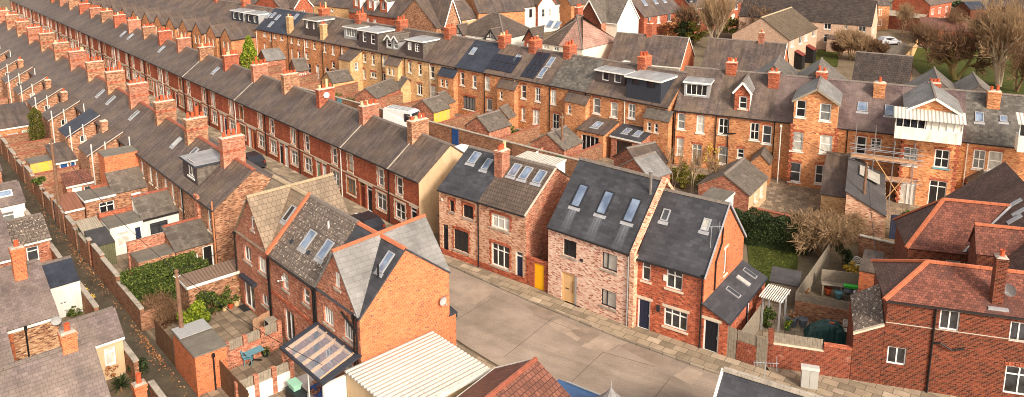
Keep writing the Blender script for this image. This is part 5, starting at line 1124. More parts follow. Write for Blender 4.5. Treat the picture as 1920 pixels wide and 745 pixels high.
# ---- farther left part of the back row: gabled rear wings
def back_row_far():
    bd = [-4.6 * k for k in range(17)]; wings = [(1190, 145, 1112, 1268, 250), (965, 92, 898, 1035, 200), (748, 42, 690, 806, 130), (560, 22, 503, 612, 100)]
    for i in range(16):
        a, b = bd[i + 1], bd[i]; w = b - a
        d = {0: 'black box dormers and a gabled wing', 1: 'gabled wing beside a white sloping flashing', 2: 'gabled wing with twin white windows'}.get(i, 'gabled rear wing')
        t = thing('terraced_house', f'back row house with a {d}, {ORD[i]} left of the blue roof' if i > 2 else f'back row house with {"" if i == 0 else "a "}{d}', 'house', FB1, a, 0, 0, GB)
        house_walls(t, w, 8, 6.0, 9.0, 4, [W(.3, 3.2, .8, 1.5), W(.3, .7, .8, 1.5)], 'brick_orange'); gable_roof(t, 0, w, 8, 6.0, 9.0, 4, 'slate_brown'); chimney(t, 0, 4.0, 8.2, 10.4, .8, 1.4, 4, 'brick_red') if i % 2 else None
        ext(t, 1.35, w - .1, -4.6, .5, 4.9, 6.6, 'gy', 'brick_orange', 'slate_brown' if i % 2 else 'slate_street', [W(.6, 3.0, .6, 1.4), W(1.9, 3.0, .6, 1.4), W(1.0, .7, 1.0, 1.3)], name='rear_wing', fascia='gutter')
        pipe(t, 1.2, -4.7, 0, 4.9, 'pipe_white' if i % 2 else 'pipe_black')
        if i in (0, 1):
            box_dormer(t, .5, 4.2, .8, 8.3, (6.0, .75, 0), [W(.5, 6.9, .8, 1.1, 'c1', sill=None), W(2.2, 6.9, .8, 1.1, 'c1', sill=None)], face='clad_dark', side='clad_grey', roof='lead_roof')
back_row_far()

# ---- rear wings of the row on the near side of the alley (bottom left)
def gy_box(pts, z): 
    q = [FT.at(p[0], p[1], z) for p in pts]; return min(a[0] for a in q), max(a[0] for a in q), min(a[1] for a in q), max(a[1] for a in q)
def alley_row():
    G = 'houses on the near side of the alley'; B5, B6, B7 = (0, 300, 3.725), (0, 430, 3.921), (0, 560, 4.027)
    t = free_ext('terraced_house', 'house wing with a big worn slate roof and brick stack at the bottom left corner', 'house', FT, 13.7, 18.5, -22, -12.3, 4.5, 6.5, 'gy', 'brick_old', 'slate_near', group=G, ridge='ridge_grey')
    chimney(t, 2.4, 8.75, 5.9, 7.35, .55, .65, 1, 'brick_bright', 'stone_grey')
    t = free_ext('rear_wing', 'low cream rendered wing with a purple slate roof beside the alley', 'outbuilding', FT, 6.35, 9.2, -12.25, -9.25, 2.45, 3.6, 'gy', 'render_cream', 'slate_near', [W(1.95, .75, .62, 1.15, 'c1t', f='r', sill=None)], group=G, ridge='ridge_grey', fascia='paint_white')
    pipe(t, 2.85 + .08, .9, 0, 2.3)
    t = free_ext('terraced_house', 'house wing with a long slate roof, orange stack and patchy old brick side wall', 'house', FT, .7, 8.4, -22, -12.3, 4.6, 6.5, 'gy', 'brick_old', 'slate_near', group=G, ridge='ridge_grey', fascia='paint_white')
    q = FT.at(37, 512, 6.3); chimney(t, q[0] - .7 + .1, q[1] + 22, 5.8, 8.0, .55, .65, 1, 'brick_bright', 'stone_grey')
    pipe(t, 7.75, 8.1, 0, 4.5); dish(t, (7.85, 9.6, 4.4), 1.4, .27); MB().box(7.702, 7.74, 6.9, 7.5, 0, 4.4).build('brick_patch', 'brick_bright', t)
    t = free_ext('outhouse', 'white boarded outhouse with double doors and a blue-grey slate roof', 'outbuilding', FT, -2.25, -.4, -11.4, -9.25, 2.35, 3.3, 'x+', 'planks_white', 'slate_blue', group=G, ridge='ridge_grey')
    MB().box(1.853, 1.88, .3, 1.0, .1, 2.0).build('door', 'planks_white', t); MB().box(1.853, 1.88, 1.02, 1.72, .1, 2.0).build('door', 'planks_white', t); MB().box(1.882, 1.92, .86, .97, 1.0, 1.05).box(1.882, 1.92, 1.06, 1.17, 1.0, 1.05).build('handle', 'pipe_black', t)
    t = free_ext('rear_wing', 'low brick wing with a roof half covered in pale lichen and a white window', 'outbuilding', FT, -13.4, -9.3, -12.4, -9.2, 2.4, 3.6, 'gy', 'brick_multi', 'tile_speckled', [W(1.6, .75, .8, 1.2, 'c1t', f='r', sill=None)], group=G, ridge='ridge_grey', fascia='paint_white')
    t = free_ext('terraced_house', 'house wing with a broad purple slate roof at the left edge above the lichen roof', 'house', FT, -9.6, -1.7, -24, -12.6, 4.6, 6.6, 'gy', 'brick_multi', 'slate_near', group=G, ridge='ridge_grey', fascia='paint_white')
    t = free_ext('rear_wing', 'white rendered wing with one roof window near the upper alley', 'outbuilding', FT, -23.2, -18.7, -13.5, -9.1, 2.4, 3.6, 'gy', 'render_white', 'slate_near', [W(2.6, .7, 1.0, 1.1, 'c1t', f='r', sill=None)], group=G, ridge='ridge_grey')
    q = FT.hit(38 / 3.725, 300 + 242 / 3.725, (-18.7, 0, 2.4), (1.2 / 2.25, 0, 1)); o = MB().box(-.35, .35, -.5, .5, 0, .1).build('skylight', 'pvc_white', t, (q.x + 23.2, q.y + 13.5, q.z + .03)); o.rotation_euler = (0, .49, 0); MB().box(-.27, .27, -.42, .42, .101, .11).build('pane', 'sky_glass', o)
    t = free_ext('terraced_house', 'dark slate house wing at the very left edge below the pale wing', 'house', FT, 8.9, 13.2, -22, -15.2, 4.3, 6.2, 'gy', 'brick_old', 'slate_near', group=G, ridge='ridge_grey')
    t = free_ext('terraced_house', 'house wing with an orange chimney pot at the bottom edge beside the alley', 'house', FT, 20.3, 24.5, -20, -10.2, 1.9, 2.8, 'gy', 'brick_multi', 'slate_near', group=G, ridge='ridge_grey')
    q = FT.at(258, 722, 3.2); chimney(t, q[0] - 20.3 + .3, q[1] + 20, 2.0, 3.5, .5, .55, 1, 'brick_bright', 'stone_grey')
    for k in range(5):
        x = -33 - 9.5 * k; free_ext('terraced_house', f'small slate roofed house wing beyond the white wing, {ORD[k]} along the upper alley', 'house', FT, x, x + 4.6, -14, -9.2, 2.6, 3.9, 'gy', 'brick_multi', 'slate_near', group=G, ridge='ridge_grey')
alley_row()
def t_yards():
    # outbuildings and walls in the yards behind the old terrace
    t = free_ext('outhouse', 'low slate roofed brick house with a white window and door at the left edge', 'outbuilding', FT, -48.6, -44, -6.9, -3.3, 2.6, 4.2, 'x+', 'brick_orange', 'slate_street', [W(.8, .9, 1.0, 1.0, 'c1t', f='r', sill=None), D(2.2, .05, .8, 2.0, f='r', mat='door_green', transom=False)], fascia='paint_white')
    x0, x1, y0, y1 = gy_box([(50, 300), (98, 296), (60, 306), (92, 290)], 2.1); t = free_ext('outhouse', 'felt roofed outhouse with a yellow painted wall', 'outbuilding', FT, x0, x1, y0, y1, 2.1, 2.2, 'flat', 'paint_yellow', 'roof_felt')
    x0, x1, y0, y1 = gy_box([(95, 282), (134, 296), (105, 302), (125, 276)], 2.4); t = free_ext('outhouse', 'brick outhouse with a bright blue door and slate roof', 'outbuilding', FT, x0, x1, y0, y1, 2.2, 3.0, 'x+', 'brick_yard', 'slate_street', [D(.25, .05, .85, 1.95, f='r', mat='door_blue', transom=False), D(1.2, .05, .5, 1.95, f='r', mat='door_blue', transom=False)], fascia='paint_white')
    free_ext('outhouse', 'small brick outhouse with a ribbed rusty brown roof by the alley wall', 'outbuilding', FT, -17.6, -14.9, -6.85, -5.45, 2.1, 2.6, 'x+', 'brick_yard', 'corrugated_rust', fascia='paint_white')
    free_ext('shed', 'shed with a pale weathered corrugated roof against the alley wall', 'shed', FT, -11.2, -9.0, -6.85, -5.4, 2.0, 2.35, 'x+', 'planks_green', 'corrugated_grey')
    free_ext('shed', 'green-brown board shed with a black felt roof against the alley wall', 'shed', FT, -8.7, -6.4, -6.85, -5.4, 1.9, 2.3, 'x+', 'planks_green', 'roof_dark')
    free_ext('carport', 'brown corrugated carport roof between the bare gable end and the gabled house', 'carport', FT, 3.6, 5.5, -4.1, .5, 2.3, 2.45, 'flat', 'brick_brown', 'corrugated_brown', fascia='paint_white')
    t = free_ext('garage', 'small orange brick garage with a two-part grey felt roof by the telegraph pole', 'garage', FT, 10.85, 14.4, -6.9, -5.1, 2.5, 2.55, 'flat', 'brick_bright', 'roof_felt', ov=.06)
    MB().box(-.05, 1.35, -.05, 1.83, 2.59, 2.64).build('roof_panel', 'clad_grey', t); pipe(t, 3.6, 1.0, 0, 2.3)
    bd = [0]
    for k in range(13): c = -3.8 - 7.87 * k; bd += [c, c - 3.93]
    for i in range(len(bd) - 1):
        a, b = bd[i + 1], bd[i]; t = thing('yard_wall', f'weathered brick alley wall behind the {ORD[i]} old terraced house from the bare gable', 'wall', FT, a, -6.95, 0, 'yard walls along the alley'); w = b - a
        h = 1.9 + .25 * math.sin(i * 2.1); g = i not in (0,); 
        for u, v in ((0, .55), (1.45, w - .02)) if g else ((0, w - .02),): MB().box(u, v, -.12, .12, -.2, h).build('wall', 'brick_yard', t)
        mb = MB()
        if g: mb.box(-.02, .57, -.16, .16, h + .003, h + .08).box(1.43, w, -.16, .16, h + .003, h + .08); panel(t, .57, 1.43, .05, 1.85, ['wood_brown', 'door_red', 'wood_grey', 'wood_brown', 'door_navy'][i % 5], -.04, name='gate')
        else: mb.box(-.02, w, -.16, .16, h + .003, h + .08)
        mb.build('coping', 'stone_grey', t)
        if i < 5: continue
        t = thing('yard_wall', f'brick party wall between yards, left of the {ORD[i]} old terraced house from the bare gable', 'wall', FT, a, -6.8, 0, 'party walls between the yards'); MB().box(-.11, .11, 0, 3.9, -.2, 1.85).build('wall', 'brick_yard', t); MB().box(-.15, .15, 0, 3.9, 1.853, 1.92).build('coping', 'ridge_red', t)
    t = thing('yard_wall', 'brick wall below the hedge at the alley bend', 'wall', FT, 0, -6.95); MB().box(0, 5.0, -.12, .12, -.2, 1.5).box(4.76, 5.0, .12, 2.2, -.2, 1.2).build('wall', 'brick_yard', t); MB().box(0, 5.02, -.15, .15, 1.503, 1.57).build('coping', 'stone_grey', t)
    for i in range(9):      # near-side alley walls
        a = -52 + 8.2 * i; b = a + 5.6
        t = thing('yard_wall', f'low near-side alley wall, {ORD[8 - i]} counting up from the bottom of the picture', 'wall', FT, a, -9.1, 0, 'near-side alley walls'); MB().box(0, b - a, -.12, .12, -.2, 1.5).build('wall', 'brick_yard', t); MB().box(-.02, b - a + .02, -.16, .16, 1.503, 1.58).build('coping', 'stone_grey', t)
    t = thing('garden_fence', 'brown board fence leaning along the alley before the garage', 'fence', FT, 7.3, -6.9); panel(t, 0, 1.7, .1, 1.8, 'wood_brown'); panel(t, 1.72, 3.45, .1, 1.8, 'wood_brown')
    t = thing('garden_fence', 'dark brown board fence between the orange garage and the white wall', 'fence', FT, 14.5, -5.6); panel(t, 0, 1.9, .0, 1.8, 'wood_brown'); panel(t, 1.92, 3.9, .0, 1.8, 'wood_brown')
t_yards()

# ---- houses beyond the back row
KA, KB, KC, KD = (960, 0, 6.208), (1200, 0, 6.208), (1440, 0, 6.208), (1680, 0, 6.208)
def far(label, c, eL, eR, he, d, hr, wall, roof, wins=(), side=None, ry=None, ridge='ridge_grey', kind='gable', cat='house', name='house', group=None, ridgehip=None, trim=None, ext_l=0.0):
    F, L = frame_px(px(c, *eL), px(c, *eR), he); 
    if ext_l: F = F.sub(-ext_l, 0); L += ext_l
    t = thing(name, label, cat, F, 0, 0, 0, group); ry = ry or d / 2; ops = []
    for wdef in wins:
        b = wdef[0]; st = wdef[1] if len(wdef) > 1 else 's'; o = wp(F, 0, c, b, st, sill='paint_white'); o['w'] = min(o['w'], 2.2); o['h'] = min(o['h'], he - .3 - o['z']); o['x'] = min(max(.1, o['x']), L - .1 - o['w'])
        if all(o['x'] + o['w'] < p['x'] or p['x'] + p['w'] < o['x'] or o['z'] + o['h'] < p['z'] or p['z'] + p['h'] < o['z'] for p in ops): ops.append(o)
    if kind == 'gable':
        house_walls(t, L, d, he, hr, ry, ops, wall, side=side, z0=-.5); gable_roof(t, -.1, L + .1, d, he, hr, ry, roof, ridge=ridge)
        if trim:
            MB().box(-.12, L + .12, -.25, -.17, he - .32, he - .16).build('fascia', trim, t); MB().beam((L + .13, -.2, he - .15), (L + .13, ry, hr - .02), .05, .2).beam((L + .13, ry, hr - .02), (L + .13, d + .2, he - .15), .05, .2).build('bargeboard', trim, t)
    else:
        house_walls(t, L, d, he, he + .1, d / 2, ops, wall, side=side, z0=-.5); hip_roof(t, 0, L, 0, d, he, hr, roof, ridge, hipw=.26, left=kind != 'hipr', right=True)
    return t, F, L
def far_houses():
    t, F, L = far('half-timbered semi with a dark hipped roof and two small black and white gables', K4, (820, 378), (1400, 455), 5.0, 9, 8.2, 'render_white', 'tile_brown', [((865, 385, 925, 420), 'c3'), ((1045, 400, 1090, 450), 'c2'), ((1140, 415, 1190, 475), 'c2'), ((1235, 440, 1325, 495), 'c4')], kind='hip')
    for x in (.3, L - 3.2): 
        o = gable_dormer(t, x, x + 2.2, -.7, 5.1, 6.5, (5.0, .9, 0), [], face='render_white', side='brick_red', roof='tile_brown', trim='frame_dark', zb=4.6); mb = MB()
        for k in (.35, .5, .65): mb.box(x + 2.2 * k - .05, x + 2.2 * k + .05, -.74, -.705, 5.05, 5.1 + 1.2 * (1 - abs(k - .5) * 2))
        mb.box(x, x + 2.2, -.74, -.705, 5.0, 5.1); mb.build('timber_frame', 'frame_dark', o)
    t, F, L = far('cream house under a broad hipped roof, half brown and half new pinkish tiles', KA, (335, 492), (822, 568), 4.8, 9.5, 9.0, 'render_flat', 'tile_brown', [((365, 505, 435, 580), 'c2t'), ((485, 525, 545, 600), 'c2t')], kind='hip')
    MB().slab([(L * .45, -.16, 4.72), (L + .16, -.16, 4.72), (L - 4.7, 4.72, 9.04), (L * .52, 4.72, 9.04)], .05).build('new_tiles', 'tile_pink', t); MB().slab([(L + .16, -.16, 4.72), (L + .16, 9.66, 4.72), (L - 4.7, 4.75, 9.04)], .05).build('new_tiles', 'tile_pink', t)
    for b in ((445, 278), (530, 290)):
        q = onroof(F, px(KA, *b), 4.8, 4.2 / 4.75); skylight(t, F, (4.8, 4.2 / 4.75, 0), q.x, q.y, 1.0, 1.3)
    chimney(t, L - 5, 5.6, 8, 10.2, .7, 1.4, 4, 'brick_red'); gable_dormer(t, -2.6, -.2, -1.0, 5.2, 7.0, (4.8, .88, 0), [W(.5, 3.6, 1.4, 1.0, 'c3', sill=None)], face='brick_red', side='brick_red', roof='tile_brown', trim='frame_dark', zb=0)
    t, F, L = far('house with a white rendered gable end and a brown brick front gable', KA, (905, 230), (1228, 268), 5.0, 7.5, 9.2, 'render_flat', 'slate_moss', [], side='render_white', trim='pvc_white', ext_l=2)
    gable_dormer(t, .4, 5.6, -1.6, 5.2, 9.0, (5.0, 1.12, 0), [], face='brick_dark', side='brick_multi', roof='slate_moss', trim='pvc_white', zb=0)
    for y, w in ((1.9, .9), (4.6, 1.0)): window(t, (L, y, 2.9), math.pi / 2, w, 1.2, 'c2', sill=None, inset=-.03)
    t, F, L = far('long red house with a grey roof, three skylights and a dark left gable', KB, (50, 197), (492, 127), 5.2, 8, 8.6, 'brick_red', 'slate_street', [((95, 205, 132, 272), 'c2'), ((200, 187, 240, 265), 'c2'), ((322, 165, 362, 245), 'c2'), ((420, 147, 460, 230), 'c2'), ((445, 272, 466, 335), 'c2')])
    for x in (3.0, 6.3, 9.0): skylight(t, F, (5.2, .85, 0), min(x, L - 1), 2.6, .9, 1.3)
    t, F, L = far('red house with white gutters and a black dormer behind the pale birch', KB, (605, 100), (925, 48), 5.2, 8, 8.6, 'brick_red', 'slate_street', [((628, 107, 668, 185), 'c2'), ((700, 97, 738, 165), 'c2'), ((785, 77, 815, 150), 'c2'), ((855, 67, 888, 140), 'c2'), ((665, 235, 700, 280), 'c2')], trim='pvc_white')
    box_dormer(t, .3, 3.0, 1.0, 8.0, (5.2, .85, 0), [W(.4, 6.3, .8, 1.0, 'c1', sill=None)], face='clad_dark', side='clad_dark')
    t, F, L = far('red semi with tall white windows beyond the dark shrubs', KB, (1020, 47), (1292, 5), 5.2, 8, 8.6, 'brick_red', 'slate_street', [((1040, 47, 1077, 115), 'c2'), ((1103, 35, 1140, 105), 'c2'), ((1180, 17, 1217, 90), 'c2'), ((1240, 7, 1275, 80), 'c2'), ((1060, 165, 1105, 220), 'c2')])
    t, F, L = far('red semi at the top edge right of the tall window semi', KB, (1400, 15), (1600, -20), 5.2, 8, 8.6, 'brick_red', 'slate_street', [((1415, 15, 1450, 85), 'c2'), ((1520, 0, 1550, 60), 'c2')])
    L9 = (960, 0, 2.979)
    t, F, L = far('low slate roofed house with an orange brick gable end and a central stack', L9, (535, 335), (940, 372), 3.0, 9.0, 6.6, 'render_flat', 'slate_brown', [((620, 328, 660, 345), 'c2')], side='brick_bright', trim='paint_white'); chimney(t, 5.2, 4.6, 5.9, 8.4, .9, 1.0, 4, 'brick_red')
    q = FR; window(t, (L, 3.2, .8), math.pi / 2, .6, 1.1, 'c2', sill=None, inset=-.03)
    t, F, L = far('low slate roofed house with two tall chimney pots beyond the white dormer', L9, (1060, 372), (1500, 412), 3.0, 9.0, 6.6, 'render_flat', 'slate_brown', [((1090, 375, 1140, 395), 'c2')], side='brick_bright', trim='paint_white'); chimney(t, 7.6, 4.6, 5.9, 8.0, .8, .9, 3, 'brick_multi')
    t, F, L = far('low house with a ribbed dark roof speckled by lichen before the lawn', KR, (470, 455), (786, 487), 3.0, 8.6, 6.4, 'render_flat', 'tile_dark', [], side='brick_bright'); 
    t, F, L = far('pale brick block of flats with a mossy gable roof and red porches', KC, (250, 465), (577, 322), 5.2, 9.5, 8.4, 'brick_flats', 'tile_mossy', [((270, 467, 302, 535), 'c2'), ((365, 422, 398, 500), 'c2'), ((430, 392, 462, 467), 'c2'), ((520, 347, 549, 415), 'c2')], ridge='ridge_beige')
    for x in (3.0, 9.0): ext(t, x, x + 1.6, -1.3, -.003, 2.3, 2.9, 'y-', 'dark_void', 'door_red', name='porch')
    t, F, L = far('long pale brick block of flats under a dark lichen speckled roof', KC, (490, 240), (1205, 295), 5.2, 8.5, 9.2, 'brick_flats', 'tile_dark', [((655, 272, 732, 345), 'c2'), ((895, 290, 926, 340), 'c1'), ((1055, 302, 1135, 375), 'c2'), ((650, 400, 730, 495), 'c2t'), ((1060, 440, 1130, 510), 'c2')], side='brick_flats', ridge='ridge_grey', ext_l=13)
    for y, z in ((2.2, 3.2), (3.6, 3.2), (2.2, .6), (3.6, .6)): window(t, (L, y, z), math.pi / 2, .6, 1.1, 'c1', sill=None, inset=-.03)
    ext(t, L - 7, L - 4, -1.4, -.003, 2.4, 2.9, 'y-', 'brick_flats', 'slate_street', name='porch')
    # white crow-stepped gable house
    F, L = frame_px(px(K4, 158, 222), px(K4, 600, 205), 5.2); t = thing('gabled_house', 'white gable house with stepped red brick edges and a red pent roof', 'house', F, 0, 0); hp = 11.4; mb = MB()
    ops = [wp(F, 0, K4, (340, 95, 365, 165), 'c1', sill='brick_red'), wp(F, 0, K4, (390, 88, 415, 160), 'c1', sill='brick_red'), wp(F, 0, K4, (265, 280, 340, 325), 'c3t', sill=None), wp(F, 0, K4, (370, 268, 440, 335), 'c3t', sill=None), wp(F, 0, K4, (520, 250, 590, 350), 'c3t', sill=None)]
    wallface(mb, (0, 0), (1, 0), [(0, -.5), (L, -.5), (L, 5.2), (L / 2, hp), (0, 5.2)], holes(ops, 'f')); wallface(mb, (L, 0), (0, 1), [(0, -.5), (12, -.5), (12, 5.2), (0, 5.2)]); mb.build('wall', 'render_white', t); openings(t, L, 12, ops)
    mb = MB(); n = 16
    for i in range(n):
        for s in (0, 1): x = (i + .5) / n * L / 2; x = x if s == 0 else L - x; z = 5.2 + (hp - 5.2) * (i + .5) / n; mb.box(x - .28, x + .28, -.06, .3, z - .35, z + .3)
    mb.box(-.3, .25, -.08, .3, -.4, 5.3).box(L - .25, L + .3, -.08, .3, -.4, 5.3).build('stepped_edge', 'brick_red', t)
    m = MB(); m.slab([(L + .1, .3, 5.1), (L + .1, 12, 5.1), (L / 2, 12, hp), (L / 2, .3, hp)], .1); m.slab([(-.1, 12, 5.1), (-.1, .3, 5.1), (L / 2, .3, hp), (L / 2, 12, hp)], .1); m.build('roof', 'slate_brown', t)
    MB().slab([(1.8, -1.6, 4.1), (L + .1, -1.6, 4.1), (L - .6, -.003, 5.2), (2.6, -.003, 5.2)], .1).build('pent_roof', 'tile_rust', t)
    t, F, L = far('dark slate house with white cheeked gable dormers and timber scaffolding in front', K3, (1080, 130), (1700, 215), 5.8, 9, 10, 'brick_red', 'slate_brown', [((1290, 210, 1320, 260), 'c2'), ((1365, 225, 1400, 265), 'c2')])
    for x in (.6, 4.6, 8.2): gable_dormer(t, x, x + 2.0, .6, 8.6, 9.7, (5.8, .93, 0), [W(.5, 6.8, 1.0, 1.5, 'c2', sill=None)], face='brick_red', side='pvc_white', roof='slate_moss')
    t, F, L = far('rough brown brick gable house right of the white stepped gable', K4, (610, 320), (905, 265), 6.0, 10, 10.4, 'brick_brown', 'slate_street', []); gable_dormer(t, 1.2, L - 1, -.5, 6.0, 10.6, (6.0, .88, 0), [], face='brick_brown', side='brick_brown', roof='slate_street', zb=0)
    t, F, L = far('small stepped brick gable house with white round-cornered windows', K4, (905, 230), (1100, 200), 5.0, 8, 8.0, 'brick_buff', 'slate_street', [((965, 200, 1000, 240), 'c1'), ((1015, 195, 1050, 225), 'c1')])
    t, F, L = far('long slate roof behind the half-timbered semi', K4, (1100, 150), (1640, 120), 6, 12, 10.5, 'brick_orange', 'slate_street', [])
    t, F, L = far('white and brick terrace with tall windows at the top edge', KA, (0, 97), (690, 25), 5.6, 9, 9.4, 'render_white', 'slate_street', [((200, 107, 240, 210), 'c1'), ((280, 97, 325, 190), 'c1'), ((370, 92, 407, 170), 's'), ((450, 85, 487, 155), 's'), ((545, 77, 582, 160), 's'), ((620, 67, 657, 150), 's')])
    gable_dormer(t, 6, 10.5, -.8, 6.0, 8.4, (5.6, .84, 0), [W(1.0, 3.2, .9, 1.7, 's'), W(2.8, 3.2, .9, 1.7, 's')], face='render_white', side='brick_red', roof='slate_street', trim='brick_red', zb=0)
    t, F, L = far('orange brick terrace with bay windows at the top edge, right of the white terrace', KA, (690, 60), (1300, -10), 5.6, 9, 9.4, 'brick_orange', 'slate_street', [((735, 60, 760, 140), 's'), ((775, 55, 805, 135), 's'), ((860, 40, 885, 70), 's'), ((900, 35, 930, 65), 's'), ((1000, 15, 1030, 50), 's'), ((1140, 10, 1170, 40), 's'), ((1220, 5, 1250, 40), 's')])
    t, F, L = far('bright red brick villa behind the blue slate roofs', K3, (290, 105), (660, 60), 7.0, 9, 10, 'brick_red', 'slate_street', [((510, 20, 550, 65), 'c1t'), ((600, 0, 625, 45), 'c1t')]); gable_dormer(t, L - 5, L - 1, -1.2, 7.2, 9.6, (7, .66, 0), [W(1.4, 5.0, 1.0, 1.4, 'c2')], face='brick_red', side='brick_red', roof='slate_street', zb=0, trim='paint_white')
    t, F, L = far('pale brick house with a wide grey roof behind the red villa', K3, (670, 50), (1100, 95), 5.5, 12, 10, 'brick_buff', 'slate_street', [((870, 105, 900, 140), 's')])
    # far rows along the top edge
    for i, (c, a, b, lab, wm) in enumerate(((K3, (-300, 60), (60, 30), 'red house at the top edge left of the red villa', 'brick_red'), ((240, 0, 6.208), (350, -20), (900, 30), 'far brick terrace above the gabled wings', 'brick_multi'), (KC, (-60, 40), (200, 5), 'red brick house above the mossy flats roof', 'brick_red'), (KC, (270, 25), (560, 20), 'red house with a rusty pitched roof above the long flats', 'brick_red'),
                                            (KD, (400, 60), (650, 15), 'red brick house behind the dark conifer', 'brick_red'), (KD, (1060, 60), (1500, 100), 'large red house behind the tall bare tree', 'brick_dark'), (KC, (1050, 60), (1420, 60), 'orange brick house behind the garden hedge', 'brick_orange'))):
        t, F, L = far(lab, c, a, b, 5.2, 8, 8.2, wm, 'tile_rust' if i == 3 else 'slate_street', []); n = int(L / 3.2)
        for k in range(n): window(t, (.8 + k * 3.2, 0, 3.0), 0, 1.1, 1.3, 'c2', sill=None, inset=-.03); window(t, (.8 + k * 3.2, 0, .8), 0, 1.3, 1.3, 'c2', sill=None, inset=-.03)
    # garages and a low brown roof
    F, L = frame_px(px(KC, 1300, 170), px(KC, 1790, 215), 2.8); t = free_ext('garage', 'garage block with a pale corrugated roof beside the dark conifer', 'garage', F, 0, L, 0, 7, 2.8, 3.3, 'y-', 'brick_dark', 'corrugated_grey')
    F, L = frame_px(px(KD, 300, 345), px(KD, 960, 385), 2.8); t = free_ext('garage', 'low building with a broad rust brown roof behind bare branches', 'garage', F, 0, L, 0, 9, 2.8, 4.0, 'y-', 'brick_red', 'tile_rust')
    F, L = frame_px(px(KD, 870, 110), px(KD, 1060, 105), 2.8); t = free_ext('garage', 'dark timber garage with a grey slate roof in the far right gardens', 'garage', F, 0, L, 0, 5, 2.8, 4.2, 'gx', 'brick_dark', 'slate_blue')
far_houses()

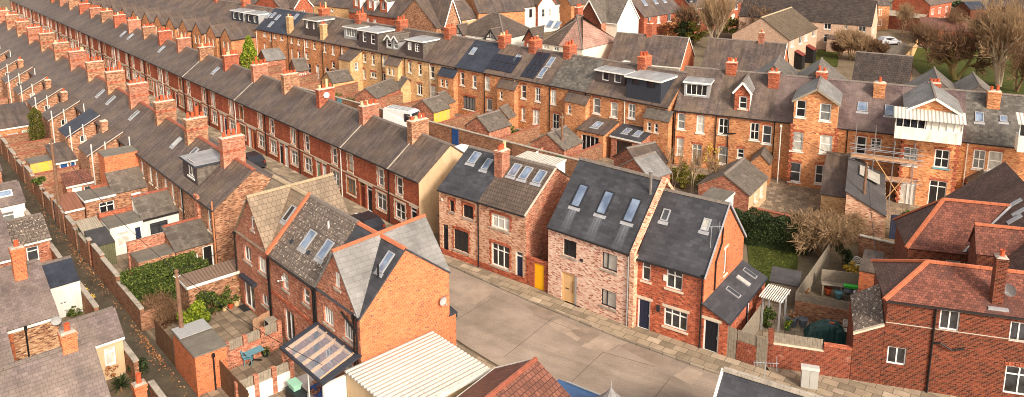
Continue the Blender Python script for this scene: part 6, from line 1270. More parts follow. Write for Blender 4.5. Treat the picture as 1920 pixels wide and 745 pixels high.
# ------------------------------------------------------------------ ground, roads, pavements
def sheet(name, pts, z, mat, F=None, label=None, cat='ground', kind='structure', rot=None):
    """flat polygon; pts in world coordinates or in frame F; texture follows the frame"""
    rot = rot or F; W2 = [F.w(*p) if F else p for p in pts]; mb = MB(); 
    A = sum(W2[i][0] * W2[(i + 1) % len(W2)][1] - W2[(i + 1) % len(W2)][0] * W2[i][1] for i in range(len(W2)))
    if A < 0: W2 = W2[::-1]
    uv = [rot.loc(*p) if rot else p for p in W2]; mb.poly([(p[0], p[1], z) for p in W2], uv); o = mb.build(name, mat); return tag(o, label, cat, None, kind)
def ground():
    sheet('ground', [(-400, -60), (400, -60), (400, 700), (-400, 700)], -.06, 'earth', label='bare earth and garden ground between the houses')
    # main street in front of the cottages, and its continuation between the two long terraces
    kerb = [at(*p, 0)[:2] for p in ((820, 487), (850, 500), (1000, 567), (1160, 633), (1340, 699), (1480, 735))] + [FR.w(6.0, -2.0), FR.w(16, -2.2), FR.w(40, -2.2)]
    ne = FL.w(-2, -1.6); kl = [FL.w(-175, -1.6), FL.w(-60, -1.6), FL.w(-8, -1.6)] + kerb
    near = [FR.w(40, -10), FR.w(4, -10.5), FM.w(26, 8.3), FM.w(15.4, 8.0), FM.w(5, 8.2), FT.w(-10, 8.4), FT.w(-60, 8.4), FT.w(-175, 8.2)]
    sheet('road', kl + near, .0, 'concrete_road', label='worn concrete street with joints and patches', cat='road', rot=FK)
    # far pavement with a real kerb
    inner = [FL.w(-175, .0), FL.w(-60, 0), FL.w(-8, 0), FS.w(-1.5, -.0), FS.w(0, 0), FS.w(8.6, 0), FH.w(3, 0), FK.w(0, 0), FK.w(6.2, 0), FK.w(8.9, 0), FR.w(0, 0), FR.w(40, 0)]
    def strip(name, outer, inner_, z, mat, label):
        mb = MB(); pts = outer + inner_[::-1]
        A = sum(pts[i][0] * pts[(i + 1) % len(pts)][1] - pts[(i + 1) % len(pts)][0] * pts[i][1] for i in range(len(pts)))
        q = pts if A > 0 else pts[::-1]; mb.poly([(p[0], p[1], z) for p in q], [FK.loc(*p) for p in q]); return tag(mb.build(name, mat), label, 'pavement', None, 'structure')
    strip('pavement', kl, inner, .1, 'paving_slabs', 'stone slab pavement before the cottages')
    mb = MB()
    for a, b in zip(kl, kl[1:]):
        d = Vector((b[0] - a[0], b[1] - a[1])); n = Vector((d.y, -d.x)).normalized() * .14; L = d.length
        if (Vector(a) + n).length > Vector(a).length: n = -n
        P = [(a[0], a[1]), (b[0], b[1])]; Q = [(a[0] + n.x, a[1] + n.y), (b[0] + n.x, b[1] + n.y)]
        up = [(P[0][0], P[0][1], .104), (P[1][0], P[1][1], .104), (Q[1][0], Q[1][1], .104), (Q[0][0], Q[0][1], .104)]
        uv = [(0, .2), (L, .2), (L, .05), (0, .05)]; nz = (Vector(up[1]) - Vector(up[0])).cross(Vector(up[2]) - Vector(up[0])).z
        mb.poly(up if nz > 0 else up[::-1], uv if nz > 0 else uv[::-1]); s = [(Q[0][0], Q[0][1], -.02), (Q[1][0], Q[1][1], -.02), (Q[1][0], Q[1][1], .104), (Q[0][0], Q[0][1], .104)]
        mb.poly(s, uv)
    tag(mb.build('kerb', 'kerb_stone'), 'stone kerb along the far pavement', 'kerb', None, 'structure')
    strip('pavement_near', [FM.w(26, 8.0), FM.w(15.4, 7.7), FM.w(5, 8.0), FT.w(-10, 8.2), FT.w(-60, 8.2), FT.w(-175, 8.0)], [FM.w(26, 6.3), FM.w(15.4, 6.2), FM.w(5, 6.2), FT.w(-10, 6.54), FT.w(-60, 6.54), FT.w(-175, 6.54)], .1, 'paving_slabs', 'narrow pavement before the crossed-gable block')
    # slab joints and repair patches in the road
    def ribbon(name, p, q, w, z, mat, lab):
        a, b = Vector(at(*p)[:2]), Vector(at(*q)[:2]); n = (b - a).normalized(); n = Vector((-n.y, n.x)) * w / 2
        sheet(name, [tuple(a - n), tuple(b - n), tuple(b + n), tuple(a + n)], z, mat, label=lab, cat='road')
    for i, (p, q) in enumerate((((851, 602), (930, 556)), ((945, 670), (1036, 597)), ((1066, 722), (1131, 660)), ((1205, 775), (1257, 708)), ((1128, 660), (1228, 688)), ((1145, 657), (1163, 646)), ((1000, 590), (1100, 628)))): ribbon('road_joint', p, q, .035, .006 + i * .0005, 'tar_line', 'dark joint line in the concrete street')
    for i, (c, m) in enumerate((([(1026, 607), (1048, 598), (1102, 622), (1082, 640)], 'concrete_patch'), ([(1090, 650), (1112, 630), (1170, 645), (1128, 662)], 'concrete_patch'), ([(1262, 705), (1290, 688), (1320, 700), (1296, 722)], 'concrete_patch'), ([(1160, 650), (1180, 642), (1260, 675), (1240, 690)], 'patch_dark'), ([(985, 575), (1025, 570), (1060, 590), (1020, 598)], 'patch_dark'), ([(860, 560), (900, 530), (930, 545), (890, 572)], 'concrete_patch'), ([(1070, 620), (1112, 612), (1125, 628), (1100, 645)], 'patch_dark'))):
        sheet('road_patch', [at(*p)[:2] for p in c], .003 + i * .0004, m, label='repaired patch in the concrete street', cat='road')
    for i, p in enumerate(((1079, 589), (1572, 737))):
        q = at(*p, 0)[:2]; F = Fr(q, 126); z = .106 if i < 2 else .009; sheet('drain_cover', [F.w(-.3, -.22), F.w(.3, -.22), F.w(.3, .22), F.w(-.3, .22)], z, ('patch_dark', 'concrete_patch', 'tar_line', 'tar_line')[i], label='square drain cover set in the street or pavement', cat='drain cover')
    # alley behind the old terrace, widening at the garage
    sheet('alley', [FT.w(-180, -6.9), FT.w(30, -6.9), FT.w(30, -9.1), FT.w(-180, -9.1)], .0, 'alley_ground', rot=FT, label='damp narrow back alley with moss and fallen leaves', cat='alley')
    sheet('yard_ground', [FT.w(-180, -6.8), FT.w(4.9, -6.8), FT.w(4.9, -.1), FT.w(-180, -.1)], -.004, 'patio_slabs', rot=FT, label='paved yards behind the old terrace', cat='ground')
    sheet('patio', [FT.w(5.2, -6.8), FT.w(14.9, -6.8), FT.w(21, -6.8), FT.w(21, -.7), FT.w(5.2, -.7)], .004, 'patio_slabs', rot=FM, label='paved gardens behind the crossed-gable block', cat='patio')
    sheet('yard_paving', [FR.w(.2, .3), FR.w(_ca[0], .3), FR.w(4.5, 7.5), FR.w(-.8, 8.5), FR.w(-1.2, 1.5)], .004, 'patio_slabs', rot=FR, label='paved walled yard with a covered barbecue', cat='patio')
    sheet('back_yards', [FB1.w(-60, -.1), FB1.w(77, -.1), FB1.w(77, -14), FB1.w(-60, -14)], -.004, 'patio_slabs', rot=FB1, label='paved back yards of the tall row', cat='ground'); sheet('back_yards', [FB2.w(-.5, -.1), FB2.w(40, -.1), FB2.w(40, -9), FB2.w(-.5, -9)], -.008, 'patio_slabs', rot=FB2, label='paved back yards of the tall row', cat='ground')
    sheet('lawn', [at(*p)[:2] for p in ((1400, 440), (1500, 440), (1490, 560), (1440, 560), (1405, 500))], .004, 'lawn_green', label='garden lawn behind the slate lean-to', cat='lawn')
    sheet('lawn', [at(*p)[:2] for p in ((1700, 115), (1720, 90), (1925, 100), (1925, 190), (1780, 185))], .004, 'lawn_green', label='wide green lawn under the bare trees', cat='lawn')
    sheet('lawn', [at(*p)[:2] for p in ((1518, 122), (1535, 92), (1575, 96), (1570, 125))], .004, 'lawn_green', label='small lawn beside the pale flats', cat='lawn')
    sheet('parking', [at(*p)[:2] for p in ((1590, 95), (1600, 75), (1700, 78), (1690, 125))], .002, 'asphalt', label='asphalt parking by the flats', cat='road')
    sheet('lawn', [at(*p)[:2] for p in ((180, 14), (182, 4), (240, 0), (240, 12))], .004, 'lawn_green', label='green lawn at the top left', cat='lawn')
ground()

# ------------------------------------------------------------------ foreground roofs, yards, furniture, vehicles
def foreground():
    a, b, c = FM.at(815, 623, 2.75), FM.at(920, 688, 2.75), FM.at(672, 715, 2.75); x0, x1, y1, y0 = 15.92, b[0], (a[1] + b[1]) / 2, c[1]
    t = thing('shed', 'large shed with a white ribbed metal roof against the orange end wall', 'shed', FM, x0, y0); w, d = x1 - x0, y1 - y0
    MB().box(.1, w - .1, .1, d - .1, 0, 2.58).build('wall', 'render_cream', t); mb = MB(); n = 17; z = lambda x: 2.72 - .02 * x
    for i in range(n):
        u0 = w * i / n; u1 = u0 + w / n * .55; u2 = w * (i + 1) / n
        for (p, za), (q, zb) in (((u0, .0), (u0 + .05, .05)), ((u0 + .05, .05), (u1, .05)), ((u1, .05), (u1 + .05, .0)), ((u1 + .05, 0), (u2, 0))): mb.poly([(p, 0, 2.66 + za), (q, 0, 2.66 + zb), (q, d, 2.66 + zb), (p, d, 2.66 + za)])
    mb.box(-.02, w + .02, 0, d, 2.6, 2.655); mb.build('roof', 'corrugated_white', t); MB().box(w + .003, w + .06, -.02, d, 2.45, 2.74).build('fascia', 'paint_white', t)
    t = thing('shed', 'small lower shed with a flat white roof beside the ribbed shed', 'shed', FM, x1 + .15, y0); MB().box(0, 1.0, 0, d * .55, 0, 2.0).build('wall', 'render_cream', t); MB().box(-.06, 1.1, -.06, d * .55 + .06, 2.003, 2.08).build('roof', 'paint_white', t)
    # rust tiled gable roof at the bottom edge
    F = Fr(at(1003, 674, 4.7), 126.6); t = thing('garage', 'gabled outbuilding with a rusty brown tile roof overgrown by dry creepers', 'garage', F, 0, 0); hw, ze = 2.5, 3.2
    mb = MB(); wallface(mb, (hw, 0), (-1, 0), [(0, 0), (2 * hw, 0), (2 * hw, ze), (hw, 4.6), (0, ze)]); wallface(mb, (hw, -8), (0, 1), [(0, 0), (8, 0), (8, ze), (0, ze)]); mb.build('wall', 'brick_dark', t)
    k = 1.5 / hw; MB().slab([(hw + .2, -8, ze - .2 * k), (hw + .2, .1, ze - .2 * k), (0, .1, 4.7), (0, -8, 4.7)], .08).build('roof', 'tile_rust', t); MB().slab([(-hw - .2, .1, ze - .2 * k), (-hw - .2, -8, ze - .2 * k), (0, -8, 4.7), (0, .1, 4.7)], .08).build('roof', 'tile_rust', t)
    ridge_line(t, (0, .1, 4.72), (0, -8, 4.72), 'ridge_red', .26); MB().beam((-hw - .22, .1, ze - .2), (-hw - .22, -8, ze - .2), .08, .14).beam((0, .14, 4.62), (-hw - .2, .14, ze - .18), .05, .2).build('bargeboard', 'paint_white', t)
    # grey slate roof bottom right, stone ridge
    F, L = frame_px((1357, 692), (1545, 750), 5.6); t = thing('terraced_house', 'house at the bottom edge with a grey slate slope and mossy stone ridge', 'house', F, 0, 0); L += 6
    MB().slab([(0, -5, 1.9), (L, -5, 1.9), (L, 0, 5.6), (0, 0, 5.6)], .12).build('roof', 'slate_new', t); MB().slab([(L, 3.5, 3.0), (0, 3.5, 3.0), (0, 0, 5.6), (L, 0, 5.6)], .12).build('roof', 'slate_new', t)
    ridge_line(t, (0, 0, 5.62), (L, 0, 5.62), 'stone_grey', .34, step=.7); MB().beam((-.03, -5, 1.9), (-.03, 0, 5.62), .12, .1).build('verge', 'paint_white', t); MB().extrude([(-4.8, 0), (3.3, 0), (3.3, 2.8), (0, 5.4), (-4.8, 1.9)], 'x', .1, L - .1).build('wall', 'brick_multi', t)
    aerial(t, (1.9, .1, 5.6), .9, .3)
    # grey pointed turret roof at the bottom edge
    p = at(1146, 726, 4.0); F = Fr(p, 128); t = thing('turret_roof', 'pointed grey slate turret roof peeping in at the bottom edge by the van', 'roof', F, 0, 0)
    MB().lathe([(1.5, 2.6), (1.0, 2.95), (.3, 3.6), (0, 4.0)], n=8).build('roof', 'slate_grey', t); MB().tube((0, 0, 3.9), (0, 0, 4.35), .03, .01).build('finial', 'lead', t); MB().lathe([(1.3, 0), (1.3, 2.65)], n=8).build('wall', 'brick_multi', t)
foreground()
def vehicle(name, label, cat, F, x, y, rz, L, Wd, H, paint, kind, z=0.02):
    t = thing(name, label, cat, F, x, y, z, None, rz); hw = Wd / 2
    prof = {'van': [(-L / 2, .35), (L / 2 - .1, .35), (L / 2, .75), (L / 2 - .55, 1.1), (L / 2 - 1.25, H - .12), (L / 2 - 1.6, H), (-L / 2 + .1, H), (-L / 2, H - .25)],
            'car': [(-L / 2, .35), (L / 2, .35), (L / 2 - .05, .72), (L / 2 - .9, .88), (L / 2 - 1.75, H), (-L / 2 + .75, H), (-L / 2 + .12, .95)]}[kind]
    mb = MB(); n = len(prof)
    sec = [(-hw + .0, 0), (-hw * .96, .0)]
    A = [(u, -hw * (.86 if v > 1.0 else 1), v) for u, v in prof]; B = [(u, hw * (.86 if v > 1.0 else 1), v) for u, v in prof]
    mb.poly(A); mb.poly(B[::-1])
    for i in range(n): j = (i + 1) % n; mb.poly([A[j], A[i], B[i], B[j]])
    o = mb.build('body', paint, t); bv = o.modifiers.new('bevel', 'BEVEL'); bv.width = .06; bv.segments = 2
    for sx in (-1, 1):
        for sy in (-1, 1):
            w = MB().tube((sx * L * .31, sy * (hw - .2), .33), (sx * L * .31, sy * (hw + .01), .33), .33, n=14).build('wheel', 'rubber', t); MB().tube((sx * L * .31, sy * (hw + .012), .33), (sx * L * .31, sy * (hw + .03), .33), .19, n=10).build('rim', 'metal', w)
    f = [p for p in prof]; 
    if kind == 'van': a, b = (L / 2 - .62, 1.16), (L / 2 - 1.2, H - .2)
    else: a, b = (L / 2 - .98, .95), (L / 2 - 1.7, H - .04)
    nx, nz = (b[1] - a[1]), -(b[0] - a[0]); l = math.hypot(nx, nz); nx, nz = nx / l * .015, nz / l * .015
    MB().slab([(a[0] + nx, -hw * .84, a[1] + nz), (a[0] + nx, hw * .84, a[1] + nz), (b[0] + nx, hw * .78, b[1] + nz), (b[0] + nx, -hw * .78, b[1] + nz)], .01).build('windscreen', 'dark_glass', t)
    for s in (-1, 1):
        y0 = s * hw * (.93 if kind == 'car' else .94)
        if kind == 'van': MB().box(L / 2 - 2.1, L / 2 - 1.25, min(y0, y0 + s * .03), max(y0, y0 + s * .03), 1.15, H - .25).build('window', 'dark_glass', t)
        else: MB().hexa([(-L / 2 + .6, y0 - .02, .95), (L / 2 - 1.2, y0 - .02, .95), (L / 2 - 1.2, y0 + .02, .95), (-L / 2 + .6, y0 + .02, .95), (-L / 2 + .95, s * hw * .875 - .02, H - .08), (L / 2 - 1.8, s * hw * .875 - .02, H - .08), (L / 2 - 1.8, s * hw * .875 + .02, H - .08), (-L / 2 + .95, s * hw * .875 + .02, H - .08)]).build('window', 'dark_glass', t)
        MB().box(L / 2 - .14, L / 2 - .02, s * hw * .62 - .16, s * hw * .62 + .16, .6, .74).build('headlight', 'pvc_white', t); MB().box(-L / 2 - .015, -L / 2 + .1, s * hw * .78 - .1, s * hw * .78 + .1, .75, 1.0).build('tail_light', 'door_red', t)
    return t
q = FK.at(1047, 708, 1.95); t = vehicle('parked_van', 'blue van parked in the street at the bottom edge, white roof bar', 'van', FK, q[0] + 2.5, q[1] - .95, 0, 5.0, 1.9, 1.95, 'paint_blue', 'van')
for s in (-1, 1): MB().box(-1.9, 1.2, s * .8 - .04, s * .8 + .04, 1.97, 2.03).build('roof_bar', 'aluminium', t)
q = at(760, 226, 1.0); F = Fr(q, 120); t = vehicle('parked_van', 'white van with a roof rack parked in the yards behind the red terrace', 'van', F, 0, 0, 0, 5.4, 2.0, 2.4, 'paint_van', 'van'); mb = MB()
for s in (-.6, -.2, .2, .6): mb.beam((-2.3, s, 2.5), (1.0, s, 2.5), .05)
for i in range(6): mb.beam((-2.2 + i * .6, -.75, 2.46), (-2.2 + i * .6, .75, 2.46), .05)
mb.build('roof_rack', 'aluminium', t)
for i, (x, y, k, p, lab) in enumerate(((-12.5, -2.7, 'car', 'paint_car', 'dark car parked before the black doors of the red terrace'), (-26.5, -2.7, 'car', 'paint_car', 'black car parked beside the old terrace end stack, partly hidden'), (-4.5, -2.6, 'car', 'paint_car', 'dark car parked near the cream gable end, mostly hidden by the crossed gables'))): vehicle('parked_car', lab, 'car', FL, x, y, math.pi, 4.2, 1.75, 1.45, p, k)
q = at(1618, 90, 0); vehicle('parked_van', 'white van parked by the pale flats behind bare bushes', 'van', Fr(q, 80), 0, 0, 0, 4.8, 1.9, 2.0, 'paint_van', 'van'); q = at(1667, 84, 0); vehicle('parked_car', 'silver grey car parked right of the white van by the flats', 'car', Fr(q, 80), 0, 0, 0, 4.3, 1.75, 1.5, 'paint_silver', 'car')
q = at(856, 603, 0); vehicle('parked_car', 'dark car tucked behind the orange end wall, only its side showing', 'car', FM, FM.loc(q[0], q[1])[0] - 2.0, 8.55, 0, 4.2, 1.75, 1.45, 'paint_car', 'car')

def pole(label, base, top_px, F=None):
    p = at(*base, 0); t = thing('telegraph_pole', label, 'pole', Fr(p, 130), 0, 0); lo, hi = 3, 14
    for _ in range(40):
        m = (lo + hi) / 2; z = m - CAMH; fw = p[1] * _c - z * _s; dn = -p[1] * _s - z * _c
        if CY + FPX * dn / fw > top_px: lo = m
        else: hi = m
    h = lo; q = Vector((0, 0, h)); MB().tube((0, 0, -.2), q, .15, .11, n=10).build('shaft', 'wood_pole', t); mb = MB()
    for k in range(5): mb.beam((-.18, 0, h - 1.2 - .45 * k), (.18, 0, h - 1.2 - .45 * k), .025)
    mb.build('step_irons', 'metal', t); MB().lathe([(.13, h - .1), (.13, h + .03), (0, h + .1)], n=10).build('cap', 'wood_pole', t); mb = MB()
    for k in range(6): a = k * 1.047; mb.tube((.14 * math.cos(a), .14 * math.sin(a), h - .35), (.2 * math.cos(a), .2 * math.sin(a), h - .3), .03, n=5)
    mb.build('insulators', 'paint_white', t); return Vector((p[0], p[1], h))
def cable(label, a, b, sag=.7, r=.022):
    a, b = Vector(a), Vector(b); t = bpy.data.objects; pts = []
    for i in range(13): u = i / 12; p = a.lerp(b, u); p.z -= sag * 4 * u * (1 - u); pts.append(p)
    o = MB().path(pts, r, n=4).build('overhead_cable', 'pipe_black'); return tag(o, label, 'cable', 'overhead cables')
P1 = pole('weathered telegraph pole beside the orange brick garage in the alley', (347, 688), 508); P2 = pole('telegraph pole against the alley wall near the blue outhouse door', (116, 430), 262)
P3 = pole('thin telegraph pole behind the bare shrub in front of the scaffold', (1613, 437), 306); P4 = pole('pale wooden pole in the yards behind the pair of cottages', (1053, 312), 214)
cable('thin cable strung along the alley between the two poles', P1, P2); w = FM.w(14.5, -.1); cable('thin cable from the alley pole down to the bottom yard', P1, (*FT.w(22, -3), 4.0), .4); cable('thin cable from the alley pole to the crossed-gable house', P1, (*FM.w(.3, -.1), 5.0), .4)
cable('thin cable from the scaffold pole across the walled yard', P3, (*FR.w(6.2, 1), 4.6), .5); cable('second thin cable from the scaffold pole to the back row', P3, (*FB2.w(12, -1.5), 5.0), .4)
# drying yard line with laundry
def laundry():
    a, b = at(995, 292, 1.9), at(1045, 262, 1.9); F = Fr(a, math.degrees(math.atan2(b[0] - a[0], b[1] - a[1]))); L = math.hypot(b[0] - a[0], b[1] - a[1])
    t = thing('washing_line', 'washing line with posts in a back yard, white and orange laundry on it', 'washing line', F, 0, 0); MB().tube((0, 0, 0), (0, 0, 2), .04).build('post', 'metal', t); MB().tube((L, 0, 0), (L, 0, 2), .04).build('post', 'metal', t); MB().tube((0, 0, 1.95), (L, 0, 1.95), .012, n=4).build('line', 'paint_white', t)
    for i, (u, w, h, m, lab) in enumerate(((.2, .9, .7, 'cloth_white', 'white towel, leftmost on the washing line'), (.42, .5, .75, 'cloth_orange', 'orange towel, left of the other orange towel on the line'), (.56, .5, .6, 'cloth_orange', 'smaller orange towel near the white shirts'), (.74, .7, .95, 'cloth_white', 'white shirt beside the orange towels'), (.9, .5, 1.1, 'cloth_white', 'white sheet hanging nearest the house end of the line'))):
        x = L * u; mb = MB(); n = 6
        for k in range(n):
            u0, u1 = x - w / 2 + w * k / n, x - w / 2 + w * (k + 1) / n; y0, y1 = .05 * math.sin(k * 1.7), .05 * math.sin(k * 1.7 + 1.7); mb.slab([(u0, y0, 1.93 - h), (u1, y1, 1.93 - h), (u1, 0, 1.93), (u0, 0, 1.93)], .012)
        p = F.w(0, 0); o = mb.build('laundry', m); o.location = (p[0], p[1], 0); o.rotation_euler = (0, 0, F.rot); tag(o, lab, 'laundry', 'washing on the line')
laundry()
# dividing walls and furniture of the gardens behind the crossed-gable block
def garden_wall_px(label, p, q, zt, parts, name='garden_wall', cat='wall', group=None):
    a, b = at(*p, zt), at(*q, zt); F = Fr(a, math.degrees(math.atan2(b[0] - a[0], b[1] - a[1]))); L = math.hypot(b[0] - a[0], b[1] - a[1]); t = thing(name, label, cat, F, 0, 0, 0, group); parts(t, L); return t, F, L
def wall_a(t, L):
    MB().box(0, L, -.1, .1, 0, 1.15).build('wall', 'brick_multi', t); n = 3
    for i in range(n + 1): MB().box(L * i / n - .13, L * i / n + .13, -.14, .14, 0, 1.8).build('pier', 'brick_multi', t)
    for i in range(n): panel(t, L * i / n + .14, L * (i + 1) / n - .14, 1.16, 1.8, 'wood_grey', -.02)
garden_wall_px('brick garden wall with piers and weathered board panels behind the teal table', (424, 642), (522, 602), 1.8, wall_a)
def wall_b(t, L):
    MB().box(0, L, -.1, .1, 0, 1.0).build('wall', 'render_white', t); n = 3
    for i in range(n + 1): MB().box(L * i / n - .13, L * i / n + .13, -.14, .14, 0, 1.6).build('pier', 'brick_multi', t)
    for i in range(n): panel(t, L * i / n + .14, L * (i + 1) / n - .14, 1.01, 1.6, 'wood_grey', -.02)
garden_wall_px('white rendered garden wall with brick piers and silver-grey boards', (444, 716), (545, 676), 1.6, wall_b)
garden_wall_px('low wooden fence board against the patio of the beige gabled house', (474, 600), (513, 578), 1.3, lambda t, L: panel(t, 0, L, .0, 1.3, 'wood_board'), 'garden_fence', 'fence')
def chair(label, p, mat, rz):
    q = at(*p, 0); t = thing('garden_chair', label, 'chair', Fr(q, 137), 0, 0, .01, 'garden chairs round the teal table', rz); mb = MB()
    MB().box(-.25, .25, -.24, .24, .42, .46).build('seat', mat, t); MB().hexa([(-.26, .22, .5), (.26, .22, .5), (.26, .26, .5), (-.26, .26, .5), (-.28, .34, .95), (.28, .34, .95), (.28, .38, .95), (-.28, .38, .95)]).build('backrest', mat, t)
    for s in (-1, 1):
        for u in (-1, 1): MB().tube((s * .24, u * .22, 0), (s * .22, u * .2, .42), .025, n=6).build('leg', mat, t)
        MB().box(s * .3 - .04, s * .3 + .04, -.2, .3, .62, .67).build('armrest', mat, t)
q = at(474, 676, 0); t = thing('garden_table', 'square teal garden table on one leg on the paved patio', 'table', Fr(q, 137), 0, 0, .01); MB().box(-.55, .55, -.55, .55, .72, .76).build('tabletop', 'plastic_teal', t); MB().tube((0, 0, .03), (0, 0, .72), .05, n=8).build('leg', 'pipe_black', t); MB().beam((-.4, -.4, .03), (.4, .4, .03), .07).beam((-.4, .4, .031), (.4, -.4, .031), .07).build('foot', 'pipe_black', t)
chair('teal garden chair left of the table, by the brick wall', (446, 668), 'plastic_teal', 1.6); chair('teal garden chair in front of the table, nearest the alley side', (466, 682), 'plastic_teal', 2.6); chair('grey garden chair at the back left of the teal table', (460, 657), 'plastic_grey', .6); chair('grey garden chair at the back right of the teal table', (488, 648), 'plastic_grey', -.5)
q = at(510, 645, 0); t = thing('shelf_unit', 'weathered wooden cubby shelf with black boxes against the brick garden wall', 'shelf', Fr(q, 137), 0, 0, .01); mb = MB().box(-.3, .3, .28, .32, 0, 1.7).box(-.32, -.28, -.3, .277, 0, 1.7).box(.28, .32, -.3, .277, 0, 1.7)
for z in (0.02, .55, 1.1, 1.66): mb.box(-.277, .277, -.3, .277, z, z + .04)
mb.build('frame', 'wood_grey', t)
for i, z in enumerate((.07, .6, 1.15)):
    o = MB().box(-.24, .24, -.28, .25, z, z + .4).build('storage_box', 'bin_dark'); o.location = t.location; o.rotation_euler = t.rotation_euler; tag(o, ('black box on the bottom shelf', 'black box on the middle shelf', 'black box on the top shelf')[i] + ' of the wooden cubby unit', 'box', 'boxes in the cubby shelf')
def planter(label, p, mat, r=.2, h=.35, plant='leaf_green', sq=False):
    q = at(*p, 0); t = thing('plant_pot', label, 'pot', Fr(q, 130), 0, 0, .01)
    if sq: MB().hexa([(-r * .8, -r * .8, 0), (r * .8, -r * .8, 0), (r * .8, r * .8, 0), (-r * .8, r * .8, 0), (-r, -r, h), (r, -r, h), (r, r, h), (-r, r, h)]).build('pot', mat, t)
    else: MB().lathe([(r * .7, 0), (r, h * .9), (r * 1.08, h * .9), (r * 1.08, h), (r * .9, h), (r * .85, h - .06), (0, h - .06)], n=14).build('pot', mat, t)
    if plant:
        mb = MB(); rr = random.Random(len(label))
        for i in range(60):
            v = Vector((rr.gauss(0, .14), rr.gauss(0, .14), h + abs(rr.gauss(.12, .14)))); a = Vector((rr.uniform(-1, 1), rr.uniform(-1, 1), rr.uniform(-.3, 1))).normalized() * .09; b = a.cross(Vector((rr.uniform(-1, 1), rr.uniform(-1, 1), 1))).normalized() * .05; mb.poly([v - a, v + b, v + a, v - b])
        mb.build('foliage', plant, t)
planter('cream pot by the beige gabled house patio, left of the red pots', (421, 582), 'pot_buff'); planter('terracotta pot in the middle of the row on the patio', (433, 578), 'terracotta'); planter('larger cream pot beside the patio door mat', (444, 573), 'pot_buff', .24, .42)
planter('square slate-grey planter in the walled yard under the pergola', (1484, 611), 'plastic_grey', .32, .6, 'leaf_dead', True); planter('round dark planter against the openwork brick wall', (1505, 612), 'plastic_grey', .3, .55, None); planter('green pot with a bright leafy plant beside the pergola post', (1476, 619), 'plastic_green', .16, .3, 'leaf_lime'); planter('dark trough of plants beside the teal table', (498, 668), 'bin_dark', .22, .3); planter('terracotta pot beside the red pier in the upper garden', (1552, 552), 'terracotta', .25, .45, None)
def door_mat():
    q = at(461, 577, 0); t = thing('door_mat', 'dark door mat lying before the patio door', 'mat', Fr(q, 137), 0, 0, .0); mb = MB().box(-.5, .5, -.35, .35, .006, .025); mb.build('mat', 'bin_dark', t); MB().box(-.52, .52, -.37, .37, .005, .012).build('edging', 'rubber', t)
door_mat()
